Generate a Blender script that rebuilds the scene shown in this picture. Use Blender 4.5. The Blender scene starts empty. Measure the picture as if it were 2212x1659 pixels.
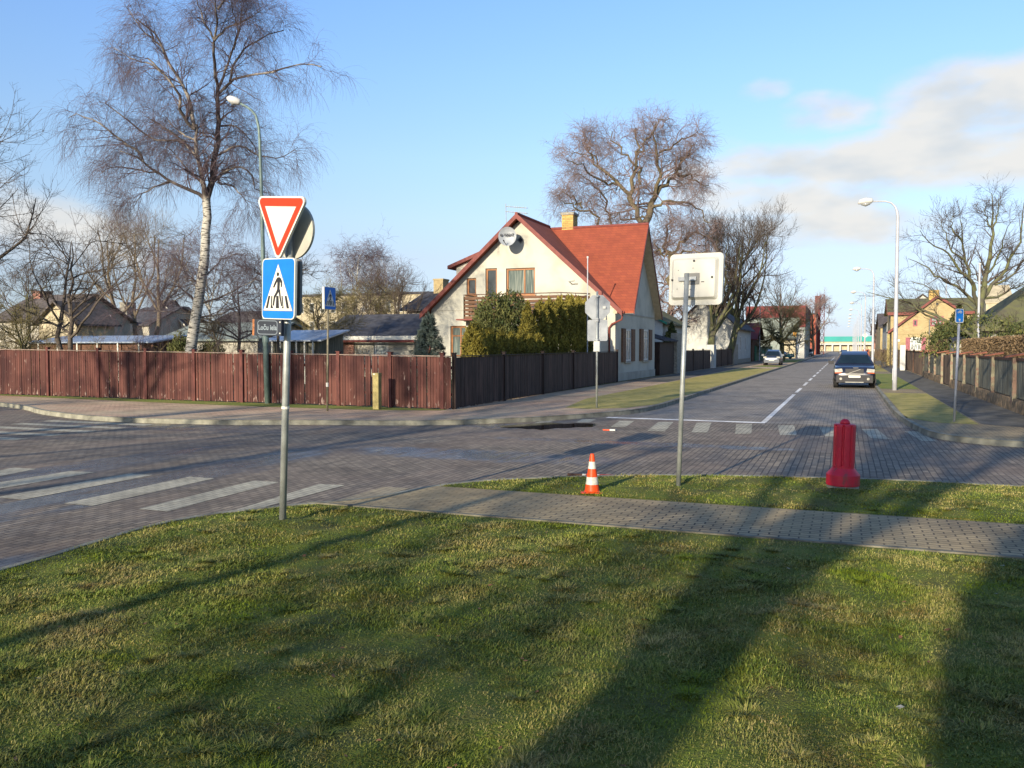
import bpy, math, random
import numpy as np
from mathutils import Vector, Matrix
from mathutils.geometry import tessellate_polygon

# ---------------------------------------------------------------- camera frame
F = 1850.0; HZ = 750.0; H = 2.0                      # focal (picture 2212 wide), horizon row, eye height
PIT = math.atan((829.5 - HZ) / F); TH = math.atan((1826 - 1106) / F)
CT, ST = math.cos(TH), math.sin(TH)
S = bpy.context.scene
cam = bpy.data.cameras.new('camera'); cam.sensor_width = 36; cam.lens = 36 * F / 2212; cam.clip_end = 5000; cam.clip_start = .05
co = bpy.data.objects.new('camera', cam); S.collection.objects.link(co)
co.location = (0, 0, H); co.rotation_euler = (math.pi / 2 - PIT, 0, TH); S.camera = co
S.view_settings.view_transform = 'Standard'; S.view_settings.look = 'None'; S.view_settings.gamma = 1
S.view_settings.exposure = 1.25
S.cycles.max_bounces = 5; S.cycles.diffuse_bounces = 2; S.cycles.glossy_bounces = 2; S.cycles.transparent_max_bounces = 8
S.cycles.use_adaptive_sampling = False if hasattr(S.cycles, 'use_adaptive_sampling') else False

def ray(x, y):
    xc = (x - 1106) / F; yc = (829.5 - y) / F
    a, b, c = xc, math.cos(PIT) + yc * math.sin(PIT), -math.sin(PIT) + yc * math.cos(PIT)
    return Vector((a * CT - b * ST, a * ST + b * CT, c)), b
def GP(x, y, z=0.0):
    d, b = ray(x, y); t = (z - H) / d.z; return Vector((d.x * t, d.y * t, z))
def PV(x, y, v):
    d, b = ray(x, y); t = v / d.y; return Vector((d.x * t, v, H + d.z * t))
def PU(x, y, u):
    d, b = ray(x, y); t = u / d.x; return Vector((u, d.y * t, H + d.z * t))
def PD(x, y, Y):
    d, b = ray(x, y); t = Y / b; return Vector((d.x * t, d.y * t, H + d.z * t))

# ---------------------------------------------------------------- sun and sky
SAZ = math.radians(29) - TH; SEL = math.radians(17)
ldir = Vector((math.sin(SAZ) * math.cos(SEL), math.cos(SAZ) * math.cos(SEL), -math.sin(SEL)))
sl = bpy.data.lights.new('sun', 'SUN'); sl.energy = 3.6; sl.angle = math.radians(.55); sl.color = (1, .87, .68)
so = bpy.data.objects.new('sun', sl); S.collection.objects.link(so)
so.rotation_euler = ldir.to_track_quat('-Z', 'Y').to_euler(); so.location = (-5, -30, 20)
W = bpy.data.worlds.new('World'); S.world = W; W.use_nodes = True
nt = W.node_tree; N = nt.nodes; L = nt.links; N.clear()
out = N.new('ShaderNodeOutputWorld'); bg = N.new('ShaderNodeBackground'); bg.inputs[1].default_value = .085
sky = N.new('ShaderNodeTexSky'); sky.sky_type = 'NISHITA'; sky.sun_disc = False
sky.sun_elevation = SEL; sky.sun_rotation = math.pi + SAZ; sky.air_density = 1.0; sky.dust_density = .6; sky.ozone_density = 1.6
tc = N.new('ShaderNodeTexCoord'); sep = N.new('ShaderNodeSeparateXYZ'); L.new(tc.outputs['Generated'], sep.inputs[0])
def wm(op, a, b=None, c=None):
    n = N.new('ShaderNodeMath'); n.operation = op
    for i, q in enumerate((a, b, c)):
        if q is None: continue
        if isinstance(q, (int, float)): n.inputs[i].default_value = q
        else: L.new(q, n.inputs[i])
    return n.outputs[0]
az = wm('ARCTAN2', sep.outputs[0], sep.outputs[1]); el = wm('ARCSINE', sep.outputs[2])
cx = N.new('ShaderNodeCombineXYZ'); L.new(wm('MULTIPLY', az, 5.0), cx.inputs[0]); L.new(wm('MULTIPLY', el, 11.0), cx.inputs[1])
nz = N.new('ShaderNodeTexNoise'); nz.inputs['Scale'].default_value = 1.15; nz.inputs['Detail'].default_value = 6; nz.inputs['Roughness'].default_value = .52
L.new(cx.outputs[0], nz.inputs[0])
nz2 = N.new('ShaderNodeTexNoise'); nz2.inputs['Scale'].default_value = 2.3; nz2.inputs['Detail'].default_value = 3
cx2 = N.new('ShaderNodeVectorMath'); cx2.operation = 'ADD'; cx2.inputs[1].default_value = (3.1, .35, 0); L.new(cx.outputs[0], cx2.inputs[0]); L.new(cx2.outputs[0], nz2.inputs[0])
dens = None
for (px, py, rx, ry, k) in [(2140, 205, 170, 75, 1.1), (1990, 345, 400, 55, 1.1), (1700, 425, 210, 50, 1.0), (1720, 485, 300, 42, .85), (1780, 248, 100, 40, .8), (1640, 200, 60, 25, .6), (2200, 130, 60, 30, .7),
                            (110, 500, 260, 60, .7), (2180, 440, 160, 40, .35), (1560, 300, 120, 60, .25), (-400, 300, 300, 90, .9), (3000, 250, 500, 110, 1.0),
                            (-1900, 200, 900, 150, .8), (900, 590, 500, 30, .35)]:
    d, b = ray(px, py); d.normalize()
    a0 = math.atan2(d.x, d.y); e0 = math.asin(d.z)
    dx = wm('DIVIDE', wm('SUBTRACT', az, a0), 1.05 * rx / F); dy = wm('DIVIDE', wm('SUBTRACT', el, e0), 1.1 * ry / F)
    r = wm('ADD', wm('MULTIPLY', dx, dx), wm('MULTIPLY', dy, dy))
    m = wm('MULTIPLY', wm('MAXIMUM', wm('SUBTRACT', 1.0, wm('MULTIPLY', r, .55)), 0.0), k)
    dens = m if dens is None else wm('MAXIMUM', dens, m)
dn = wm('ADD', dens, wm('MULTIPLY', wm('SUBTRACT', nz.outputs[0], .5), 2.6))
mr = N.new('ShaderNodeMapRange'); mr.interpolation_type = 'SMOOTHSTEP'; mr.inputs[1].default_value = .20; mr.inputs[2].default_value = .95; L.new(dn, mr.inputs[0])
fac = wm('MULTIPLY', wm('MULTIPLY', mr.outputs[0], .96), wm('MINIMUM', wm('MULTIPLY', dens, 3.0), 1.0))
cr = N.new('ShaderNodeValToRGB'); L.new(nz2.outputs[0], cr.inputs[0])
cr.color_ramp.elements[0].position = .34; cr.color_ramp.elements[0].color = (3.5, 3.7, 3.85, 1)
cr.color_ramp.elements[1].position = .56; cr.color_ramp.elements[1].color = (4.3, 4.25, 4.1, 1)
mx = N.new('ShaderNodeMix'); mx.data_type = 'RGBA'; L.new(fac, mx.inputs[0])
tint = N.new('ShaderNodeMix'); tint.data_type = 'RGBA'; tint.blend_type = 'MULTIPLY'; tint.inputs[0].default_value = 1; tint.inputs[7].default_value = (1, 1, 1, 1)
L.new(sky.outputs[0], tint.inputs[6])
er = N.new('ShaderNodeMapRange'); er.inputs[1].default_value = 0; er.inputs[2].default_value = math.radians(25); L.new(el, er.inputs[0])
rp = N.new('ShaderNodeValToRGB'); L.new(er.outputs[0], rp.inputs[0]); ee = rp.color_ramp.elements
TT = [(.008, (.54, .65, 1.08)), (.048, (.49, .58, .99)), (.128, (.53, .56, .78)), (.232, (.66, .61, .73)), (.336, (.77, .74, .82)), (.49, (.85, .87, .95)), (.69, (.86, .96, 1.12)), (.87, (.86, 1.01, 1.27))]
while len(ee) < len(TT): ee.new(.5)
for i, (pz, c_) in enumerate(TT): ee[i].position = pz; ee[i].color = (c_[0] / 1.25, c_[1] / 1.25, c_[2] / 1.25, 1)
sc125 = N.new('ShaderNodeVectorMath'); sc125.operation = 'SCALE'; sc125.inputs['Scale'].default_value = 1.36; L.new(rp.outputs[0], sc125.inputs[0]); L.new(sc125.outputs[0], tint.inputs[7])
L.new(tint.outputs[2], mx.inputs[6]); L.new(cr.outputs[0], mx.inputs[7]); L.new(mx.outputs[2], bg.inputs[0]); L.new(bg.outputs[0], out.inputs[0])

# ---------------------------------------------------------------- materials
def mat(name, col, rough=.8, var=.15, scale=4, spec=.3, metal=0, bump=0, col2=None, st=(1, 1, 1), detail=4, lo=.35, hi=.65, pos=False, bscale=None, attr=None, coat=0, fleck=None):
    m = bpy.data.materials.new(name); m.use_nodes = True; n = m.node_tree.nodes; l = m.node_tree.links
    p = n['Principled BSDF']; p.inputs['Roughness'].default_value = rough; p.inputs['Metallic'].default_value = metal
    p.inputs['Specular IOR Level'].default_value = spec; p.inputs['Coat Weight'].default_value = coat
    t = n.new('ShaderNodeNewGeometry') if pos else n.new('ShaderNodeTexCoord')
    mp = n.new('ShaderNodeMapping'); mp.inputs['Scale'].default_value = st; l.new(t.outputs['Position' if pos else 'Object'], mp.inputs[0])
    z = n.new('ShaderNodeTexNoise'); z.inputs['Scale'].default_value = scale; z.inputs['Detail'].default_value = detail; l.new(mp.outputs[0], z.inputs[0])
    r = n.new('ShaderNodeValToRGB'); l.new(z.outputs[0], r.inputs[0])
    c2 = col2 if col2 else tuple(min(1, c * (1 + var)) for c in col); c1 = col if col2 else tuple(c * (1 - var) for c in col)
    r.color_ramp.elements[0].position = lo; r.color_ramp.elements[0].color = (*c1, 1); r.color_ramp.elements[1].position = hi; r.color_ramp.elements[1].color = (*c2, 1)
    o = r.outputs[0]
    if attr:
        a = n.new('ShaderNodeAttribute'); a.attribute_name = 'rnd'; q = n.new('ShaderNodeMapRange'); q.inputs[3].default_value = 1 - attr; q.inputs[4].default_value = 1 + attr
        l.new(a.outputs['Fac'], q.inputs[0]); v = n.new('ShaderNodeVectorMath'); v.operation = 'SCALE'; l.new(o, v.inputs[0]); l.new(q.outputs[0], v.inputs['Scale']); o = v.outputs[0]
    if fleck:
        z3 = n.new('ShaderNodeTexNoise'); z3.inputs['Scale'].default_value = 7; z3.inputs['Detail'].default_value = 5; m3 = n.new('ShaderNodeMapping'); m3.inputs['Scale'].default_value = (2, 2, .6); l.new(t.outputs['Object'], m3.inputs[0]); l.new(m3.outputs[0], z3.inputs[0])
        s3 = n.new('ShaderNodeSeparateXYZ'); l.new(t.outputs['Object'], s3.inputs[0]); h3 = n.new('ShaderNodeMapRange'); h3.inputs[1].default_value = 0; h3.inputs[2].default_value = .45; h3.inputs[3].default_value = .10; h3.inputs[4].default_value = .0; l.new(s3.outputs[2], h3.inputs[0])
        a3 = n.new('ShaderNodeMath'); a3.operation = 'ADD'; l.new(z3.outputs[0], a3.inputs[0]); l.new(h3.outputs[0], a3.inputs[1]); r3 = n.new('ShaderNodeMapRange'); r3.inputs[1].default_value = .66; r3.inputs[2].default_value = .74; r3.inputs[4].default_value = .75; l.new(a3.outputs[0], r3.inputs[0])
        x3 = n.new('ShaderNodeMix'); x3.data_type = 'RGBA'; x3.inputs[7].default_value = (*fleck, 1); l.new(r3.outputs[0], x3.inputs[0]); l.new(o, x3.inputs[6]); o = x3.outputs[2]
    l.new(o, p.inputs['Base Color'])
    if bump:
        b = n.new('ShaderNodeBump'); b.inputs['Strength'].default_value = bump; b.inputs['Distance'].default_value = .02
        z2 = n.new('ShaderNodeTexNoise'); z2.inputs['Scale'].default_value = bscale or scale * 6; z2.inputs['Detail'].default_value = 3; l.new(mp.outputs[0], z2.inputs[0])
        l.new(z2.outputs[0], b.inputs['Height']); l.new(b.outputs[0], p.inputs['Normal'])
    return m

def paver(name, c1, c2, mortar, bw=.2, bh=.1, rot=0, red=None, redfac=.6, wet=None, msize=.02, rough=.8, stretch=2.0):
    m = bpy.data.materials.new(name); m.use_nodes = True; n = m.node_tree.nodes; l = m.node_tree.links; p = n['Principled BSDF']
    g = n.new('ShaderNodeNewGeometry'); mp = n.new('ShaderNodeMapping'); mp.inputs['Rotation'].default_value = (0, 0, rot); l.new(g.outputs['Position'], mp.inputs[0])
    nzz = n.new('ShaderNodeTexNoise'); nzz.inputs['Scale'].default_value = 1.3; l.new(mp.outputs[0], nzz.inputs[0])
    vm = n.new('ShaderNodeVectorMath'); vm.operation = 'MULTIPLY_ADD'; vm.inputs[1].default_value = (.03, .03, 0); l.new(nzz.outputs[1], vm.inputs[0]); l.new(mp.outputs[0], vm.inputs[2])
    b = n.new('ShaderNodeTexBrick'); l.new(vm.outputs[0], b.inputs[0]); b.inputs['Scale'].default_value = 1
    b.inputs['Brick Width'].default_value = bw; b.inputs['Row Height'].default_value = bh; b.inputs['Mortar Size'].default_value = msize * bh * 2; b.inputs['Mortar Smooth'].default_value = .3
    b.inputs['Color1'].default_value = (*c1, 1); b.inputs['Color2'].default_value = (*c2, 1); b.inputs['Mortar'].default_value = (*mortar, 1)
    o = b.outputs[0]
    def mixc(o, colr, sc, lo, hi, k, mode='MIX'):
        z = n.new('ShaderNodeTexNoise'); z.inputs['Scale'].default_value = sc; z.inputs['Detail'].default_value = 5; l.new(g.outputs['Position'], z.inputs[0])
        r = n.new('ShaderNodeMapRange'); r.inputs[1].default_value = lo; r.inputs[2].default_value = hi; r.inputs[4].default_value = k; l.new(z.outputs[0], r.inputs[0])
        x = n.new('ShaderNodeMix'); x.data_type = 'RGBA'; x.blend_type = mode; x.inputs[7].default_value = (*colr, 1); l.new(r.outputs[0], x.inputs[0]); l.new(o, x.inputs[6]); return x.outputs[2]
    if red: o = mixc(o, red, .35, .42, .62, redfac)
    o = mixc(o, (.55, .55, .55), 2.2, .35, .7, .55, 'MULTIPLY')
    o = mixc(o, (1.5, 1.45, 1.35), 9, .5, .75, .5, 'MULTIPLY')
    o = mixc(o, (.62, .60, .58), .55, .48, .68, .7, 'MULTIPLY')
    rv = None
    if wet:
        sp = n.new('ShaderNodeSeparateXYZ'); l.new(g.outputs['Position'], sp.inputs[0])
        def M(op, a, bb=None):
            q = n.new('ShaderNodeMath'); q.operation = op
            for i, w in enumerate((a, bb)):
                if w is None: continue
                if isinstance(w, (int, float)): q.inputs[i].default_value = w
                else: l.new(w, q.inputs[i])
            return q.outputs[0]
        tot = None
        for (u, v, su, sv) in wet:
            e = M('ADD', M('POWER', M('ABSOLUTE', M('DIVIDE', M('SUBTRACT', sp.outputs[0], u), su)), 2.0), M('POWER', M('ABSOLUTE', M('DIVIDE', M('SUBTRACT', sp.outputs[1], v), sv)), 2.0))
            e = M('MAXIMUM', M('SUBTRACT', 1.0, e), 0.0); tot = e if tot is None else M('MAXIMUM', tot, e)
        z = n.new('ShaderNodeTexNoise'); z.inputs['Scale'].default_value = 1.6; z.inputs['Detail'].default_value = 6
        ms = n.new('ShaderNodeMapping'); ms.inputs['Scale'].default_value = (2.2, .45, 1); l.new(g.outputs['Position'], ms.inputs[0]); l.new(ms.outputs[0], z.inputs[0])
        w = n.new('ShaderNodeMapRange'); w.inputs[1].default_value = .38; w.inputs[2].default_value = .80; l.new(M('MULTIPLY', tot, M('MULTIPLY', z.outputs[0], 1.7)), w.inputs[0])
        rr = n.new('ShaderNodeMapRange'); rr.inputs[3].default_value = rough; rr.inputs[4].default_value = .24; l.new(w.outputs[0], rr.inputs[0]); rv = rr.outputs[0]
        x = n.new('ShaderNodeMix'); x.data_type = 'RGBA'; x.blend_type = 'MULTIPLY'; x.inputs[7].default_value = (.55, .58, .62, 1); l.new(w.outputs[0], x.inputs[0]); l.new(o, x.inputs[6]); o = x.outputs[2]
    l.new(o, p.inputs['Base Color']); p.inputs['Roughness'].default_value = rough; p.inputs['Specular IOR Level'].default_value = .35
    if rv: l.new(rv, p.inputs['Roughness'])
    bp = n.new('ShaderNodeBump'); bp.inputs['Strength'].default_value = .5; bp.inputs['Distance'].default_value = .008; bp.invert = True
    l.new(b.outputs['Fac'], bp.inputs['Height']); l.new(bp.outputs[0], p.inputs['Normal'])
    return m

def brickmat(name, c1, c2, mortar, bw=.25, bh=.08):
    m = bpy.data.materials.new(name); m.use_nodes = True; n = m.node_tree.nodes; l = m.node_tree.links; p = n['Principled BSDF']
    g = n.new('ShaderNodeTexCoord'); sp = n.new('ShaderNodeSeparateXYZ'); l.new(g.outputs['Object'], sp.inputs[0])
    ad = n.new('ShaderNodeMath'); ad.operation = 'ADD'; l.new(sp.outputs[0], ad.inputs[0]); l.new(sp.outputs[1], ad.inputs[1])
    cb = n.new('ShaderNodeCombineXYZ'); l.new(ad.outputs[0], cb.inputs[0]); l.new(sp.outputs[2], cb.inputs[1])
    b = n.new('ShaderNodeTexBrick'); l.new(cb.outputs[0], b.inputs[0]); b.inputs['Scale'].default_value = 1; b.inputs['Brick Width'].default_value = bw; b.inputs['Row Height'].default_value = bh
    b.inputs['Mortar Size'].default_value = .008; b.inputs['Color1'].default_value = (*c1, 1); b.inputs['Color2'].default_value = (*c2, 1); b.inputs['Mortar'].default_value = (*mortar, 1)
    z = n.new('ShaderNodeTexNoise'); z.inputs['Scale'].default_value = 1.2; z.inputs['Detail'].default_value = 5; l.new(g.outputs['Object'], z.inputs[0])
    r = n.new('ShaderNodeMapRange'); r.inputs[1].default_value = .35; r.inputs[2].default_value = .7; r.inputs[4].default_value = .5; l.new(z.outputs[0], r.inputs[0])
    x = n.new('ShaderNodeMix'); x.data_type = 'RGBA'; x.blend_type = 'MULTIPLY'; x.inputs[7].default_value = (.6, .58, .5, 1); l.new(r.outputs[0], x.inputs[0]); l.new(b.outputs[0], x.inputs[6])
    l.new(x.outputs[2], p.inputs['Base Color']); p.inputs['Roughness'].default_value = .9; return m

M = {}
M['metal'] = mat('galvanised_metal', (.30, .32, .30), .45, .15, 9, .5, .35)
M['greenpole'] = mat('green_grey_paint', (.12, .17, .15), .5, .2, 7, .4)
M['lampwhite'] = mat('white_pole_paint', (.36, .37, .39), .5, .08, 5)
M['lamphead'] = mat('lamp_housing', (.48, .48, .45), .4, .05, 5)
M['lampglass'] = mat('lamp_glass', (.25, .26, .25), .15, .05, 5, .6)
M['signwhite'] = mat('sign_white', (.58, .57, .49), .45, .03, 8)
M['signred'] = mat('sign_red', (.55, .035, .008), .4, .05, 8)
M['signblue'] = mat('sign_blue', (.008, .15, .50), .4, .06, 6)
M['signblack'] = mat('sign_black', (.02, .02, .022), .5, .1, 8)
M['signback'] = mat('sign_back', (.36, .355, .30), .55, .1, 6)
M['signgrey'] = mat('sign_grey_edge', (.15, .15, .14), .5, .1, 6)
M['galvback'] = mat('galvanised_back', (.27, .29, .30), .5, .08, 6, .4, .2)
M['navy'] = mat('navy_plate', (.008, .014, .026), .6, .2, 6)
M['navyline'] = mat('pale_lettering', (.17, .21, .24), .5, .1, 6)
M['orangebrown'] = mat('orange_brown_edge', (.26, .10, .035), .7, .5, 30)  # mottled orange-brown for the left end of the name plate
M['white'] = mat('white_paint', (.50, .50, .46), .5, .06, 3, bump=.1)
M['plastic_white'] = mat('white_plastic', (.44, .435, .385), .4, .05, 2.5)
M['orange'] = mat('orange_plastic', (.60, .055, .006), .45, .12, 12)
M['reflwhite'] = mat('reflective_white', (.42, .42, .36), .4, .2, 14)
M['buoyred'] = mat('red_plastic', (.50, .013, .034), .45, .35, 5, .4, st=(1, 1, .6), bump=.15, bscale=20, col2=(.38, .022, .038), lo=.45, hi=.72, fleck=(.16, .05, .045))
M['concrete'] = mat('concrete', (.25, .235, .19), .9, .25, 7, bump=.3)
M['kerb'] = mat('kerb_concrete', (.20, .195, .15), .9, .35, 3.2, bump=.3, pos=True)
M['yellowpost'] = mat('weathered_yellow_concrete', (.30, .25, .10), .85, .25, 6, bump=.4)
M['fencered'] = mat('red_brown_fence_paint', (.042, .013, .011), .8, .4, 1.1, st=(1, 1, .8), attr=.28, bump=.3, col2=(.092, .034, .025), lo=.36, hi=.58, fleck=(.30, .22, .18))
M['fencebrown'] = mat('dark_brown_boards', (.045, .026, .02), .7, .4, 3, st=(3, 3, .5), attr=.4, bump=.3)
M['fencegrey'] = mat('grey_green_boards', (.16, .155, .115), .9, .35, 4, st=(4, 4, .5), attr=.35, bump=.3)
M['fenceold'] = mat('old_brown_boards', (.13, .09, .06), .9, .4, 4, st=(4, 4, .5), attr=.4)
M['rail'] = mat('weathered_rail', (.20, .15, .12), .85, .3, 6, st=(1, 1, 4))
M['postred'] = mat('red_post_paint', (.085, .026, .02), .7, .3, 4, st=(3, 3, 1))
M['plaster'] = mat('cream_plaster', (.455, .445, .37), .9, .1, .55, bump=.25, bscale=30, col2=(.27, .27, .225), lo=.47, hi=.76, detail=6)  # grey mottling paints soft tree shadows along with greenish-grey staining into the colour
M['plaster2'] = mat('pale_plaster', (.35, .33, .27), .9, .12, 1.2)
M['whitewall'] = mat('white_wall', (.42, .42, .38), .9, .1, 1.2)
M['creamwall'] = mat('cream_wall', (.38, .33, .22), .9, .15, 1.2)
M['roofred'] = brickmat('red_roof', (.27, .060, .025), (.225, .047, .022), (.16, .034, .018), .33, .16)
M['trimred'] = mat('red_trim', (.16, .040, .030), .6, .15, 4)
M['soffit'] = mat('soffit', (.5, .42, .3), .8, .1, 4)
M['roofdark'] = mat('dark_roof', (.055, .055, .06), .9, .35, 2.5, bump=.3)
M['roofbrown'] = mat('brown_roof', (.085, .072, .064), .9, .3, 3, bump=.3)
M['roofmoss'] = mat('mossy_roof', (.085, .08, .055), .95, .4, 1.5, col2=(.12, .125, .05), bump=.5)
M['roofgreen'] = mat('grey_green_roof', (.20, .23, .20), .7, .12, 2)
M['roofblue'] = mat('blue_grey_sheet', (.30, .35, .42), .35, .2, 3, .5, .3, st=(4, 1, 1))
M['woodframe'] = mat('varnished_wood', (.25, .105, .035), .5, .2, 6, st=(1, 1, .3))
M['wooddark'] = mat('brown_wood', (.10, .05, .03), .7, .3, 5, st=(.4, 1, 3))
M['woodlit'] = mat('balcony_wood', (.11, .055, .028), .7, .3, 5, st=(.4, 1, 3))
M['glass'] = mat('window_glass', (.035, .045, .05), .08, .2, 2, .7)
M['glass2'] = mat('pale_window', (.30, .33, .32), .15, .5, 9, .6, st=(1, 1, .2))
M['curtain'] = mat('curtain', (.06, .085, .08), .8, .4, 7, col2=(.21, .23, .19), st=(3, 1, .1), lo=.45, hi=.62)
M['pink'] = mat('pink_shutter', (.26, .085, .10), .7, .15, 5)
M['brickyellow'] = brickmat('yellow_brick', (.40, .31, .145), (.31, .235, .11), (.36, .30, .19))
M['brickchim'] = brickmat('chimney_brick', (.55, .38, .12), (.36, .24, .07), (.08, .06, .04), .28, .11)
M['brickred'] = brickmat('red_brick', (.30, .12, .08), (.24, .09, .06), (.3, .25, .2))
M['pillar'] = mat('worn_brick_pillar', (.23, .21, .14), .9, .3, 5, col2=(.20, .13, .095), lo=.45, hi=.6, bump=.6, bscale=14, detail=2)
M['tile'] = mat('clay_tile', (.20, .075, .045), .8, .2, 8)
M['stone'] = mat('rubble_stone', (.12, .095, .06), .95, .3, 5, col2=(.24, .17, .10), lo=.42, hi=.58, bump=1.0, bscale=9)
M['factoryred'] = mat('red_cladding', (.13, .024, .022), .7, .15, 1)
M['factoryorange'] = mat('orange_cladding', (.28, .07, .035), .7, .1, 1)
M['teal'] = mat('turquoise_roof', (.03, .24, .21), .7, .1, .2)
M['greenfence'] = mat('green_paint', (.02, .16, .10), .6, .15, 3)
M['tyre'] = mat('tyre_rubber', (.018, .018, .018), .8, .2, 9)
M['rim'] = mat('alloy_rim', (.4, .4, .4), .35, .1, 5, .5, .7)
M['carblue'] = mat('dark_blue_paint', (.012, .014, .026), .28, .1, 2, .5, 0, coat=.5)
M['carsilver'] = mat('silver_paint', (.06, .07, .085), .3, .08, 2, .5, .5, coat=.6)
M['carblack'] = mat('black_paint', (.012, .012, .014), .25, .1, 2, .5, coat=.6)
M['carteal'] = mat('teal_paint', (.02, .16, .17), .3, .1, 2, .5, coat=.6)
M['cladding'] = mat('bumper_plastic', (.022, .022, .024), .6, .15, 4)
M['chrome'] = mat('bright_trim', (.30, .30, .27), .25, .1, 3, .6, .6)
M['headlight'] = mat('headlight_lens', (.34, .33, .27), .12, .2, 9, .7)
M['amber'] = mat('amber_lens', (.4, .09, .03), .3, .1, 4)
M['carglass'] = mat('car_glass', (.008, .015, .018), .06, .2, 2, .7)
M['seat'] = mat('pale_seat', (.35, .40, .33), .8, .1, 3)
M['paint'] = paver('road_marking_paint', (.80, .79, .74), (.72, .71, .66), (.55, .54, .5), .2, .1, math.pi / 2, msize=.01)
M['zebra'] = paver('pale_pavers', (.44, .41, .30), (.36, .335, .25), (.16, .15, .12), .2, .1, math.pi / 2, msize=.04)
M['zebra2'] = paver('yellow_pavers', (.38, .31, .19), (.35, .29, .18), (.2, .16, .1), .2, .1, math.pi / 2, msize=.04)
WET = [(-9.6, 9.0, 1.3, 9.0), (-11.8, 11, 1.0, 5), (-6.5, 14.5, 4.5, 1.2), (-16.5, 16.8, 6.0, 1.3), (-7.4, 4.2, 1.0, 2.5), (-8, 20.2, 4, .9), (-4, 17.5, 5, .6)]
M['junction'] = paver('junction_pavers', (.15, .125, .092), (.265, .22, .158), (.045, .038, .032), .2, .1, math.pi / 2 * 1.0, red=(.205, .15, .11), redfac=.5, wet=WET, msize=.05)
M['street'] = paver('street_pavers', (.23, .202, .162), (.295, .26, .208), (.155, .138, .112), .2, .1, math.pi / 2, msize=.05)
M['path'] = paver('path_pavers', (.27, .215, .125), (.35, .275, .155), (.04, .033, .025), .2, .1, .0, red=(.33, .25, .12), redfac=.6, msize=.05)
M['walkred'] = paver('red_brown_pavers', (.56, .36, .23), (.50, .35, .22), (.17, .13, .09), .2, .1, 0, red=(.46, .37, .23), redfac=.7, msize=.04)
M['oldpole'] = mat('dull_pole_paint', (.15, .135, .09), .7, .3, 6)
M['edging'] = mat('path_edging', (.14, .13, .095), .9, .4, 5, pos=True, bump=.3)
M['asphalt'] = mat('asphalt', (.10, .095, .08), .9, .3, 2.2, pos=True, bump=.5, bscale=60, detail=6)
M['polered'] = mat('faded_red_paint', (.36, .035, .02), .5, .2, 9)
M['water'] = mat('puddle_water', (.012, .008, .006), .04, .1, 2, .5)

def grassmat(name, cols, sc=1.3, bump=.8, bs=40, attr=None):
    m = bpy.data.materials.new(name); m.use_nodes = True; n = m.node_tree.nodes; l = m.node_tree.links; p = n['Principled BSDF']; p.inputs['Roughness'].default_value = .85; p.inputs['Specular IOR Level'].default_value = .2
    g = n.new('ShaderNodeNewGeometry'); z = n.new('ShaderNodeTexNoise'); z.inputs['Scale'].default_value = sc; z.inputs['Detail'].default_value = 7; z.inputs['Roughness'].default_value = .65; l.new(g.outputs['Position'], z.inputs[0])
    o = z.outputs[0]
    if attr:
        a = n.new('ShaderNodeAttribute'); a.attribute_name = 'rnd'; q = n.new('ShaderNodeMath'); q.operation = 'MULTIPLY_ADD'; q.inputs[1].default_value = attr; l.new(a.outputs['Fac'], q.inputs[0])
        q2 = n.new('ShaderNodeMath'); q2.operation = 'ADD'; q2.inputs[1].default_value = -attr / 2; l.new(z.outputs[0], q2.inputs[0]); l.new(q2.outputs[0], q.inputs[2]); o = q.outputs[0]
    r = n.new('ShaderNodeValToRGB'); l.new(o, r.inputs[0]); e = r.color_ramp.elements
    while len(e) < len(cols): e.new(.5)
    for i, (pz, c) in enumerate(cols): e[i].position = pz; e[i].color = (*c, 1)
    l.new(r.outputs[0], p.inputs['Base Color'])
    if bump:
        b = n.new('ShaderNodeBump'); b.inputs['Strength'].default_value = bump; b.inputs['Distance'].default_value = .03
        z2 = n.new('ShaderNodeTexNoise'); z2.inputs['Scale'].default_value = bs; z2.inputs['Detail'].default_value = 4; l.new(g.outputs['Position'], z2.inputs[0]); l.new(z2.outputs[0], b.inputs['Height']); l.new(b.outputs[0], p.inputs['Normal'])
    return m
M['lawn'] = grassmat('lawn_soil', [(.3, (.075, .07, .022)), (.45, (.11, .125, .022)), (.55, (.11, .145, .016)), (.7, (.17, .155, .045))], 1.6, 1, 60)
M['blade_old'] = grassmat('grass_blade', [(.22, (.045, .07, .02)), (.40, (.115, .16, .03)), (.53, (.22, .225, .06)), (.68, (.32, .29, .10)), (.88, (.38, .25, .11))], 1.5, 0, attr=.5)
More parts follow.
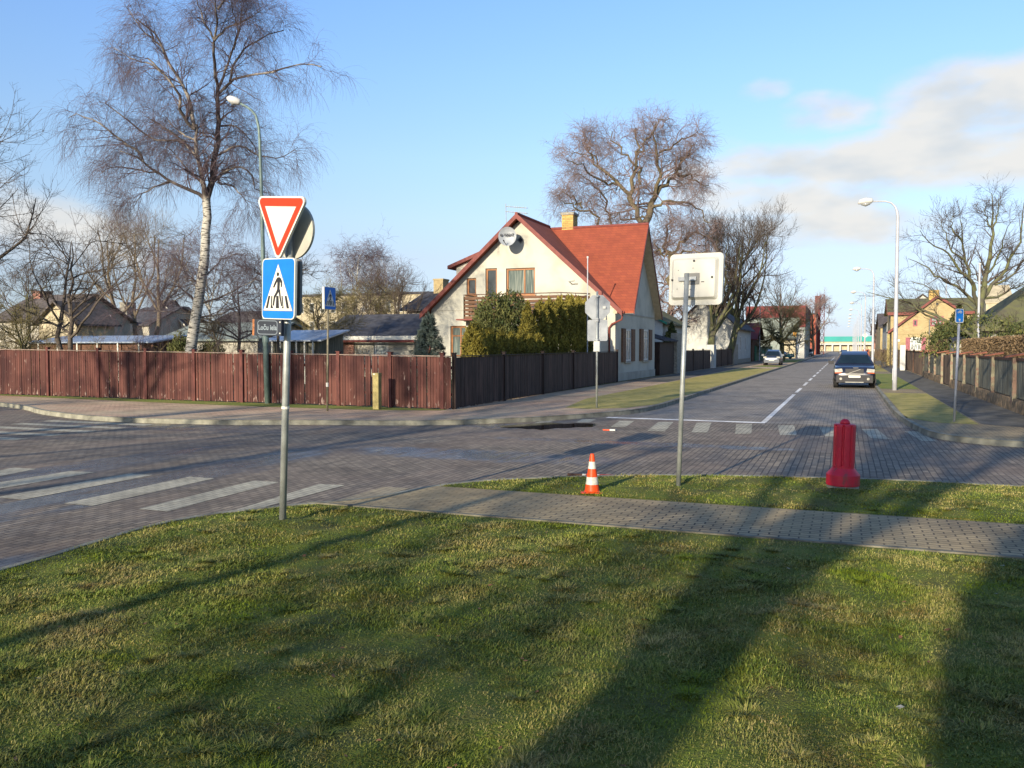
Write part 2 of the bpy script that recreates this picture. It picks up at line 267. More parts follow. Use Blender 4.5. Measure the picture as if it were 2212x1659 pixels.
def blademat():
    m = bpy.data.materials.new('grass_blade'); m.use_nodes = True; n = m.node_tree.nodes; l = m.node_tree.links; p = n['Principled BSDF']; p.inputs['Roughness'].default_value = .7; p.inputs['Specular IOR Level'].default_value = .2
    g = n.new('ShaderNodeNewGeometry'); a = n.new('ShaderNodeAttribute'); a.attribute_name = 'rnd'
    def ramp(cols):
        r = n.new('ShaderNodeValToRGB'); l.new(a.outputs['Fac'], r.inputs[0]); e = r.color_ramp.elements
        while len(e) < len(cols): e.new(.5)
        for i, (z, c) in enumerate(cols): e[i].position = z; e[i].color = (*c, 1)
        return r.outputs[0]
    straw = ramp([(.05, (.12, .11, .03)), (.35, (.235, .205, .055)), (.65, (.34, .285, .09)), (.95, (.41, .31, .13))]); green = ramp([(.05, (.055, .085, .014)), (.4, (.105, .15, .022)), (.75, (.17, .205, .035)), (.97, (.28, .265, .07))]); moss = ramp([(.1, (.085, .13, .006)), (.9, (.18, .23, .012))])
    def mask(sc, lo, hi, off):
        v = n.new('ShaderNodeVectorMath'); v.operation = 'ADD'; v.inputs[1].default_value = off; l.new(g.outputs['Position'], v.inputs[0]); z = n.new('ShaderNodeTexNoise'); z.inputs['Scale'].default_value = sc; z.inputs['Detail'].default_value = 6; z.inputs['Roughness'].default_value = .62; l.new(v.outputs[0], z.inputs[0])
        r = n.new('ShaderNodeMapRange'); r.inputs[1].default_value = lo; r.inputs[2].default_value = hi; l.new(z.outputs[0], r.inputs[0]); return r.outputs[0]
    def mixx(f, c1, c2, mode='MIX'):
        x = n.new('ShaderNodeMix'); x.data_type = 'RGBA'; x.blend_type = mode; l.new(f, x.inputs[0]); l.new(c1, x.inputs[6])
        if isinstance(c2, tuple): x.inputs[7].default_value = (*c2, 1)
        else: l.new(c2, x.inputs[7])
        return x.outputs[2]
    o = mixx(mask(1.3, .35, .57, (0, 0, 0)), straw, green); o = mixx(mask(.9, .53, .66, (7, 3, 0)), o, moss); o = mixx(mask(3.4, .52, .70, (2, 9, 0)), o, (.55, .45, .38), 'MULTIPLY')
    l.new(o, p.inputs['Base Color']); return m
M['blade'] = blademat()
M['verge'] = grassmat('verge_grass', [(.3, (.19, .19, .05)), (.5, (.34, .29, .085)), (.7, (.44, .35, .13))], 2.2, 1, 30)
M['vergegreen'] = grassmat('green_verge', [(.3, (.12, .16, .035)), (.5, (.18, .21, .045)), (.7, (.28, .24, .08))], 1.5, 1, 30)
M['garden'] = grassmat('garden_ground', [(.3, (.06, .06, .025)), (.5, (.09, .09, .035)), (.7, (.13, .11, .05))], .8, 1, 10)
M['land'] = grassmat('land', [(.3, (.07, .07, .03)), (.5, (.10, .10, .045)), (.7, (.13, .11, .06))], .05, 0)
M['birchbark'] = mat('birch_bark', (.045, .04, .035), .85, .2, 3.4, col2=(.40, .38, .32), st=(1.2, 1.2, 6), lo=.40, hi=.50, detail=3)
M['birchlimb'] = mat('birch_limb', (.055, .045, .04), .85, .2, 1.6, col2=(.26, .23, .19), lo=.48, hi=.62)
M['birchtwig'] = mat('birch_twig', (.10, .072, .078), .8, .3, .6)
M['willowbark'] = mat('willow_bark', (.105, .085, .048), .9, .35, 4)
M['willowtwig'] = mat('willow_twig', (.19, .135, .12), .85, .25, .5)
M['bark'] = mat('dark_bark', (.085, .07, .055), .9, .35, 5)
M['barkmoss'] = mat('mossy_bark', (.075, .07, .05), .9, .3, 2.5, col2=(.11, .115, .048), lo=.4, hi=.6)
M['barktan'] = mat('tan_bark', (.16, .13, .085), .9, .3, 4)
M['twig'] = mat('dark_twig', (.075, .058, .045), .85, .3, .6)
M['twigtan'] = mat('tan_twig', (.15, .12, .08), .85, .3, .6)
M['twigolive'] = mat('olive_twig', (.16, .135, .055), .85, .3, .6)
M['thuja'] = mat('golden_thuja', (.10, .09, .014), .8, .3, 2.5, col2=(.27, .22, .035), attr=.4)
M['thuja2'] = mat('green_thuja', (.05, .055, .012), .8, .3, 2.5, col2=(.13, .11, .02), attr=.4)
M['yew'] = mat('added_evergreen_needles', (.026, .045, .014), .8, .3, 2, col2=(.11, .11, .03), attr=.4)
M['spruce'] = mat('blue_spruce_needles', (.05, .08, .07), .8, .3, 3, col2=(.13, .16, .13), attr=.4)
M['beech'] = mat('dry_beech_leaves', (.11, .075, .04), .85, .3, 3, col2=(.23, .16, .085), attr=.45)
M['brush'] = mat('undergrowth_twigs', (.12, .08, .05), .9, .4, 1.2, col2=(.16, .13, .05))
M['leaf'] = mat('fallen_leaf', (.20, .095, .045), .8, .4, 12)
M['litterwhite'] = mat('pale_stone', (.25, .25, .22), .8, .2, 12)

# ---------------------------------------------------------------- builders
COL = S.collection
def tag(o, label=None, cat=None, group=None, kind=None):
    if label: o['label'] = label
    if cat: o['category'] = cat
    if group: o['group'] = group
    if kind: o['kind'] = kind
    return o
def thing(name, label, cat, loc=(0, 0, 0), rz=0, group=None):
    o = bpy.data.objects.new(name, None); COL.objects.link(o); o.empty_display_size = .3
    o.location = loc; o.rotation_euler = (0, 0, rz); return tag(o, label, cat, group)
def raw(name, V, Fc, m, parent=None, smooth=False, rnd=None, mi=None):
    me = bpy.data.meshes.new(name); me.from_pydata([tuple(v) for v in V], [], Fc)
    for q in (m if isinstance(m, (list, tuple)) else [m]): me.materials.append(q)
    if mi: me.polygons.foreach_set('material_index', mi)
    if smooth: me.polygons.foreach_set('use_smooth', [True] * len(me.polygons))
    if rnd is not None:
        a = me.attributes.new('rnd', 'FLOAT', 'POINT'); a.data.foreach_set('value', np.asarray(rnd, dtype=np.float32))
    me.update(); o = bpy.data.objects.new(name, me); COL.objects.link(o)
    if parent: o.parent = parent
    return o
def npmesh(name, V, Q, m, parent=None, smooth=False, rnd=None, n=4):
    V = np.asarray(V, dtype=np.float32).reshape(-1, 3); Q = np.asarray(Q, dtype=np.int32).reshape(-1, n)
    me = bpy.data.meshes.new(name); me.vertices.add(len(V)); me.vertices.foreach_set('co', V.ravel())
    me.loops.add(Q.size); me.loops.foreach_set('vertex_index', Q.ravel()); me.polygons.add(len(Q))
    me.polygons.foreach_set('loop_start', np.arange(0, Q.size, n, dtype=np.int32)); me.polygons.foreach_set('loop_total', np.full(len(Q), n, dtype=np.int32))
    me.materials.append(m)
    if smooth: me.polygons.foreach_set('use_smooth', np.ones(len(Q), dtype=bool))
    if rnd is not None:
        a = me.attributes.new('rnd', 'FLOAT', 'POINT'); a.data.foreach_set('value', np.asarray(rnd, dtype=np.float32))
    me.update(calc_edges=True); o = bpy.data.objects.new(name, me); COL.objects.link(o)
    if parent: o.parent = parent
    return o

class MB:
    def __init__(s, off=(0, 0, 0)): s.V = []; s.F = []; s.R = []; s.I = []; s.off = Vector(off); s.r = .5; s.m = 0; s.T = None
    def v(s, pts):
        b = len(s.V)
        for p in pts:
            p = Vector(p)
            if s.T: p = s.T @ p
            s.V.append(p - s.off); s.R.append(s.r)
        return b
    def f(s, *idx): s.F.append(tuple(idx)); s.I.append(s.m)
    def face(s, pts): b = s.v(pts); s.f(*range(b, b + len(pts)))
    def hexa(s, p):                                   # 8 corners: bottom 4 ccw, top 4 ccw
        b = s.v(p)
        for q in ((3, 2, 1, 0), (4, 5, 6, 7), (0, 1, 5, 4), (1, 2, 6, 5), (2, 3, 7, 6), (3, 0, 4, 7)): s.f(*[b + i for i in q])
    def box(s, x0, x1, y0, y1, z0, z1, bev=0):
        if x0 > x1: x0, x1 = x1, x0
        if y0 > y1: y0, y1 = y1, y0
        s.hexa([(x0, y0, z0), (x1, y0, z0), (x1, y1, z0), (x0, y1, z0), (x0, y0, z1), (x1, y0, z1), (x1, y1, z1), (x0, y1, z1)])
    def tube(s, pts, r, n=12, cap=True):
        pts = [Vector(p) for p in pts]; R = r if isinstance(r, (list, tuple)) else [r] * len(pts); rings = []
        t0 = (pts[-1] - pts[0]).normalized(); ref = Vector((0, 0, 1)) if abs(t0.z) < .9 else Vector((1, 0, 0))
        for i, p in enumerate(pts):
            t = (pts[min(i + 1, len(pts) - 1)] - pts[max(i - 1, 0)]).normalized(); a = t.cross(ref).normalized(); b2 = t.cross(a)
            rings.append(s.v([p + R[i] * (math.cos(k * 2 * math.pi / n) * a + math.sin(k * 2 * math.pi / n) * b2) for k in range(n)]))
        for i in range(len(rings) - 1):
            for k in range(n): s.f(rings[i] + k, rings[i] + (k + 1) % n, rings[i + 1] + (k + 1) % n, rings[i + 1] + k)
        if cap: s.f(*[rings[0] + k for k in range(n)][::-1]); s.f(*[rings[-1] + k for k in range(n)])
    def lathe(s, prof, n=24, c=(0, 0, 0), fn=None):
        rings = []
        for (r, z) in prof:
            rings.append(s.v([(c[0] + r * (fn(k, n, z) if fn else 1) * math.cos(k * 2 * math.pi / n), c[1] + r * (fn(k, n, z) if fn else 1) * math.sin(k * 2 * math.pi / n), c[2] + z) for k in range(n)]))
        for i in range(len(rings) - 1):
            for k in range(n): s.f(rings[i] + k, rings[i] + (k + 1) % n, rings[i + 1] + (k + 1) % n, rings[i + 1] + k)
        s.f(*[rings[0] + k for k in range(n)][::-1]); s.f(*[rings[-1] + k for k in range(n)])
    def extr(s, poly, d):                            # planar polygon (3d points) extruded by vector d
        n = len(poly); b = s.v(list(poly) + [Vector(p) + Vector(d) for p in poly])
        s.f(*range(b, b + n)); s.f(*range(b + 2 * n - 1, b + n - 1, -1))
        for i in range(n): s.f(b + (i + 1) % n, b + i, b + n + i, b + n + (i + 1) % n)
    def build(s, name, m, parent=None, smooth=False, rnd=False): return raw(name, s.V, s.F, m, parent, smooth, s.R if rnd else None, s.I if isinstance(m, (list, tuple)) else None)
def rrect(x0, x1, z0, z1, r, y=0, n=5):
    P = []
    for cxx, czz, a0 in ((x1 - r, z0 + r, -90), (x1 - r, z1 - r, 0), (x0 + r, z1 - r, 90), (x0 + r, z0 + r, 180)):
        for k in range(n + 1): a = math.radians(a0 + 90 * k / n); P.append((cxx + r * math.cos(a), y, czz + r * math.sin(a)))
    return P
def rpoly(pts, r, y=0, n=5):
    P = []; m = len(pts)
    for i in range(m):
        p = Vector(pts[i]); a = (Vector(pts[i - 1]) - p); b = (Vector(pts[(i + 1) % m]) - p); an = a.angle(b) / 2
        a.normalize(); b.normalize(); bis = (a + b).normalized(); c = p + bis * (r / math.sin(an)); t = r / math.tan(an)
        p1 = p + a * t; p2 = p + b * t; a1 = math.atan2(p1.y - c.y, p1.x - c.x); a2 = math.atan2(p2.y - c.y, p2.x - c.x); da = (a2 - a1 + math.pi) % (2 * math.pi) - math.pi
        for k in range(n + 1): P.append((c.x + r * math.cos(a1 + da * k / n), y, c.y + r * math.sin(a1 + da * k / n)))
    return P
def text(s, size, m, parent, name='lettering', mt=Matrix(), squeeze=1, bold=0):
    cu = bpy.data.curves.new('txt', 'FONT'); cu.body = s; cu.size = size; cu.align_x = 'CENTER'; cu.align_y = 'CENTER'; cu.offset = bold; cu.resolution_u = 3
    o = bpy.data.objects.new('txt', cu); COL.objects.link(o); dg = bpy.context.evaluated_depsgraph_get(); dg.update()
    me = bpy.data.meshes.new_from_object(o.evaluated_get(dg)); bpy.data.objects.remove(o)
    me.transform(mt @ Matrix.Rotation(math.pi / 2, 4, 'X') @ Matrix.Diagonal((squeeze, 1, 1, 1))); me.materials.clear(); me.materials.append(m)
    q = bpy.data.objects.new(name, me); COL.objects.link(q); q.parent = parent; return q
def struct(o): o['kind'] = 'structure'; return o
def sheet(name, poly, z, m, parent=None):
    tri = tessellate_polygon([[Vector((p[0], p[1], 0)) for p in poly]])
    V = [(p[0], p[1], z) for p in poly]; Fc = []
    for t in tri:
        a, b, c = [Vector(V[i]) for i in t]; Fc.append(t if (b - a).cross(c - a).z > 0 else (t[0], t[2], t[1]))
    return raw(name, V, Fc, m, parent)
def smoothline(pts, n=4):
    P = [Vector(p) for p in pts]; out = []
    for i in range(len(P) - 1):
        p0, p1, p2, p3 = P[max(i - 1, 0)], P[i], P[i + 1], P[min(i + 2, len(P) - 1)]
        for k in range(n):
            t = k / n; out.append(.5 * ((2 * p1) + (p2 - p0) * t + (2 * p0 - 5 * p1 + 4 * p2 - p3) * t * t + (3 * p1 - p0 - 3 * p2 + p3) * t ** 3))
    return out + [P[-1]]
def kerb(name, line, w, z0, z1):                     # strip along a line, kerb lies to the left of the walking direction
    L2 = [Vector((p[0], p[1])) for p in line]; V = []; Fc = []
    for i, p in enumerate(L2):
        t = (L2[min(i + 1, len(L2) - 1)] - L2[max(i - 1, 0)]).normalized(); nn = Vector((-t.y, t.x))
        for q, z in ((p, z0), (p + nn * .015, z1), (p + nn * w, z1), (p + nn * w, z0)): V.append((q.x, q.y, z))
    for i in range(len(L2) - 1):
        for k in range(3): a = i * 4 + k; Fc.append((a, a + 4, a + 5, a + 1)[::-1])
    return struct(raw(name, V, Fc, M['kerb']))

# ================================================================ SETTING
struct(raw('ground', [(-1500, -600, -.06), (1500, -600, -.06), (1500, 2500, -.06), (-1500, 2500, -.06)], [(0, 1, 2, 3)], M['land']))
struct(raw('junction_paving', [(-90, -40, 0), (90, -40, 0), (90, 23.4, 0), (-90, 23.4, 0)], [(0, 1, 2, 3)], M['junction']))
struct(raw('road', [(-8.6, 23.4, 0), (3, 23.4, 0), (3, 420, 0), (-8.6, 420, 0)], [(0, 1, 2, 3)], M['street']))
nwl = smoothline([(-90, 27), (-40, 24), (-26.7, 20.7), (-22.2, 18.6), (-18.6, 17.5), (-15, 17.8), (-13.2, 18.5), (-10.3, 19.45), (-8.35, 20.9), (-7.4, 22.2), (-6.5, 23.8), (-5.85, 25.6), (-5.62, 28), (-5.6, 31)]) + [Vector((-5.6, 420))]
nel = [Vector((1.35, 420))] + smoothline([(1.35, 31), (1.36, 27.5), (1.45, 24.8), (1.6, 22.6), (1.86, 20.9), (2.5, 19.95), (3.6, 19.5), (6, 19.4)]) + [Vector((90, 19.4))]
sel = [Vector((90, 13.78))] + smoothline([(6, 13.78), (2.4, 13.75), (.44, 13.72), (-2.1, 13.15), (-3.7, 12.4), (-4.9, 11.5), (-5.4, 10.7), (-5.75, 9.6), (-6.3, 8.9), (-6.9, 8.0), (-7.08, 7.2), (-7.0, 6.2), (-6.92, 5.3), (-6.9, 2)]) + [Vector((-6.9, -40))]
ZS = .12; ZL = .05
struct(sheet('sidewalk', [(p.x, p.y) for p in nwl] + [(-90, 420)], ZS, M['walkred']))
struct(sheet('sidewalk', [(p.x, p.y) for p in nel] + [(90, 420)], ZS, M['path']))
kerb('kerb', [(p.x, p.y) for p in nwl], .14, -.02, ZS + .006); kerb('kerb', [(p.x, p.y) for p in nel], .13, -.02, ZS + .006); kerb('kerb', [(p.x, p.y) for p in sel], .09, -.02, ZL + .012)
struct(sheet('lawn', [(p.x, p.y) for p in sel] + [(90, -40)], ZL, M['lawn']))
struct(raw('cycle_path', [(-6.12, 9.07, ZL + .008), (90, 9.08, ZL + .008), (90, 10.72, ZL + .008), (-5.32, 10.72, ZL + .008), (-5.66, 9.62, ZL + .008)], [(0, 1, 2, 3, 4)], M['path']))
b = MB(); b.box(-6.25, 90, 8.99, 9.06, -.01, ZL + .016); struct(b.build('path_edging', M['edging']))
# verges and gardens
def verge(poly, m, z=ZS + .006): return struct(sheet('grass_verge', poly, z, M[m]))
verge([(-8.1, 25.4), (-7.3, 25.1), (-6.3, 25.9), (-5.78, 28), (-5.75, 78), (-8.7, 80), (-8.8, 30)], 'verge')
verge([(-5.75, 84), (-5.75, 90.5), (-8.0, 92), (-8.6, 86)], 'vergegreen'); verge([(-5.75, 112), (-5.75, 138), (-8.4, 138), (-8.4, 108)], 'vergegreen')
verge([(1.52, 24.9), (2.2, 23.6), (3.05, 23.45), (3.1, 38.4), (1.5, 38.4)], 'verge'); verge([(1.5, 42.2), (3.1, 42.2), (3.1, 66), (1.5, 66)], 'vergegreen')
verge([(1.5, 72), (3.1, 72), (3.1, 130), (1.5, 130)], 'verge')
struct(sheet('footpath', [(3.12, 23.6), (4.62, 22.4), (4.62, 420), (3.12, 420)], ZS + .004, M['asphalt']))
struct(sheet('footpath', [(-8.9, 46), (-8.9, 420), (-11.2, 420), (-11.2, 46)], ZS + .004, M['asphalt']))
struct(sheet('garden_ground', [(-90, 27.5), (-31.4, 24.42), (-11.3, 23.36), (-11.3, 420), (-90, 420)], ZS + .004, M['garden']))
struct(sheet('garden_ground', [(4.85, 24), (90, 24), (90, 420), (4.85, 420)], ZS + .004, M['garden']))
verge([(-31.4, 24.36), (-31.4, 23.9), (-22, 22.7), (-17, 22.3), (-13, 22.35), (-11.2, 22.9), (-11.15, 23.3)], 'vergegreen')

# markings
def mark(name, quads, m, z=.004):
    b = MB()
    for q in quads: b.face([(p[0], p[1], z) for p in q])
    return struct(b.build(name, M[m]))
z1 = [[GP(x, y) for (x, y) in q][::-1] for q in [
    [(-60, 1028), (30, 1010.5), (79, 1013.5), (-40, 1037)], [(150, 1018), (205, 1020.5), (-90, 1072), (-150, 1066)],
    [(280, 1023), (330, 1026.5), (50, 1080), (-8, 1075)], [(410, 1030), (464, 1034), (200, 1093), (138, 1088)], [(550, 1038.5), (603, 1042), (360, 1105.5), (298, 1100)],
    [(688, 1046), (745, 1048.5), (530, 1107), (462, 1117)]]]
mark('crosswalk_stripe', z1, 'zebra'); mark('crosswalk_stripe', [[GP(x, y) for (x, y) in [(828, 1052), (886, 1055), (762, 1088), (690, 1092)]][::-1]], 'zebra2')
z2 = [[(1178, 905.5), (1205, 906.5), (1180, 915), (1152, 915)], [(1258, 905), (1289, 905.5), (1273, 913), (1244, 913)], [(1338.6, 909), (1370, 909.5), (1351, 923), (1318.6, 922.8)], [(1422, 911.5), (1455, 911.5), (1436, 932), (1398, 931)],
      [(1505, 913), (1537, 913), (1528, 934.5), (1494, 934)], [(1590, 916), (1625, 915.5), (1623, 937), (1588, 937)], [(1680, 919), (1715, 919), (1722, 940.5), (1685, 940)],
      [(1769.5, 922.6), (1801, 923.8), (1815, 943.7), (1782, 943)], [(1861, 927), (1894, 927), (1922, 949), (1882, 947)], [(1953.5, 931.5), (1981.6, 932), (2024, 953.5), (1991, 952.6)]]
mark('crosswalk_stripe', [[GP(x, y) for (x, y) in q][::-1] for q in z2], 'zebra')
mark('crosswalk_stripe', [[(-20.2, 17.25 - .92 * i, 0), (-16.6, 17.25 - .92 * i, 0), (-16.6, 16.85 - .92 * i, 0), (-20.2, 16.85 - .92 * i, 0)][::-1] for i in range(5)], 'zebra')
mark('stop_line', [[(-6.3, 23.5), (-1.95, 23.3), (-1.95, 23.62), (-6.3, 23.78)]], 'paint', .005)
cl = [[(-2.07, 23.6), (-1.93, 23.6), (-1.93, 38.0), (-2.07, 38.0)]]
vv = 39.8
while vv < 118: cl.append([(-2.07, vv), (-1.93, vv), (-1.93, vv + 4.3), (-2.07, vv + 4.3)]); vv += 7.2
cl.append([(-2.07, 135), (-1.93, 135), (-1.93, 180), (-2.07, 180)])
mark('centre_line', cl, 'paint', .004)
# puddle
pp = []
rng = random.Random(4)
for k in range(40):
    a = k / 40 * 2 * math.pi; px = 1185 + 104 * math.cos(a) * (1 + rng.uniform(-.03, .03)); py = 920.2 + (6.2 + 1.3 * math.sin(px * .05)) * math.sin(a) * (1 + rng.uniform(-.2, .2)) - (px - 1185) * .018; pp.append(GP(px, py))
struct(sheet('puddle', [(p.x, p.y) for p in pp], .007, M['water']))

# ================================================================ GRASS BLADES (uncountable)
def vnoise(x, y, seed):
    G = np.random.RandomState(seed).rand(64, 64); xi = np.floor(x).astype(int); yi = np.floor(y).astype(int); fx = x - xi; fy = y - yi; fx = fx * fx * (3 - 2 * fx); fy = fy * fy * (3 - 2 * fy)
    g = lambda a, b: G[a % 64, b % 64]
    return (g(xi, yi) * (1 - fx) + g(xi + 1, yi) * fx) * (1 - fy) + (g(xi, yi + 1) * (1 - fx) + g(xi + 1, yi + 1) * fx) * fy
def lawn_sd(u, v):
    poly = np.array([(p.x, p.y) for p in sel] + [(90, -40)]); ins = np.zeros(u.shape, bool); j = len(poly) - 1
    for i in range(len(poly)):
        xi, yi = poly[i]; xj, yj = poly[j]
        c = ((yi > v) != (yj > v)) & (u < (xj - xi) * (v - yi) / (yj - yi + 1e-12) + xi); ins ^= c; j = i
    ins &= ~((v > 8.93) & (v < 10.78)); d = np.full(u.shape, 9.0)
    for i in range(len(sel) - 1):
        a = np.array(sel[i][:2]); bb = np.array(sel[i + 1][:2]); ab = bb - a; t = np.clip(((u - a[0]) * ab[0] + (v - a[1]) * ab[1]) / (ab @ ab), 0, 1)
        d = np.minimum(d, np.hypot(u - a[0] - t * ab[0], v - a[1] - t * ab[1]))
    d = np.minimum(d, np.minimum(np.abs(v - 8.99), np.abs(v - 10.72))); return ins, d
def relief(u, v, d):
    f = np.clip((d - .08) / .5, 0, 1); h = .55 * vnoise(u * 1.7 + 9, v * 1.7, 1) + .3 * vnoise(u * 4.3, v * 4.3 + 5, 2) + .15 * vnoise(u * 11, v * 11, 3)
    return f * np.clip(h - .28, 0, 1) * .095
def lawn_relief():
    st = .05; U, V = np.meshgrid(np.arange(-7, 9, st), np.arange(-1, 13.7, st)); ins, d = lawn_sd(U, V); Z = ZL + .002 + relief(U, V, d); nv, nu = U.shape
    ok = ins & (d > .09); idx = np.arange(nu * nv).reshape(nv, nu); q = np.stack([idx[:-1, :-1], idx[:-1, 1:], idx[1:, 1:], idx[1:, :-1]], -1).reshape(-1, 4); k = ok.ravel()[q].all(1); q = q[k]
    used = np.unique(q); mp = np.zeros(nu * nv, int); mp[used] = np.arange(len(used)); P = np.stack([U.ravel(), V.ravel(), Z.ravel()], 1)[used]
    struct(npmesh('lawn_surface', P, mp[q], M['lawn'], smooth=True))
lawn_relief()
def blades():
    R = np.random.RandomState(3); n = 1700000
    th = math.radians(34)
    Y = 3.3 + (15.2 - 3.3) * R.rand(n) ** 1.25; X = (R.rand(n) * 2 - 1) * (Y * .63 + .3)
    u = X * CT - Y * ST; v = X * ST + Y * CT
    ins, d = lawn_sd(u, v)
    dens = np.where(Y < 6, 1, np.clip(6.0 / Y, .45, 1)) * .62
    # clumpy density
    cl = .5 + .25 * np.sin(u * 5.1 + 2 * np.sin(v * 3.3)) + .25 * np.sin(v * 6.7 + 2.5 * np.sin(u * 2.9))
    ins &= (d > .045) & (R.rand(n) < dens * (.55 + .6 * cl))
    moss = vnoise(u * .9 + 3, v * .9, 7); ins &= ~((moss > .66) & (R.rand(n) < .25)); u = u[ins]; v = v[ins]; Y = Y[ins]; cl = cl[ins]; d = d[ins]; moss = moss[ins]; n = len(u)
    h = (.010 + .024 * R.rand(n) ** 1.8) * (.6 + .7 * cl); h *= np.where(moss > .66, .7, 1.0)
    fl = .5 * np.sin(u * 1.7 + v * .9) + .5 * np.sin(u * 4.1 - v * 2.3) + R.randn(n) * .9
    an = fl * 1.8; lean = h * (.5 + 1.1 * R.rand(n))
    # scattered tufts of longer blades fanning outwards
    nt_ = 300; Yt = 3.4 + 7 * R.rand(nt_) ** 1.2; Xt = (R.rand(nt_) * 2 - 1) * (Yt * .63 + .3); tu = Xt * CT - Yt * ST; tv = Xt * ST + Yt * CT; ti, td = lawn_sd(tu, tv); tu = tu[ti & (td > .25)]; tv = tv[ti & (td > .25)]
    m_ = 150; a_ = R.rand(len(tu), m_) * 6.283; r_ = .09 * R.rand(len(tu), m_) ** .7 * (.6 + .8 * R.rand(len(tu), 1)); bu = (tu[:, None] + np.cos(a_) * r_).ravel(); bv = (tv[:, None] + np.sin(a_) * r_).ravel(); hh = (.014 + .026 * R.rand(len(bu))) * np.repeat(.7 + .6 * R.rand(len(tu)), m_)
    bY = -bu * ST + bv * CT; _, bd = lawn_sd(bu, bv)
    u = np.r_[u, bu]; v = np.r_[v, bv]; Y = np.r_[Y, bY]; h = np.r_[h, hh]; an = np.r_[an, a_.ravel() + .5 * R.randn(len(bu))]; lean = np.r_[lean, hh * (1.0 + .9 * R.rand(len(bu)))]; d = np.r_[d, bd]; cl = np.r_[cl, np.full(len(bu), .5)]; n = len(u); w = (.0016 + .0016 * R.rand(n)) * np.clip(Y / 5.5, 1, 2.2)
    dx = np.cos(an); dy = np.sin(an); sx = -dy * w; sy = dx * w
    z = ZL - .002 + relief(u, v, d)
    P = np.empty((n, 5, 3)); P[:, 0] = np.stack([u - sx, v - sy, z], 1); P[:, 1] = np.stack([u + sx, v + sy, z], 1)
    mxx = u + dx * lean * .35; myy = v + dy * lean * .35
    P[:, 2] = np.stack([mxx + sx * .8, myy + sy * .8, z + h * .7], 1); P[:, 3] = np.stack([mxx - sx * .8, myy - sy * .8, z + h * .7], 1)
    P[:, 4] = np.stack([u + dx * lean, v + dy * lean, z + h * (.75 + .35 * R.rand(n))], 1)
    base = (np.arange(n) * 5)[:, None]; T = np.concatenate([base + np.array([[0, 1, 2]]), base + np.array([[0, 2, 3]]), base + np.array([[3, 2, 4]])], 0)
    rn = np.repeat(R.rand(n), 5)
    o = npmesh('grass', P, T, M['blade'], rnd=rn, n=3); tag(o, 'short matted winter grass of the near lawn', 'grass', kind='stuff'); return n
NB = blades()
# fallen leaves and scraps on the lawn
def scraps():
    R = random.Random(8); b = MB(); w = MB()
    for i in range(230):
        Y = R.uniform(3.7, 9); X = R.uniform(-.6, .6) * Y; u = X * CT - Y * ST; v = X * ST + Y * CT
        if v > 8.9 or u < -6.7: continue
        s = R.uniform(.010, .026); a = R.uniform(0, 6.28); c = Vector((u, v, ZL + .02 + R.random() * .015)); t = R.uniform(-.6, .6)
        e1 = Vector((math.cos(a), math.sin(a), t * .5)) * s; e2 = Vector((-math.sin(a), math.cos(a), t)) * s * R.uniform(.3, .6)
        (b if R.random() < .93 else w).face([c - e1, c - e2, c + e1, c + e2])
    tag(b.build('fallen_leaves', M['leaf']), 'small dry brown leaves scattered on the near lawn', 'leaves', kind='stuff')
    tag(w.build('pale_litter', M['litterwhite']), 'tiny pale scraps and stones on the near lawn', 'litter', kind='stuff')
scraps()

# ================================================================ SIGNS
def plate(b, P, t): b.extr([Vector(p) for p in P], (0, t, 0))
def flat(name, polys, m, parent, y):
    b = MB()
    for P in polys: b.face([(p[0], y, p[1] if len(p) == 2 else p[2]) for p in P])
    return b.build(name, m, parent)
def cross_picto(W2, H2, parent, y, sm):               # pedestrian crossing face, W2 x H2 half sizes
    def c(x, yy): return ((x - 418) / 191 * W2, (1038 - yy) / 297 * H2)
    flat('face', [[p for p in rrect(-W2 * .955, W2 * .955, -H2 * .97, H2 * .97, .045)]], M['signblue'], parent, y)
    flat('white_triangle', [[c(418, 798), c(586, 1250), c(250, 1250)][::-1]], M['signwhite'], parent, y - .002)
    if not sm: flat('pictogram_outline', [[c(418, 793), c(593, 1255), c(243, 1255)][::-1]], M['signgrey'], parent, y - .001)
    P = [[c(417 + 14 * math.cos(a / 8 * math.pi), 897 - 20 * math.sin(a / 8 * math.pi)) for a in range(16)]]
    P.append([c(*q) for q in [(402, 938), (416, 926), (440, 926), (455, 940), (468, 968), (467, 1022), (452, 1020), (452, 985), (443, 968), (440, 1040), (447, 1055), (455, 1120), (468, 1178), (472, 1208), (458, 1208), (437, 1120), (429, 1070), (414, 1090), (390, 1125), (376, 1205), (358, 1202), (371, 1110), (396, 1072), (410, 1042), (411, 968), (398, 990), (376, 1030), (361, 1022), (381, 975)]])
    P += [[c(*q) for q in Q] for Q in ([(309, 1107), (331, 1107), (304, 1228), (278, 1228)], [(342, 1107), (357, 1107), (350, 1195), (366, 1222), (364, 1228), (335, 1228)], [(401, 1107), (428, 1107), (436, 1228), (397, 1228)], [(461, 1107), (476, 1107), (489, 1228), (463, 1228), (476, 1212)], [(498, 1107), (522, 1107), (552, 1228), (523, 1228)])]
    flat('pictogram', P, M['signblack'], parent, y - .003)

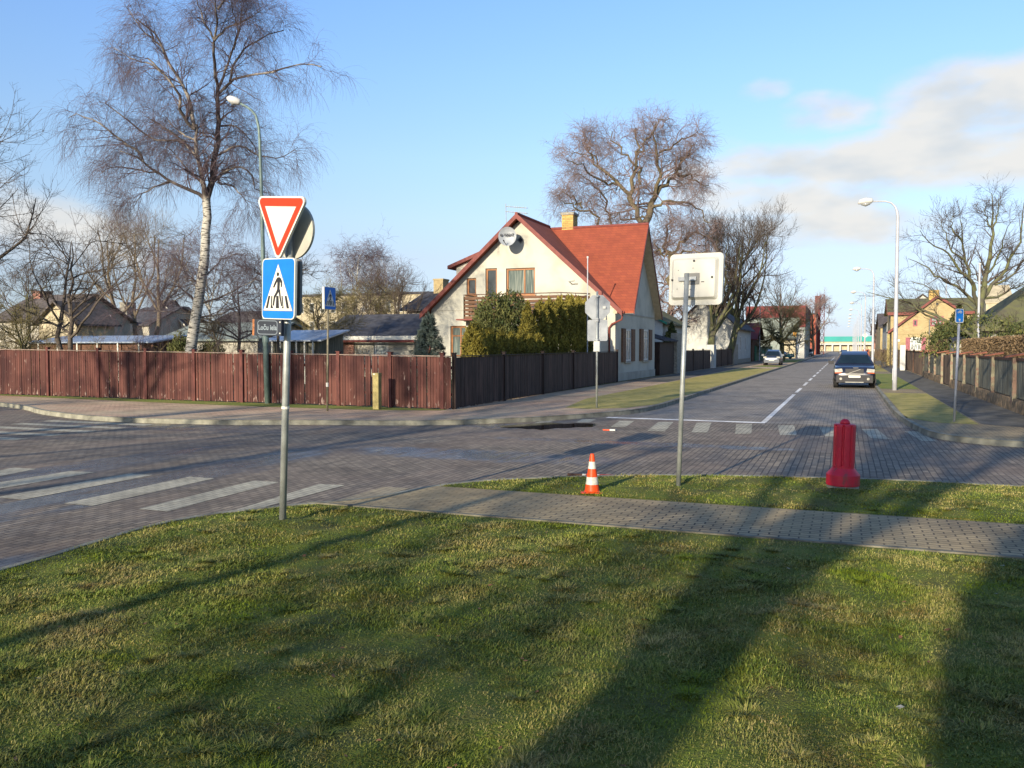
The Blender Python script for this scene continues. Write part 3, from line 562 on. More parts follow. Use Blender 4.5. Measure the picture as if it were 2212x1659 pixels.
def yield_post():
    base = GP(610, 1130, ZL); Y = 9.38; top = PD(628, 438, Y + .05)
    t = thing('sign_post', 'nearest tall sign post on the lawn with give way, crossing and street name signs', 'sign post', base)
    b = MB(base); b.tube([base - Vector((0, 0, .05)), base.lerp(top, .5), top], .039, 16); b.build('pole', M['metal'], t, True)
    b = MB(base); p1 = base.lerp(top, .36); p2 = base.lerp(top, .368); b.tube([p1, p2], .044, 12); b.build('sticker_band', M['signwhite'], t)
    ya = math.radians(-36) + TH                        # faces the drivers of the near street
    def sub(name, D, m=None):                          # sign root inside the post
        c = PD(*D, Y) - base; o = bpy.data.objects.new(name, None); COL.objects.link(o); o.parent = t; o.location = c; o.rotation_euler = (0, 0, ya); return o
    s1 = 197.0
    fw = Vector((math.sin(-ya) * -1, 0, 0))
    def onto(o, forward): d = Vector((math.sin(ya), -math.cos(ya), 0)); o.location = Vector(o.location) + d * forward
    # give way triangle
    k = 1 / s1 / math.cos(math.radians(36)); W3 = 57.8 * k * 1.17; h1 = 64 / s1; h2 = 66 / s1
    pts = [(-W3, h1), (W3, h1), (0, -h2 * 1.16)]
    b = MB(); plate(b, rpoly(pts, .055), .03); o = b.build('give_way_sign', M['signwhite'], t); o.location = PD(613.4, 491, Y) - base; o.rotation_euler = (0, math.radians(6.0), ya); onto(o, .06)
    def sc(f, q=0): return [(x * f, (z - .1) * f + .1 + q) for x, z in pts]
    flat('grey_outline', [rpoly(sc(.925), .042, 0)], M['signgrey'], o, -.0010); flat('red_border', [rpoly(sc(.912), .041, 0)], M['signred'], o, -.0022)
    q = [(-W3 * .60, h1 * .66), (W3 * .60, h1 * .66), (0, -h2 * .66)]
    flat('inner_outline', [[(x, z) for x, z in [(-W3 * .62, h1 * .675), (W3 * .62, h1 * .675), (0, -h2 * .70)]]], M['signgrey'], o, -.0032); flat('white_centre', [q], M['signwhite'], o, -.0044)
    # round sign seen from behind
    b = MB(); r = 60 / s1; ring = [(r * 1.08 * math.cos(a / 24 * math.pi), 0, r * math.sin(a / 24 * math.pi)) for a in range(48)]; plate(b, ring, .03)
    o = b.build('round_sign', M['signback'], t); o.location = PD(613.4, 497, Y) - base; o.rotation_euler = (0, 0, ya); onto(o, -.12)
    # pedestrian crossing sign, with its twin behind
    W4 = 43.5 * k; H4 = 65.0 / s1
    b = MB(); plate(b, rrect(-W4, W4, -H4, H4, .05), .03); o = b.build('crossing_sign', M['signwhite'], t); o.location = PD(610.6, 624.5, Y) - base; o.rotation_euler = (0, math.radians(2.2), ya); onto(o, .06)
    cross_picto(W4, H4, o, -.003, False)
    b = MB(); plate(b, rrect(-W4, W4, -H4 * .9, H4 * .96, .05), .03); o = b.build('rear_sign', M['signgrey'], t); o.location = PD(610.6, 622, Y) - base; o.rotation_euler = (0, math.radians(2), ya); onto(o, -.05); o.location = Vector(o.location) - Vector((math.cos(ya), math.sin(ya), 0)) * .045
    # street name plate
    o = MB(); o.box(-.165, .165, -.03, .03, -.088, .088); c = o.build('street_name_plate', M['navy'], t); c.location = PD(594, 708, Y) - base + Vector((0, 0, .0)); c.rotation_euler = (0, math.radians(1.5), math.radians(-16) + TH)
    c.location = Vector(c.location) + Vector((.0, -.1, 0))
    b = MB(); P1 = rrect(-.125, .118, -.075, .075, .03, -.0315); P2 = rrect(-.119, .112, -.069, .069, .026, -.0315); n = len(P1)
    i1 = b.v(P1); i2 = b.v(P2)
    for k2 in range(n): b.f(i1 + k2, i1 + (k2 + 1) % n, i2 + (k2 + 1) % n, i2 + k2)
    b.build('border_line', M['navyline'], c)
    text('Loču iela', .078, M['navyline'], c, mt=Matrix.Translation((-.003, -.032, -.002)), squeeze=.78, bold=.002)
    b = MB(); b.box(-.19, -.1652, -.028, .028, -.088, .088); b.build('end_strip', M['orangebrown'], c)
    
    for bzz in (.06, -.06): b = MB(); b.tube([(.15, -.034, bzz), (.15, -.029, bzz)], .008, 8); b.build('bolt', M['signwhite'], c)
yield_post()

def white_sign():
    base = GP(1465, 1053, ZL); Y = 11.78; top = PD(1484, 590, Y)
    t = thing('sign_post', 'grey post on the lawn carrying a large white square sign seen from behind', 'sign post', base)
    b = MB(base); b.tube([base - Vector((0, 0, .05)), top], .033, 16); b.build('pole', M['metal'], t, True)
    TL, TR, BR, BL = PD(1455.6, 548, Y + .32), PD(1574.3, 540.6, Y - .1), PD(1561.8, 657, Y - .1), PD(1446, 658, Y + .32)
    c = (TL + TR + BR + BL) / 4; ex = ((TR + BR) - (TL + BL)) / 2; ey = ((TL + TR) - (BL + BR)) / 2; w = ex.length / 2; exn = ex.normalized(); ey = ey - exn * ey.dot(exn); h = ey.length / 2; eyn = ey.normalized(); en = exn.cross(eyn)  # en towards camera
    if en.y > 0: en = -en
    mt = Matrix((exn, -en, eyn)).transposed().to_4x4(); mt.translation = c - base
    b = MB(); plate(b, rrect(-w, w, -h, h, .06), .05); o = b.build('panel', M['plastic_white'], t); o.matrix_local = mt
    o.location = Vector(o.location)
    b = MB(); x0, x1, zz0, zz1 = -w * .90, w * .84, -h * .80, h * .84
    P0 = rrect(x0, x1, zz0, zz1, .04, 0.0); P1 = rrect(x0 + .035, x1 - .035, zz0 + .035, zz1 - .035, .03, -.05); n = len(P0); i0 = b.v(P0); i1 = b.v(P1)
    for k in range(n): b.f(i0 + k, i0 + (k + 1) % n, i1 + (k + 1) % n, i1 + k)
    b.f(*range(i1, i1 + n)); b.build('raised_back', M['plastic_white'], o)
    b = MB(); bx = lambda z: (z - 445) / 570 * 2 * w; bz = lambda z: (475 - z) / 545 * 2 * h
    b.box(bx(335), bx(500), -.058, -.0505, bz(535), bz(415)); b.build('bracket_plate', M['signgrey'], o)
    b = MB(); b.box(bx(280), bx(470), -.085, -.06, bz(495), bz(455)); b.build('clamp', M['galvback'], o)
    for (x, y) in ((437, 285), (208, 482), (632, 463), (394, 663)):
        b = MB(); b.tube([(bx(x), -.062, bz(y)), (bx(x), -.049, bz(y))], .016, 10); b.build('bolt', M['signblack'], o)
    for (x, y) in ((270, 380), (427, 362), (263, 578), (404, 585)):
        b = MB(); b.tube([(bx(x), -.0545, bz(y)), (bx(x), -.049, bz(y))], .008, 8); b.build('small_bolt', M['signgrey'], o)
    b = MB(); b.box(bx(518), bx(550), -.0512, -.0502, bz(514), bz(504)); b.build('sticker', M['signblack'], o)
    # push the panel just behind the pole
    o.location = Vector(o.location) + Vector((ST * -1, CT, 0)) * .17
white_sign()

def stop_back():
    base = GP(1289, 881, ZS); t = thing('sign_post', 'thin grey post by the far kerb with octagonal sign back and two plates below', 'sign post', base)
    top = base + Vector((0, 0, 3.6)); b = MB(base); b.tube([base - Vector((0, 0, .05)), top], .035, 12); b.build('pole', M['metal'], t, True)
    def pl(name, P, dz, m='galvback'):
        b = MB(); plate(b, P, .02); o = b.build(name, M[m], t); o.location = (0, .05, dz); return o
    k = 1 / 69.8; R = 26.3 * k / math.cos(math.pi / 8)
    def hz(y): return (881 - y) * k
    pl('octagonal_sign', [(R * math.cos((i + .5) * math.pi / 4) * 1.02, 0, R * math.sin((i + .5) * math.pi / 4)) for i in range(8)], hz(664)).rotation_euler = (0, 0, .25)
    pl('square_plate', rrect(-.31, .31, -.325, .325, .05), hz(713.5)).rotation_euler = (0, 0, .25)
    b = MB(); b.box(-.09, .10, -.07, .045, hz(759), hz(737)); b.build('junction_box', M['signwhite'], t)
    for y in (640, 689, 693, 734): b = MB(); b.box(-.055, .055, -.05, .05, hz(y) - .02, hz(y) + .02); b.build('clamp', M['galvback'], t)
    b = MB(); b.box(.17, .26, .044, .049, hz(664) - .04, hz(664) + .03); b.build('sticker', M['signwhite'], t)
stop_back()

def cross2():
    base = GP(707, 888, ZS); t = thing('sign_post', 'brownish post before the red fence with a shaded blue crossing sign', 'sign post', base)
    b = MB(base); b.tube([base - Vector((0, 0, .05)), PD(709, 622, 25.17)], .03, 12); b.build('pole', M['oldpole'], t, True)
    k = 1 / 73.5; yaw = math.radians(65) + TH
    b = MB(); W2 = .27; H2 = 24 * k; plate(b, rrect(-W2, W2, -H2, H2, .03), .08); o = b.build('crossing_sign', M['signwhite'], t); o.location = PD(713, 644.5, 25.1) - base; o.rotation_euler = (0, 0, yaw)
    cross_picto(W2, H2, o, -.003, True)
    b = MB(); c = PD(707, 831, 25.12) - base; b.tube([c - Vector((0, 0, .06)), c + Vector((0, 0, .06))], .04, 10); b.build('sticker_band', M['signwhite'], t)
cross2()

def bike_sign():
    base = GP(2061, 911, ZS); t = thing('sign_post', 'slim white post with a small blue cycle lane sign on the right verge', 'sign post', base)
    top = PD(2073, 670, 21.5); b = MB(base); b.tube([base - Vector((0, 0, .05)), top], .03, 12); b.build('pole', M['lampwhite'], t, True)
    k = 1 / 85.8; W2 = 9.2 * k * 1.03; H2 = 15 * k; b = MB(); plate(b, rrect(-W2, W2, -H2, H2, .035), .02); o = b.build('cycle_sign', M['signwhite'], t); o.location = PD(2073, 682, 21.42) - base; o.rotation_euler = (0, 0, TH + .1)
    flat('face', [rrect(-W2 * .86, W2 * .86, -H2 * .9, H2 * .9, .03)], M['signblue'], o, -.003)
    b = MB(); R = .024
    for cx_ in (-.034, .034):
        P1 = [(cx_ + R * math.cos(a / 8 * math.pi), -.005, .085 + R * math.sin(a / 8 * math.pi)) for a in range(16)]; P2 = [(cx_ + R * .6 * math.cos(a / 8 * math.pi), -.005, .085 + R * .6 * math.sin(a / 8 * math.pi)) for a in range(16)]
        i1 = b.v(P1); i2 = b.v(P2)
        for q in range(16): b.f(i1 + q, i1 + (q + 1) % 16, i2 + (q + 1) % 16, i2 + q)
    for (a, c) in (((-.034, .085), (-.012, .122)), ((-.012, .122), (.024, .122)), ((.024, .122), (.034, .085)), ((-.012, .122), (0, .085)), ((0, .085), (.024, .122)), ((-.034, .085), (0, .085)), ((.02, .13), (.034, .13))):
        a = Vector((a[0], -.0055, a[1])); c = Vector((c[0], -.0055, c[1])); d = (c - a).normalized(); nn = Vector((-d.z, 0, d.x)) * .004; b.face([a - nn, c - nn, c + nn, a + nn])
    b.build('bicycle_symbol', M['signwhite'], o)
    flat('arrow', [[(-.012, -H2 * .82), (.012, -H2 * .82), (.012, -H2 * .62), (.034, -H2 * .62), (0, -H2 * .38), (-.034, -H2 * .62), (-.012, -H2 * .62)]], M['signwhite'], o, -.005)
bike_sign()

def diamond():
    c = PD(1869, 726, 140); t = thing('sign_post', 'distant white diamond sign on a thin post by the right kerb', 'sign post', (c.x, c.y, ZS))
    b = MB(); b.tube([(0, 0, -.05), (0, 0, c.z)], .05, 8); b.build('pole', M['lampwhite'], t)
    b = MB(); plate(b, [(.45, 0, 0), (0, 0, .45), (-.45, 0, 0), (0, 0, -.45)], .03); o = b.build('diamond_sign', M['signwhite'], t); o.location = (0, -.09, c.z)
diamond()
c = PD(1823.5, 0, 10)

# ================================================================ CONE, BOLLARD, POSTS
def cone():
    base = GP(1279, 1064, ZL); t = thing('traffic_cone', 'orange and white traffic cone on the grass by the kerb', 'cone', base, .2)
    b = MB(); P = [(-.145, -.145), (.145, -.145), (.145, .145), (-.145, .145)]
    b.extr([(x, y, .0) for x, y in rect_round(.145, .03)], (0, 0, .018)); b.build('base', M['orange'], t)
    prof = [(.112, .018), (.104, .03), (.096, .05)]
    def rr(z): return .095 + (.03 - .095) * (z - .05) / (.50 - .05)
    segs = [('lower_cone', .03, .115, 'orange', 0), ('white_band', .115, .215, 'reflwhite', .0015), ('middle_cone', .215, .325, 'orange', 0), ('white_band', .325, .42, 'reflwhite', .0015), ('cone_tip', .42, .51, 'orange', 0)]
    for n, a, c, m, e in segs:
        b = MB(); pr = [(rr(a) + e, a), (rr(c) + e, c)]
        if n == 'lower_cone': pr = [(.115, .018), (.107, .024)] + pr
        if n == 'cone_tip': pr += [(.027, .519), (.018, .526)]
        b.lathe(pr, 28); b.build(n, M[m], t, False)
def rect_round(h, r, n=4):
    P = []
    for cx_, cy_, a0 in ((h - r, -h + r, -90), (h - r, h - r, 0), (-h + r, h - r, 90), (-h + r, -h + r, 180)):
        for k in range(n + 1): a = math.radians(a0 + 90 * k / n); P.append((cx_ + r * math.cos(a), cy_ + r * math.sin(a)))
    return P
cone()
def buoy():
    base = GP(1820, 1054, ZL); t = thing('bollard', 'fat glossy red ribbed plastic bollard on a broad round base', 'bollard', base); t.rotation_euler = (0, math.radians(1.2), 0)
    b = MB(); b.lathe([(.205, -.02), (.212, .0), (.212, .035), (.20, .042)], 32); b.build('concrete_foot', M['concrete'], t, False)
    b = MB(); b.lathe([(.20, .042), (.219, .047), (.221, .055), (.221, .190), (.217, .198), (.160, .268), (.150, .285)], 72); b.build('base_drum', M['buoyred'], t, False)
    def rib(k, n, z): 
        q = (k % 9) / 9; return 1.0 if q < .72 else .86
    b = MB(); b.lathe([(.143, .28), (.143, .31), (.143, .32), (.144, .86), (.139, .885), (.12, .895), (.05, .897)], 72, fn=lambda k, n, z: rib(k, n, z) if .315 < z < .88 else 1); b.build('ribbed_column', M['buoyred'], t, False)
    b = MB(); b.lathe([(.066, .893), (.066, .915), (.055, .94), (.034, .957), (.01, .963)], 24); b.build('top_knob', M['buoyred'], t, True)
buoy()
def marker():
    base = GP(815, 884, ZS); t = thing('marker_post', 'square weathered yellow concrete marker post before the red fence', 'post', base)
    b = MB(); b.box(-.098, .098, -.098, .098, -.05, .99); b.build('post', M['yellowpost'], t); b = MB(); b.box(-.103, .103, -.103, .103, .99, 1.10); b.build('cap', M['yellowpost'], t)
    b = MB(); b.box(-.08, -.01, -.106, -.104, 1.05, 1.085); b.build('tag_plate', M['signwhite'], t)
marker()
def barpole():
    a = GP(1226, 1025, .03); c = GP(1374, 1030, .03); t = thing('barrier_pole', 'striped red and white pole lying on the road edge behind the cone', 'pole', a)
    d = c - a
    for s0, s1, m, n in ((0, .22, 'wooddark', 'dark_end'), (.22, .27, 'reflwhite', 'white_band'), (.27, .42, 'polered', 'red_section'), (.42, .47, 'reflwhite', 'white_band'), (.47, 1, 'polered', 'red_section')):
        b = MB(a); b.tube([a + d * s0, a + d * s1], .022, 10); b.build(n, M[m], t)
barpole()
def debris():
    a = GP(1303, 927, .03); t = thing('broken_reflector', 'small broken orange and white reflector stick lying by the puddle', 'reflector', a)
    c = GP(1326, 927, .03); b = MB(a); b.box(a.x, a.x + .17, a.y - .03, a.y + .03, .005, .03); b.build('orange_end', M['orange'], t)
    b = MB(a); b.box(a.x + .171, a.x + .30, a.y - .04, a.y + .04, .005, .035); b.build('white_end', M['signwhite'], t)
debris()

# ================================================================ STREET LAMPS
def lamp_left():
    base = GP(578, 872, ZS); Y = 28.48
    t = thing('street_lamp', 'tall green grey street lamp rising behind the give way sign', 'street lamp', base)
    P = [base - Vector((0, 0, .1)), PD(572, 700, Y), PD(565, 420, Y), PD(561, 302, Y), PD(559, 275, Y), PD(553, 250, Y), PD(543, 238, Y), PD(530, 229, Y), PD(515, 221.5, Y)]
    b = MB(base); b.tube(P, [.09, .085, .055, .045, .042, .04, .038, .036, .034], 14); b.build('pole', M['greenpole'], t, True)
    b = MB(base); b.tube([PD(574, 740, Y), PD(573.6, 728, Y)], .11, 14); b.build('collar', M['greenpole'], t)
    h0 = PD(520, 222, Y); h1 = PD(490, 211, Y); d = (h1 - h0); b = MB(base)
    for i in range(1): b.tube([h0, h0 + d * .12, h0 + d * .45, h0 + d * .8, h0 + d], [.05, .10, .125, .11, .035], 16)
    b.build('lamp_housing', M['lamphead'], t, True)
    b = MB(base); b.tube([h0 + d * .3 - Vector((0, 0, .06)), h0 + d * .55 - Vector((0, 0, .08)), h0 + d * .85 - Vector((0, 0, .05))], [.05, .095, .04], 12); b.build('lamp_glass', M['lampglass'], t, True)
lamp_left()
def lamp_proto(hgt=8.25):
    t = thing('street_lamp', 'nearest white street lamp on the right verge, tallest in the picture', 'street lamp', (0, 0, 0), 0, 'white street lamps along the right kerb')
    P = [(0, 0, -.1), (0, 0, 1.0), (0, 0, hgt - .75), (-.03, 0, hgt - .5), (-.11, 0, hgt - .28), (-.27, 0, hgt - .11), (-.5, 0, hgt - .03), (-1.05, 0, hgt)]
    b = MB(); b.tube(P, [.10, .095, .064, .054, .044, .038, .034, .032], 12); b.build('pole', M['lampwhite'], t, True)
    b = MB(); b.box(-.1, -.085, -.05, .05, .45, .95); b.build('service_door', M['lamphead'], t)
    b = MB(); b.tube([(-1.0, 0, hgt + .01), (-1.06, 0, hgt + .03), (-1.3, 0, hgt + .045), (-1.5, 0, hgt + .01), (-1.62, 0, hgt - .07)], [.04, .12, .14, .12, .03], 12); b.build('lamp_housing', M['lamphead'], t, True)
    b = MB(); b.tube([(-1.12, 0, hgt - .07), (-1.3, 0, hgt - .11), (-1.48, 0, hgt - .09)], [.06, .1, .05], 10); b.build('lamp_glass', M['lampglass'], t, True)
    return t
def dup(root, loc, rz=0, label=None, scale=None, group=None):
    r = root.copy(); COL.objects.link(r); r.location = loc; r.rotation_euler = (0, 0, rz)
    if scale: r.scale = scale
    if label: r['label'] = label
    if group: r['group'] = group
    def rec(a, bq):
        for ch in a.children:
            c = ch.copy(); COL.objects.link(c); c.parent = bq; rec(ch, c)
    rec(root, r); return r
lp = lamp_proto(); lp.location = (2.02, 40.9, ZS)
names = ['second', 'third', 'fourth', 'fifth', 'sixth', 'seventh', 'eighth', 'ninth', 'tenth']
for i, v in enumerate([75.5, 107, 133, 157, 181, 203, 226, 252, 285]):
    dup(lp, (2.05, v, ZS), 0, f'{names[i]} white street lamp from the camera along the right kerb')
# lamp and trees behind the photographer whose shadows cross the lawn are added below

# ================================================================ FENCES
def board_fence(name, label, a, bb, h0, h1, bw, gap, m, postm, posts, railm=None, cat='fence', z=ZS, ph=.12, rail=True, slatgap=None, thick=.022, group=None, seed=1):
    a = Vector((a[0], a[1], 0)); bb = Vector((bb[0], bb[1], 0)); d = (bb - a); Ln = d.length; d.normalize(); nn = Vector((d.y, -d.x, 0))   # nn = street side
    t = thing(name, label, cat, (a.x, a.y, z), group=group); R = random.Random(seed); off = Vector((a.x, a.y, z))
    mb = MB(off); s = 0
    while s < Ln - bw * .5:
        w = min(bw * R.uniform(.93, 1.03), Ln - s); h = h0 + (h1 - h0) * s / Ln - R.random() * .012 - .04; q = nn * R.uniform(-.004, .006); tl = R.uniform(-.006, .006)
        p0 = a + d * s; p1 = a + d * (s + w); mb.r = R.random(); zb = z + R.uniform(.01, .05)
        mb.hexa([p0 + q + Vector((0, 0, zb)), p1 + q + Vector((0, 0, zb)), p1 + q - nn * thick + Vector((0, 0, zb)), p0 + q - nn * thick + Vector((0, 0, zb)),
                 p0 + q + d * tl + Vector((0, 0, z + h)), p1 + q + d * tl + Vector((0, 0, z + h)), p1 + q - nn * thick + d * tl + Vector((0, 0, z + h)), p0 + q - nn * thick + d * tl + Vector((0, 0, z + h))])
        g = gap * R.uniform(.4, 1.4)
        if slatgap and R.random() < slatgap: g = gap * 3.0
        s += w + g
    mb.build('boards', M[m], t, rnd=True)
    if rail:
        r = MB(off); cuts = [0] + [p for p in posts if 0 < p < Ln] + [Ln]
        for k in range(len(cuts) - 1):
            s0, s1 = cuts[k] + .03, cuts[k + 1] - .03; H0 = h0 + (h1 - h0) * s0 / Ln; H1 = h0 + (h1 - h0) * s1 / Ln; e = .035
            def bar(zz0, zz1, n0, n1):
                r.hexa([a + d * s0 + nn * n0 + Vector((0, 0, z + H0 + zz0)), a + d * s1 + nn * n0 + Vector((0, 0, z + H1 + zz0)), a + d * s1 + nn * n1 + Vector((0, 0, z + H1 + zz0)), a + d * s0 + nn * n1 + Vector((0, 0, z + H0 + zz0)),
                        a + d * s0 + nn * n0 + Vector((0, 0, z + H0 + zz1)), a + d * s1 + nn * n0 + Vector((0, 0, z + H1 + zz1)), a + d * s1 + nn * n1 + Vector((0, 0, z + H1 + zz1)), a + d * s0 + nn * n1 + Vector((0, 0, z + H0 + zz1))])
            bar(-.028, .0, .045, -.06)
        r.build('top_rail', M[railm or postm], t)
        r = MB(off)
        for fz in (.25, .75):
            p0, p1 = a - nn * (thick + .012), bb - nn * (thick + .012)
            r.hexa([p0 + Vector((0, 0, z + h0 * fz)), p1 + Vector((0, 0, z + h1 * fz)), p1 - nn * .05 + Vector((0, 0, z + h1 * fz)), p0 - nn * .05 + Vector((0, 0, z + h0 * fz)), p0 + Vector((0, 0, z + h0 * fz + .08)), p1 + Vector((0, 0, z + h1 * fz + .08)), p1 - nn * .05 + Vector((0, 0, z + h1 * fz + .08)), p0 - nn * .05 + Vector((0, 0, z + h0 * fz + .08))])
        r.build('back_rail', M[postm], t)
    for p in posts:
        q = a + d * p; h = h0 + (h1 - h0) * p / Ln + .07; w = ph / 2; mb = MB(off)
        P = [q - d * w + nn * .05, q + d * w + nn * .05, q + d * w - nn * .07, q - d * w - nn * .07]
        mb.hexa([x + Vector((0, 0, z - .05)) for x in P] + [x + Vector((0, 0, z + h)) for x in P])
        P = [q - d * (w + .02) + nn * .07, q + d * (w + .02) + nn * .07, q + d * (w + .02) - nn * .09, q - d * (w + .02) - nn * .09]
        mb.hexa([x + Vector((0, 0, z + h)) for x in P] + [x + Vector((0, 0, z + h + .025)) for x in P])
        mb.build('post', M[postm], t)
    return t
fa = Vector((-36.0, 24.60)); fb = Vector((-11.06, 23.34)); fd = (fb - fa)
def fs(x):                                             # run along the fence at picture column x
    d, _ = ray(x, 800); t = (fa.x * fd.y - fa.y * fd.x) / (d.x * fd.y - d.y * fd.x); return (Vector((d.x * t, d.y * t)) - fa).length
board_fence('board_fence', 'long weathered red brown board fence along the cross street', fa, fb, 1.86, 1.62, .098, .013, 'fencered', 'postred', [1.2, fs(104), fs(213), fs(316), fs(420), fs(523), fs(628), fs(731.5), fs(843), fs(956)], 'rail', slatgap=.10, seed=5)
board_fence('board_fence', 'dark brown board fence running from the street corner to the cream house', (-11.02, 23.42), (-11.5, 45.3), 1.62, 1.66, .10, .008, 'fencebrown', 'fencebrown', [.1, 4.4, 8.8, 13.2, 17.6, 21.8], 'fencebrown', slatgap=.05, seed=6, ph=.09)
board_fence('board_fence', 'dark brown fence beyond the dark shed, before the brick post', (-11.35, 64), (-11.3, 78.2), 1.66, 1.66, .11, .01, 'fencebrown', 'fencebrown', [.1, 5, 10], 'rail', seed=7)
board_fence('board_fence', 'dark brown fence under the mossy street trees', (-11.3, 80.3), (-11.3, 94.6), 1.7, 1.7, .11, .01, 'fencebrown', 'fencebrown', [.1, 5, 10], 'fencebrown', seed=8)
b = MB(); b.box(-11.7, -11.05, 78.5, 80.0, ZS - .05, ZS + 2.1); tag(b.build('gate_post', M['whitewall']), 'white rendered gate post between the two dark brown fences', 'gate post')
b = MB(); b.box(-11.7, -11.2, 94.8, 98.6, ZS - .05, ZS + 2.2); tag(b.build('gate_wall', M['concrete']), 'grey concrete gate wall beside the white shuttered house', 'wall')
b = MB(); b.box(-11.75, -11.3, 61.8, 63.8, ZS - .05, ZS + 2.9); tag(b.build('gate_pillar', M['concrete']), 'tall grey block pillar between the dark shed and brown fence', 'pillar')
# right-hand fence: rubble plinth, brick pillars, grey boards
def right_fence():
    uf = 4.72; pv = [22.2, 25.3, 29.0, 33.0, 36.7, 40.5, 45.1]; pv2 = [49.4, 53.2, 56.8, 60.5]
    for idx, (vs, lab) in enumerate(((pv, 'grey board fence with brick pillars and tile caps before the hedge'), (pv2, 'short far run of grey board fence with brick pillars past the gate'))):
        t = thing('pillar_fence', lab, 'fence', (uf, vs[0], ZS)); off = Vector((uf, vs[0], ZS)); R = random.Random(idx + 3)
        b = MB(off); nseg = 60; L0, L1 = vs[0] - .2, vs[-1] + .2
        # uneven rubble plinth
        V = []
        prof = [(-.14, -.05), (-.13, .12), (-.115, .26), (-.09, .36), (.10, .36), (.12, -.05)]; rings = []
        ns = int((L1 - L0) / .16)
        for i in range(ns + 1):
            v = L0 + (L1 - L0) * i / ns; rings.append(b.v([(uf + x + R.uniform(-.018, .018), v, ZS + z + (R.uniform(-.015, .015) if z > 0 else 0)) for x, z in prof]))
        for i in range(ns):
            for k in range(len(prof) - 1): b.f(rings[i] + k, rings[i + 1] + k, rings[i + 1] + k + 1, rings[i] + k + 1)
        b.build('stone_plinth', M['stone'], t)
        for i in range(len(vs) - 1):
            b = MB(off); s = vs[i] + .17
            while s < vs[i + 1] - .2:
                b.r = R.random(); w = .115 * R.uniform(.9, 1.05); q = R.uniform(-.004, .004); b.box(uf - .02 + q, uf + .0 + q, s, s + w, ZS + .40, ZS + 1.48 + R.uniform(-.01, .01)); s += w + .004
            b.build('board_panel', M['fencegrey'], t, rnd=True)
            b = MB(off); b.box(uf - .045, uf + .04, vs[i] + .15, vs[i + 1] - .15, ZS + 1.482, ZS + 1.56); b.build('top_rail', M['wooddark'], t)
        for v in vs:
            b = MB(off); hh = 6
            rr = []
            for i in range(13):
                z = -.02 + i * 1.58 / 12; e = .12; rr.append(b.v([(uf - .115 + R.uniform(-.012, .012), v - e + R.uniform(-.012, .012), ZS + z), (uf - .115 + R.uniform(-.012, .012), v + e, ZS + z), (uf + .1, v + e, ZS + z), (uf + .1, v - e + R.uniform(-.012, .012), ZS + z)]))
            for i in range(12):
                for k in range(4): b.f(rr[i] + (k + 1) % 4, rr[i] + k, rr[i + 1] + k, rr[i + 1] + (k + 1) % 4)
            b.f(rr[-1] + 3, rr[-1] + 2, rr[-1] + 1, rr[-1])
            p = b.build('pillar', M['pillar'], t)
            b = MB(off); b.hexa([(uf - .33, v - .2, ZS + 1.57), (uf + .24, v - .2, ZS + 1.66), (uf + .24, v + .2, ZS + 1.66), (uf - .33, v + .2, ZS + 1.57), (uf - .33, v - .2, ZS + 1.61), (uf + .24, v - .2, ZS + 1.72), (uf + .24, v + .2, ZS + 1.72), (uf - .33, v + .2, ZS + 1.61)]); b.build('tile_cap', M['tile'], p)
    t = thing('garden_gate', 'brown wooden gate between the two runs of pillared fence', 'gate', (uf, 45.4, ZS)); off = Vector((uf, 45.4, ZS))
    b = MB(off); s = 45.45
    R = random.Random(2)
    while s < 49.0: b.r = R.random(); b.box(uf - .03, uf, s, s + .14, ZS + .06, ZS + 1.5); s += .147
    b.build('boards', M['fenceold'], t, rnd=True); b = MB(off); b.box(uf + .001, uf + .05, 45.45, 49.1, ZS + .4, ZS + .5); b.box(uf + .001, uf + .05, 45.45, 49.1, ZS + 1.2, ZS + 1.3); b.build('frame', M['wooddark'], t)
    board_fence('board_fence', 'old brown board fence on the right before the yellow brick house', (uf + .05, 102.2), (uf, 61.2), 1.62, 1.62, .12, .012, 'fenceold', 'wooddark', [.2, 8, 16, 24, 32, 40.5], 'wooddark', seed=11, ph=.16)
    board_fence('board_fence', 'pale worn picket fence far along the right pavement', (uf + .2, 165), (uf + .1, 112), 1.6, 1.6, .12, .05, 'fenceold', 'fenceold', [.2, 20, 40], seed=12, rail=False)
    board_fence('board_fence', 'green painted fence far down the left side', (-11.5, 121), (-11.5, 150), 2.0, 2.0, .3, .004, 'greenfence', 'greenfence', [.1, 14, 28.8], seed=13)
right_fence()
b = MB(); b.box(4.15, 4.5, 76.2, 76.7, ZS, ZS + .12); b.box(4.13, 4.52, 76.18, 76.72, ZS + .121, ZS + 2.05); tag(b.build('cable_cabinet', M['white']), 'tall narrow white cabinet standing by the old brown fence', 'cabinet')
c = GP(1888.5, 771, ZS); b = MB(); b.box(c.x - .45, c.x + .45, c.y - .1, c.y + .1, ZS + .3, ZS + 1.5); tag(b.build('notice_board', M['white']), 'small white board low beside the far right fence', 'board')
c = PD(1871, 760, 150); b = MB(); b.box(c.x - .55, c.x + .55, c.y - .1, c.y + .1, ZS, ZS + 1.5); tag(b.build('road_barrier', M['factoryorange']), 'small orange barrier panel under the diamond sign', 'barrier')

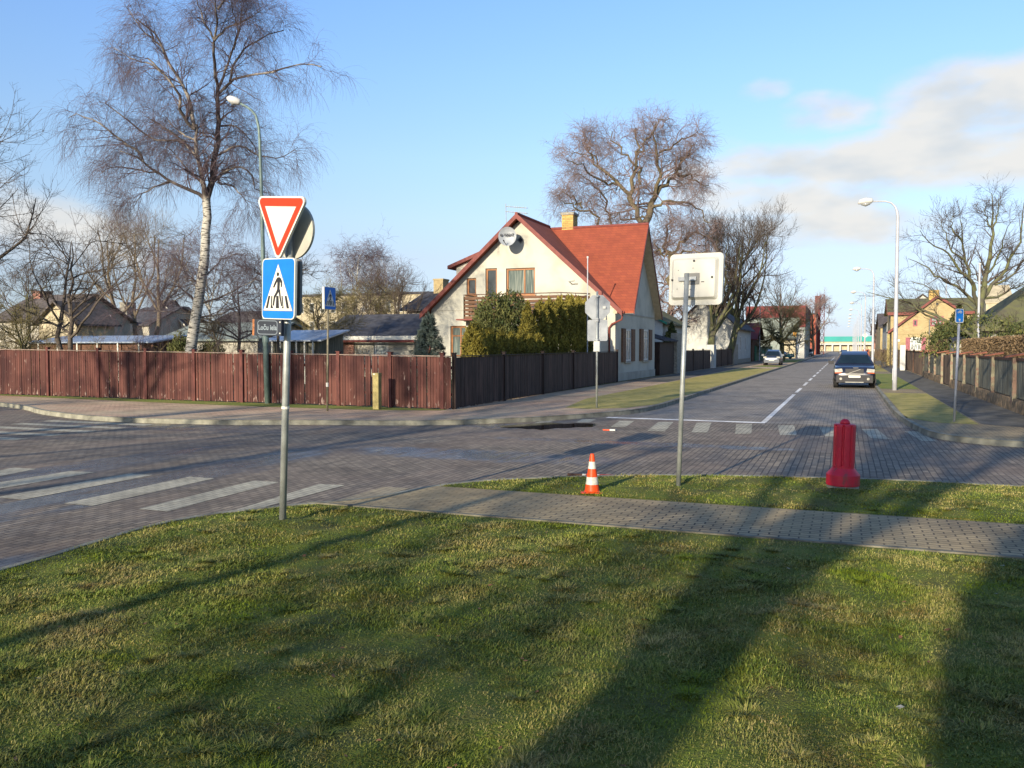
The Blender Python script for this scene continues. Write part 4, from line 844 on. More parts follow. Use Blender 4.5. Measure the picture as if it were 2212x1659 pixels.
# ================================================================ HOUSES
def window(parent, axis, c, a0, a1, z0, z1, off, frame='woodframe', pane='glass', fw=.07, mull=(), bars=(), proud=.03, dirn=-1, sill=False):
    """window on a wall plane: axis 'v' = plane v=c spanning u a0..a1, axis 'u' = plane u=c spanning v a0..a1; dirn = outward sign"""
    f = MB(off); p = MB(off)
    def bx(mb, s0, s1, zz0, zz1, d0, d1):
        if axis == 'v': mb.box(s0, s1, c + dirn * d0, c + dirn * d1, zz0, zz1)
        else: mb.box(c + dirn * d0, c + dirn * d1, s0, s1, zz0, zz1)
    bx(f, a0, a0 + fw, z0, z1, -.01, proud); bx(f, a1 - fw, a1, z0, z1, -.01, proud); bx(f, a0 + fw, a1 - fw, z1 - fw, z1, -.01, proud); bx(f, a0 + fw, a1 - fw, z0, z0 + fw, -.01, proud)
    for k in mull: x = a0 + (a1 - a0) * k; bx(f, x - fw * .4, x + fw * .4, z0 + fw, z1 - fw, .004, proud * .85)
    for k in bars: zz = z0 + (z1 - z0) * k; bx(f, a0 + fw, a1 - fw, zz - fw * .35, zz + fw * .35, .004, proud * .8)
    w = f.build('window', M[frame], parent); bx(p, a0 + fw, a1 - fw, z0 + fw, z1 - fw, -.008, .003); p.build('pane', M[pane], w)
    if sill:
        f = MB(off); bx(f, a0 - .08, a1 + .08, z0 - .1, z0 - .02, 0, .1); f.build('sill', M['plaster2'], w)
    return w
def slab(b, P, th):                                    # roof slab from 3/4 points, thickness downwards
    n = len(P); i = b.v(list(P) + [Vector(p) - Vector((0, 0, th)) for p in P])
    b.f(*range(i, i + n)); b.f(*range(i + 2 * n - 1, i + n - 1, -1))
    for k in range(n): b.f(i + (k + 1) % n, i + k, i + n + k, i + n + (k + 1) % n)
def gable_house(name, label, u0, u1, v0, v1, eave, ridge, axis, wallm, roofm, over=.35, chimneys=(), z=ZS, cat='house', trim=None, th=.12):
    off = Vector(((u0 + u1) / 2, v0, z)); t = thing(name, label, cat, off); b = MB(off)
    if axis == 'u':                                    # ridge runs along u
        m = (v0 + v1) / 2; prof = [(v0, z - .1), (v1, z - .1), (v1, eave), (m, ridge), (v0, eave)]; b.extr([(u0, v, zz) for v, zz in prof][::-1], (u1 - u0, 0, 0))
    else:
        m = (u0 + u1) / 2; prof = [(u0, z - .1), (u1, z - .1), (u1, eave), (m, ridge), (u0, eave)]; b.extr([(u, v0, zz) for u, zz in prof], (0, v1 - v0, 0))
    w = b.build('wall', M[wallm], t); sl = (ridge - eave) / ((v1 - v0) / 2 if axis == 'u' else (u1 - u0) / 2); e = over; up = .05
    b = MB(off)
    if axis == 'u':
        for s, vv in ((-1, v0), (1, v1)): slab(b, [(u0 - e, vv + s * e, eave - e * sl + up + th), (u1 + e, vv + s * e, eave - e * sl + up + th), (u1 + e, m, ridge + up + th), (u0 - e, m, ridge + up + th)][::s * -1], th)
    else:
        for s, uu in ((-1, u0), (1, u1)): slab(b, [(uu + s * e, v0 - e, eave - e * sl + up + th), (uu + s * e, v1 + e, eave - e * sl + up + th), (m, v1 + e, ridge + up + th), (m, v0 - e, ridge + up + th)][::s], th)
    r = b.build('roof', M[roofm], t)
    if trim:
        b = MB(off)
        if axis == 'u': 
            b.box(u0 - e, u1 + e, v0 - e - .03, v0 - e - .002, eave - e * sl - .05, eave - e * sl + up + th + .02)
        else:
            for s, uu in ((-1, u0), (1, u1)):
                A = Vector((uu + s * e, v0 - e - .03, eave - e * sl + up)); B = Vector((m, v0 - e - .03, ridge + up)); b.extr([A, B, B + Vector((0, 0, th + .05)), A + Vector((0, 0, th + .05))][::s], (0, .027, 0))
        b.build('bargeboard', M[trim], t)
    for (cu, cv, w2, zt, cm) in chimneys:
        b = MB(off); b.box(cu - w2, cu + w2, cv - w2 * 1.3, cv + w2 * 1.3, min(eave, ridge) , zt - .12); b.box(cu - w2 - .04, cu + w2 + .04, cv - w2 * 1.3 - .04, cv + w2 * 1.3 + .04, zt - .119, zt); b.build('chimney', M[cm], r)
    return t, off

def main_house():
    u0, u1, v0, v1 = -22.75, -11.66, 45.4, 55.7; um = -17.2; ev = 4.25; ap = 9.15
    off = Vector((um, v0, ZS)); t = thing('corner_house', 'cream rendered corner house with steep red roof, front gable and balcony', 'house', off)
    # front gable wall with real openings
    def R4(x0, y0, x1, y1): a = PV(x0, y0, v0); c = PV(x1, y1, v0); return (a.x, c.x, c.z, a.z)      # u0,u1,z0,z1
    W = {'big': R4(1093, 580, 1155.6, 637), 'tall': R4(1048.6, 580, 1073.6, 650), 'small': R4(1007.8, 601, 1028.6, 638), 'low': R4(972.8, 704, 1015, 771)}
    slope = (ap - ev) / (u1 - um)
    outer = [(u0, ZS - .1), (u1, ZS - .1), (u1, ev + .1), (um, ap), (u0, ev + .1)]
    loops = [[Vector((x, z, 0)) for x, z in outer]] + [[Vector(p + (0,)) for p in ((a, c), (a, d), (b_, d), (b_, c))] for (a, b_, c, d) in W.values()]
    tri = tessellate_polygon(loops); flatp = [p for l in loops for p in l]
    b = MB(off); i0 = b.v([(p.x, v0, p.y) for p in flatp])
    for q in tri:
        A, B, C = [flatp[i] for i in q]; s = (B - A).cross(C - A).z
        b.f(*([i0 + i for i in (q if s > 0 else (q[0], q[2], q[1]))]))
    for (a, b_, c, d) in W.values():
        for P in (((a, c), (a, d)), ((a, d), (b_, d)), ((b_, d), (b_, c)), ((b_, c), (a, c))):
            (x0, z0), (x1, z1) = P; b.face([(x0, v0, z0), (x1, v0, z1), (x1, v0 + .22, z1), (x0, v0 + .22, z0)])
    # left wall, rear and street gable wall
    b.face([(u0, v1, ZS - .1), (u0, v0, ZS - .1), (u0, v0, ev), (u0, v1, ev)])
    vm = (v0 + v1) / 2; b.face([(u1, v0, ZS - .1), (u1, v1, ZS - .1), (u1, v1, ev), (u1, vm, ap - .2), (u1, v0, ev)]); b.face([(u1, v1, ZS - .1), (u0, v1, ZS - .1), (u0, v1, ev), (u1, v1, ev)])
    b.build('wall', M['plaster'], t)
    b = MB(off); b.box(u0 - .03, u1 - .002, v0 - .025, v0 + .01, PV(932, 671, v0).z - .03, PV(932, 671, v0).z + .0); b.box(u1 - .01, u1 + .03, v0 + .1, v1, 3.85, 3.93); b.build('string_course', M['plaster2'], t)
    b = MB(off); b.box(u1 - .01, u1 + .05, v0, v1 - .01, ZS - .05, ZS + .45); b.build('plinth', M['plaster2'], t)
    # windows set back in the openings
    for n, fr, pn, ml, br in (('big', 'woodframe', 'curtain', (.62,), ()), ('tall', 'woodframe', 'glass', (), ()), ('small', 'woodframe', 'glass', (), ()), ('low', 'woodframe', 'curtain', (.5,), (.68,))):
        a, b_, c, d = W[n]; window(t, 'v', v0 + .16, a, b_, c, d, off, fr, pn, .11, ml, br, proud=.05)
    for n in ('big', 'small'):
        a, b_, c, d = W[n]; b = MB(off); b.box(a - .06, b_ + .06, v0 - .09, v0 + .15, c - .06, c + .01); b.build('window_sill', M['woodframe'], t)
    # street side windows with shutters
    for (x0, x1, y0, y1) in ((1342, 1369, 710, 779.5), (1381, 1406, 711, 777)):
        A = PU(x0, y0, u1); B = PU(x1, y1, u1); sh = (B.y - A.y) * .26
        w = window(t, 'u', u1, A.y + sh, B.y - sh, B.z, A.z, off, 'white', 'glass2', .1, (.5,), (.7,), dirn=1, sill=True)
        for q0, q1 in ((A.y, A.y + sh - .02), (B.y - sh + .02, B.y)):
            b = MB(off); b.box(u1 + .002, u1 + .09, q0, q1, B.z - .02, A.z + .02); b.build('shutter', M['woodlit'], w)
    # vent, bracket, seam
    c = PV(1124.8, 518.4, v0); b = MB(off); r = .21; b.extr([(c.x + r, v0 - .001, c.z), (c.x, v0 - .001, c.z - r), (c.x - r, v0 - .001, c.z), (c.x, v0 - .001, c.z + r)], (0, -.04, 0)); o = b.build('attic_vent', M['signgrey'], t)
    b = MB(off); r = .14; b.face([(c.x + r, v0 - .045, c.z), (c.x, v0 - .045, c.z - r), (c.x - r, v0 - .045, c.z), (c.x, v0 - .045, c.z + r)]); b.build('vent_opening', M['signblack'], o)
    c = PV(1239, 609, v0); b = MB(off); b.tube([(c.x - .18, v0, c.z - .03), (c.x - .15, v0 - .4, c.z), (c.x + .18, v0 - .45, c.z + .02), (c.x + .18, v0 - .45, c.z + .12)], .03, 8); b.build('wall_bracket', M['metal'], t)
    # roofs: front gable (ridge along v) and main roof (ridge along u)
    th = .16; vf = v0 - .55; zt = 9.42; sl = (zt - 3.97) / 6.0; ul = um - 6.05; ur = um + 6.05; zl = zt - 6.05 * sl
    b = MB(off); slab(b, [(um, vf, zt), (ul, vf, zl), (ul, v1 + .5, zl), (um, v1 + .5, zt)], th); slab(b, [(ur, vf, zl), (um, vf, zt), (um, vm, zt), (ur, v0 - .35, zl)], th)
    front = b.build('roof', M['roofred'], t)
    ue = -11.0; ua = -10.55; uc = -11.25; zr = 9.28; ze = 3.98; vv = v0 - .35
    b = MB(off); slab(b, [(ur - .25, vv, ze), (ua, vv, ze), (ue, vm, zr), (um, vm, zr)], th); slab(b, [(ue, vm, zr), (uc, v1 + .4, ze), (um, v1 + .4, ze), (um, vm, zr)], th); b.build('roof', M['roofred'], t)
    b = MB(off)
    for s, uu in ((-1, ul), (1, ur)):
        A = Vector((uu, vf - .035, zl - th - .1)); B = Vector((um, vf - .035, zt - th - .1)); b.extr([A, B, B + Vector((0, 0, th + .14)), A + Vector((0, 0, th + .14))][::s], (0, .033, 0))
    A = Vector((ua + .002, vv, ze - th - .06)); B = Vector((ue + .002, vm, zr - th - .06)); C = Vector((uc + .002, v1 + .4, ze - th - .06)); U = Vector((0, 0, th + .1))
    b.extr([A, B, B + U, A + U], (.03, 0, 0)); b.extr([B, C, C + U, B + U], (.03, 0, 0)); b.build('bargeboard', M['trimred'], t)
    q = .012
    b = MB(off); b.face([(u1 - .05, vv, ze - th - q), (u1 - .05, vm, zr - th - q), (ue - .01, vm, zr - th - q), (ua - .01, vv, ze - th - q)]); b.face([(u1 - .05, vm, zr - th - q), (u1 - .05, v1 + .4, ze - th - q), (uc - .01, v1 + .4, ze - th - q), (ue - .01, vm, zr - th - q)]); b.build('soffit', M['soffit'], t)
    # dark underside of gable overhang comes from the roof itself; gutter and downpipe
    b = MB(off); b.tube([(ur - .3, vv - .06, ze - .1), (ue - .05, vv - .06, ze - .12)], .07, 8); b.build('gutter', M['trimred'], t)
    q = PV(1341, 685, v0 - .4); b = MB(off); b.tube([PV(1345, 680, v0 - .35), PV(1343, 690, v0 - .3), PV(1322, 700, v0 - .12), PV(1316, 708, v0 - .1), PV(1316, 770, v0 - .1)], .05, 8); b.build('downpipe', M['trimred'], t, True)
    b = MB(off); b.tube([(ul + .15, vf + .1, zl - .1), (ul + .15, v1, zl - .12)], .07, 8); b.tube([(ul + .2, v0 - .1, zl - .15), (u0 - .1, v0 - .06, zl - .8), (u0 - .1, v0 - .06, .4)], .045, 8); b.build('left_gutter', M['trimred'], t)
    # shed dormer on the left slope
    A = PV(971, 575, 47.0); B = PV(1042, 543, 47.0)
    b = MB(off); slab(b, [(A.x, 46.7, A.z), (A.x, 51.5, A.z), (B.x, 51.5, B.z), (B.x, 46.7, B.z)][::-1], .2); d = b.build('dormer_roof', M['trimred'], t)
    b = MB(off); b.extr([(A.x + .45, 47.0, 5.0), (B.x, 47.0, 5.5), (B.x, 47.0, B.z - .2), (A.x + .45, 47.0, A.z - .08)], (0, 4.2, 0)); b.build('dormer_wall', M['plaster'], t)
    b = MB(off); b.tube([(um, vf - .02, zt + .02), (um, vm, zt + .02)], .09, 8); b.build('ridge_cap', M['trimred'], front); b = MB(off); b.tube([(um, vm, zr + .02), (ue + .02, vm, zr + .02)], .09, 8); b.build('ridge_cap', M['trimred'], front)
    # chimney
    c = PD(1231, 480, 53.3); b = MB(off); b.box(c.x - .36, c.x + .36, c.y - .5, c.y + .45, 8.6, 10.1); ch = b.build('chimney', M['brickchim'], t); b = MB(off); b.box(c.x - .42, c.x + .42, c.y - .56, c.y + .51, 10.101, 10.25); b.build('chimney_cap', M['concrete'], ch)
    # balcony: horizontal planks, rail, floor
    vb = 44.0; pa = PV(1002, 640, vb); pb = PV(1212, 640, vb); z0 = PV(1002, 690, vb).z; z1 = PV(1002, 641, vb).z
    P = [Vector((pa.x, v0, 0)), Vector((pa.x, vb, 0)), Vector((pb.x, vb, 0)), Vector((pb.x + 1.2, v0, 0))]
    b = MB(off); n = 6; hgt = (z1 - z0) / n
    for s in range(3):
        A, B = P[s], P[s + 1]; dd = (B - A).normalized(); nn = Vector((dd.y, -dd.x, 0)) * .025
        for k in range(n):
            zz0 = z0 + k * hgt + .03; zz1 = z0 + (k + 1) * hgt - .03; b.hexa([A + Vector((0, 0, zz0)), B + Vector((0, 0, zz0)), B - nn + Vector((0, 0, zz0)), A - nn + Vector((0, 0, zz0)), A + Vector((0, 0, zz1)), B + Vector((0, 0, zz1)), B - nn + Vector((0, 0, zz1)), A - nn + Vector((0, 0, zz1))])
        m = int((B - A).length / 1.3) + 1
        for k in range(m + 1): q = A.lerp(B, k / m); b.box(q.x - .04, q.x + .04, q.y + .03, q.y + .11, z0, z1)
    bal = b.build('balcony', M['woodlit'], t)
    b = MB(off); rz = z1 + .1
    for s in range(3): b.tube([P[s] + Vector((0, 0, rz)), P[s + 1] + Vector((0, 0, rz))], .025, 8)
    for s in range(3):
        m = int((P[s + 1] - P[s]).length / 1.5) + 1
        for k in range(m + 1): q = P[s].lerp(P[s + 1], k / m); b.tube([q + Vector((0, 0, z1 - .02)), q + Vector((0, 0, rz))], .018, 6)
    b.build('handrail', M['wooddark'], bal)
    b = MB(off); b.extr([p + Vector((0, 0, z0 - .12)) for p in P], (0, 0, .12)); b.build('balcony_floor', M['plaster2'], bal)
    A = PV(988, 690, 43.6); b = MB(off); b.box(A.x, A.x + 1.0, 43.4, v0 - .02, A.z - .06, A.z + .02); b.build('porch_roof', M['trimred'], t)
    b = MB(off); b.box(A.x + .2, A.x + 5.4, 44.3, v0 - .02, A.z - .42, A.z - .07); b.build('bay_soffit', M['plaster2'], t)
    return t
main_house()
def dish():
    v0 = 45.4; c = PV(1096, 511, v0 - 1.0); t = thing('satellite_dish', 'round white satellite dish mounted high on the cream gable', 'satellite dish', c); R = .50
    b = MB(); prof = []
    rings = []
    for k in range(7):
        r = R * k / 6; rings.append(b.v([(r * math.cos(a / 16 * math.pi) , -.11 * (r / R) ** 2 + .11 - .06, r * 1.08 * math.sin(a / 16 * math.pi)) for a in range(32)]))
    for k in range(6):
        for a in range(32): b.f(rings[k] + a, rings[k] + (a + 1) % 32, rings[k + 1] + (a + 1) % 32, rings[k + 1] + a)
    d = b.build('reflector', M['galvback'], t, True); d.rotation_euler = (math.radians(-6), 0, TH * .8)
    text('VIASAT', .20, M['signblack'], d, mt=Matrix.Translation((.09, -.075, .07)), bold=.009, squeeze=.85)
    b = MB(); P1 = [(-.33 + .075 * math.cos(a / 8 * math.pi), -.075, .07 + .075 * math.sin(a / 8 * math.pi)) for a in range(16)]; P2 = [(-.33 + .03 * math.cos(a / 8 * math.pi), -.075, .095 + .03 * math.sin(a / 8 * math.pi)) for a in range(16)]
    i1 = b.v(P1); i2 = b.v(P2)
    for q in range(16): b.f(i1 + q, i1 + (q + 1) % 16, i2 + (q + 1) % 16, i2 + q)
    b.build('logo_ring', M['signblack'], d)
    b = MB(); b.tube([(-.02, -.02, -.52), (-.03, -.45, -.30)], .018, 8); b.tube([(-.03, -.42, -.30), (-.03, -.52, -.26)], .035, 8); b.build('feed_arm', M['signblack'], t)
    b = MB(); b.tube([(0, .06, 0), (0, 1.0, -.05)], .03, 8); b.build('wall_mount', M['metal'], t)
dish()
def antenna():
    base = PV(1094.5, 500, 46.0); t = thing('roof_antenna', 'thin television aerial mast above the gable behind the dish', 'antenna', base); top = PV(1092.5, 440, 46.0)
    b = MB(base); b.tube([base - Vector((0, 0, .4)), top], .022, 8); b.build('mast', M['metal'], t)
    for y0, y1 in ((446, 449.5), (457, 461)):
        A = PV(1092, y0, 46.0); B = PV(1140, y1, 46.0); b = MB(base); b.tube([A, B], .022, 6)
        for k in range(1, 10): q = A.lerp(B, k / 10); b.tube([q - Vector((0, .0, .06)), q + Vector((0, .0, .06))], .012, 5)
        b.build('boom', M['metal'], t)
antenna()
p = PU(1269, 720, -11.9); tp = PD(1269.5, 558, 44.5)
t = thing('flagpole', 'thin white pole standing before the right half of the gable', 'flagpole', (tp.x, tp.y, ZS)); b = MB(); b.tube([(0, 0, -.1), (0, 0, tp.z - ZS - 1.0), (0, 0, tp.z - ZS)], [.035, .03, .03], 8); b.build('pole', M['lampwhite'], t); b = MB(); b.tube([(0, 0, tp.z - ZS), (0, 0, tp.z - ZS + .1)], .05, 8); b.build('finial', M['white'], t)

# low house with dark roof behind the red fence
def low_house():
    v0 = 47.5; A = PV(765.7, 730, v0); B = PV(890, 730, v0); C = PV(700, 722, v0); ez = PV(800, 726, v0).z
    t, off = gable_house('low_house', 'low cream house with long dark roof behind the red fence', C.x, -25.0, v0, v0 + 7, ez, ez + 1.35, 'u', 'plaster2', 'roofdark', .5, trim='signwhite')
    a = PV(809.5, 735, v0); c = PV(839, 775, v0); window(t, 'v', v0, a.x, c.x, c.z, a.z, off, 'white', 'glass2', .13, (), (.72,))
    b = MB(off); b.box(PV(740, 730, v0).x, A.x, v0 - .06, v0 + .01, ZS, ez - .25); b.build('red_wall_panel', M['brickred'], t)
    b = MB(off); b.tube([(C.x - .5, v0 - .57, ez - .32), (-24.5, v0 - .57, ez - .35)], .07, 8); b.build('gutter', M['trimred'], t)
low_house()
def pxhouse(name, label, x0, x1, yE, yR, Y, wall, roof, dv=8, axis='u', chim=(), **k):
    a = PD(x0, yE, Y); c = PD(x1, yE, Y); v = (a.y + c.y) / 2; A = PV(x0, yE, v); B = PV(x1, yE, v); ez = (A.z + B.z) / 2; 
    if axis == 'u': rz = PV((x0 + x1) / 2, yR, v + dv / 2).z
    else: rz = PV((x0 + x1) / 2, yR, v).z
    ch = []
    for (cx_, cy_, w2, m) in chim: q = PV(cx_, cy_, v + (dv / 2 if axis == 'u' else dv * .4)); ch.append((q.x, q.y, w2, q.z, m))
    return gable_house(name, label, A.x, B.x, v, v + dv, ez, rz, axis, wall, roof, chimneys=ch, **k) + (v,)
pxhouse('garden_house', 'dark brown roofed house with brick chimney at the far left', -10, 120, 690, 643, 64, 'plaster2', 'roofbrown', 7, 'u', [(91, 629, .45, 'brickred')])
pxhouse('garden_house', 'cream gabled house with brown roof just right of the chimney house', 84, 165, 697, 655, 58, 'creamwall', 'roofbrown', 3.2, 'v')
pxhouse('garden_house', 'small yellowish gable between bare trees on the left', 165, 215, 702, 684, 84, 'whitewall', 'roofdark', 5, 'u')
pxhouse('garden_house', 'house with slate blue roof and stub chimney behind bare trees', 246, 322, 702, 668, 88, 'plaster2', 'roofdark', 9, 'u', [(276, 653, .5, 'concrete')])
pxhouse('garden_house', 'house with white edged gable left of the birch trunk', 322, 400, 702, 663, 92, 'whitewall', 'roofbrown', 3, 'v', trim='signwhite')
pxhouse('garden_house', 'sandy coloured house half hidden right of the birch trunk', 448, 560, 705, 676, 95, 'creamwall', 'roofbrown', 9, 'u')
pxhouse('white_block', 'small pale block rising behind the slate blue roof', 299, 335, 700, 652, 130, 'whitewall', 'roofdark', 8, 'u')
pxhouse('long_shed', 'long shed with pale grey green roof and red ridge behind the birch', 350, 556, 735, 703, 56, 'fencewall' if False else 'plaster2', 'roofgreen', 7, 'u')
def glasshouse(name, label, x0, x1, y0, y1, Y, roof, wall):
    a = PD(x0, y1, Y); c = PD(x1, y1, Y); v = (a.y + c.y) / 2; A = PV(x0, y1, v); B = PV(x1, y1, v); z1 = PV((x0 + x1) / 2, y0, v + 2.2).z; z0 = A.z
    off = Vector((A.x, v, ZS)); t = thing(name, label, 'shed', off); b = MB(off); b.extr([(A.x, v, ZS), (A.x, v + 2.2, ZS), (A.x, v + 2.2, z1 - .1), (A.x, v, z0 - .1)], (B.x - A.x, 0, 0)); b.build('wall', M[wall], t)
    b = MB(off); slab(b, [(A.x - .3, v - .3, z0 - .02), (B.x + .3, v - .3, z0 - .02), (B.x + .3, v + 2.4, z1 + .1), (A.x - .3, v + 2.4, z1 + .1)], .07); b.build('roof', M[roof], t)
    for k in range(6): q = A.lerp(B, (k + .5) / 6); b = MB(off); b.box(q.x - .04, q.x + .04, v - .25, v - .2, ZS, z0 - .1); b.build('post', M['signwhite'], t)
    return t
glasshouse('garden_shed', 'long low open shed with blue grey sheet roof at the left', 70, 330, 729, 738, 46, 'roofblue', 'wooddark')
glasshouse('garden_shed', 'board shed with blue grey roof right of the crossing sign', 585, 690, 717, 734, 44, 'roofblue', 'fencegrey')
# far pale apartment block behind the orchard
def block(name, label, x0, x1, yt, Y, wm_, cols, rows, cat='building', rz=0, base=ZS):
    a = PD(x0, yt, Y); c = PD(x1, yt, Y); v = (a.y + c.y) / 2; A = PV(x0, yt, v); B = PV(x1, yt, v); h = (A.z + B.z) / 2; off = Vector((A.x, v, ZS)); t = thing(name, label, cat, off)
    b = MB(off); b.box(A.x, B.x, v, v + 11, base, h); b.build('wall', M[wm_], t); b = MB(off); b.box(A.x - .25, B.x + .25, v - .25, v + 11.2, h + .002, h + .35); b.build('roof', M['roofdark'], t)
    for i in range(cols):
        for j in range(rows):
            w = (B.x - A.x) / cols; x = A.x + w * (i + .28); zz = 1.2 + (h - 1.2) * j / rows + .3; window(t, 'v', v, x, x + w * .44, zz, zz + min(1.7, (h - 1.2) / rows * .55), off, 'white', 'glass', .1)
    return t, off, v, A, B, h
block('apartment_block', 'long pale cream block far behind the orchard trees', 640, 925, 638, 140, 'creamwall', 12, 3)
pxhouse('neighbour_house', 'pale house with dark roof and cream chimney peeking left of the red roof', 880, 990, 668, 634, 66, 'plaster2', 'roofdark', 8, 'u', [(953, 603, .42, 'brickyellow')], over=.5)

# left side of the street beyond the corner house
def street_left():
    b = MB(); off = Vector((-14, 56.5, ZS))
    t = thing('dark_shed', 'dark board shed with corrugated roof right behind the corner house', 'shed', off)
    b = MB(off); b.box(-15.5, -11.5, 56.6, 61.6, ZS - .05, 2.35); b.build('wall', M['fencebrown'], t)
    b = MB(off); n = 24
    for k in range(n):
        v = 56.4 + 5.3 * k / n; b.hexa([(-16, v, 3.75), (-11.2, v, 2.4), (-11.2, v + 5.3 / n, 2.4), (-16, v + 5.3 / n, 3.75), (-16, v, 3.83), (-11.2, v + .01, 2.46 + .03 * (k % 2)), (-11.2, v + 5.3 / n, 2.46 + .03 * (k % 2)), (-16, v + 5.3 / n, 3.83)])
    b.build('roof', M['roofdark'], t)
    t, off = gable_house('white_house', 'white house with dark green roof edge behind the dark shed', -22, -13.2, 66, 76, 3.9, 6.4, 'v', 'whitewall', 'roofmoss', .4, trim='greenfence')
    window(t, 'v', 66, -17.5, -16.4, 3.0, 4.3, off, 'woodframe', 'glass', .1, (.5,), (.5,))
    t, off = gable_house('shuttered_house', 'white house with closed shutters and dark roof beyond the street trees', -18.5, -11.6, 99.5, 116, 4.4, 7.6, 'v', 'whitewall', 'roofdark', .5)
    for v in (103.5, 109): 
        w = window(t, 'u', -11.6, v, v + 1.1, 1.6, 3.3, off, 'white', 'glass2', .1, (.5,), dirn=1)
    b = MB(off); b.box(-11.599, -11.55, 99.6, 115.9, ZS, ZS + .5); b.build('plinth', M['concrete'], t)
    gable_house('red_roof_cottage', 'small dark walled cottage with bright red roof past the shuttered house', -17, -11.6, 118.2, 128, 3.2, 5.2, 'u', 'wooddark', 'factoryred', .7)
    gable_house('ochre_house', 'ochre house behind the green fence', -24, -15, 134, 146, 5.4, 8.5, 'v', 'creamwall', 'roofbrown', .4)
    # red clad factory
    Y = 160; a = PD(1600, 660, Y); v = PD(1700, 660, Y).y; A = PV(1612, 662, v); B = PV(1740, 662, v); off = Vector((A.x, v, ZS)); t = thing('factory_hall', 'long flat hall with dark red top cladding far on the left', 'building', off)
    zt = A.z; b = MB(off); b.box(A.x, B.x, v, v + 25, ZS, zt - 2.2); b.build('wall', M['roofgreen'], t); b = MB(off); b.box(A.x - .05, B.x + .05, v - .1, v + 25.1, zt - 2.2 + .002, zt); b.build('red_cladding', M['factoryred'], t)
    C = PV(1727, 690, v); b = MB(off); b.box(C.x, B.x + .05, v - .12, v + 3, zt - 4.0, zt - 2.2); b.build('red_corner', M['factoryred'], t)
    b = MB(off); b.box(C.x + .05, B.x - .3, v - .35, v - .1, PV(1730, 746, v).z, zt - 4.05); b.build('white_banner', M['white'], t)
    b = MB(off); b.box(C.x + .05, B.x - .1, v - .3, v - .1, ZS, PV(1730, 748, v).z); b.build('red_base', M['factoryred'], t)
    A2 = PV(1690, 735, v - 14); t = thing('corner_shop', 'low cream and grey shop before the flat red topped hall', 'building', (A2.x, v - 14, ZS)); off = Vector((A2.x, v - 14, ZS)); b = MB(off); b.box(A2.x, A2.x + 2.2, v - 14, v - 8, ZS, A2.z); b.build('wall', M['creamwall'], t); b = MB(off); b.box(A2.x + 2.3, A2.x + 3.6, v - 14.2, v - 8, ZS, A2.z + 1); b.build('grey_wing', M['whitewall'], t); b = MB(off); b.box(A2.x - .2, A2.x + 2.3, v - 14.3, v - 7.8, A2.z + .001, A2.z + .3); b.build('roof', M['roofdark'], t)
    q = PD(1717, 722, 150); t = thing('shop_sign', 'small orange and yellow shop sign high on a post', 'sign', (q.x, q.y, ZS)); b = MB(); b.tube([(0, 0, 0), (0, 0, q.z)], .06, 8); b.build('pole', M['metal'], t); b = MB(); b.box(-.3, .3, -.1, .1, q.z - .5, q.z + .5); b.build('panel', mat('orange_yellow', (.8, .36, .04), .5, .3, 3), t)
    # orange roofed hall and red lattice chimney
    block('orange_hall', 'orange topped hall between the red hall and the lattice chimney', 1741, 1763, 679, 215, 'factoryorange', 2, 1)
    q = PD(1766.5, 643, 225); t = thing('factory_chimney', 'square dark red factory chimney beside a lattice mast', 'chimney', (q.x, q.y, ZS)); b = MB(); b.box(-.62, .62, -.6, .6, 0, q.z); b.build('shaft', M['factoryred'], t); b = MB(); b.box(-.7, .7, -.68, .68, q.z + .001, q.z + .3); b.build('cap', M['factoryred'], t)
    q = PD(1777, 638, 225); t = thing('lattice_mast', 'red lattice mast standing right of the square factory chimney', 'mast', (q.x, q.y, ZS)); b = MB(); h = q.z; w = .5
    for sx in (-w, w):
        for sy in (-w, w): b.tube([(sx, sy, 0), (sx, sy, h)], .07, 5)
    for k in range(9):
        z0 = h * k / 9; z1 = h * (k + 1) / 9
        for sy in (-w, w): b.tube([(-w, sy, z0), (w, sy, z1)], .045, 4); b.tube([(w, sy, z0), (-w, sy, z1)], .045, 4); b.tube([(-w, sy, z1), (w, sy, z1)], .05, 4)
    b.build('lattice', M['factoryred'], t)
    # harbour hall at the end of the street
    Y = 400; A = PD(1779, 727, Y); v = A.y; A = PV(1779, 727, v); B = PV(1905, 727, v); off = Vector((A.x, v, ZS)); t = thing('harbour_hall', 'pale hall with a long turquoise roof closing the end of the street', 'building', off)
    zt = A.z; z2 = PV(1800, 738, v).z; b = MB(off); b.box(A.x, B.x, v, v + 30, z2 + .002, zt); b.build('roof', M['teal'], t); b = MB(off); b.box(A.x - 12, B.x, v + .3, v + 30, ZS, z2); b.build('wall', M['creamwall'], t)
    b = MB(off); b.box(A.x - 12, B.x, v - 2, v + .29, PV(1800, 745, v).z, PV(1800, 742, v).z); b.build('canopy', M['whitewall'], t)
    for k in range(12): x = A.x - 10 + k * 3.4; b = MB(off); b.box(x, x + .7, v - 2, v - 1.4, ZS, PV(1800, 745.2, v).z); b.build('column', M['whitewall'], t)
street_left()

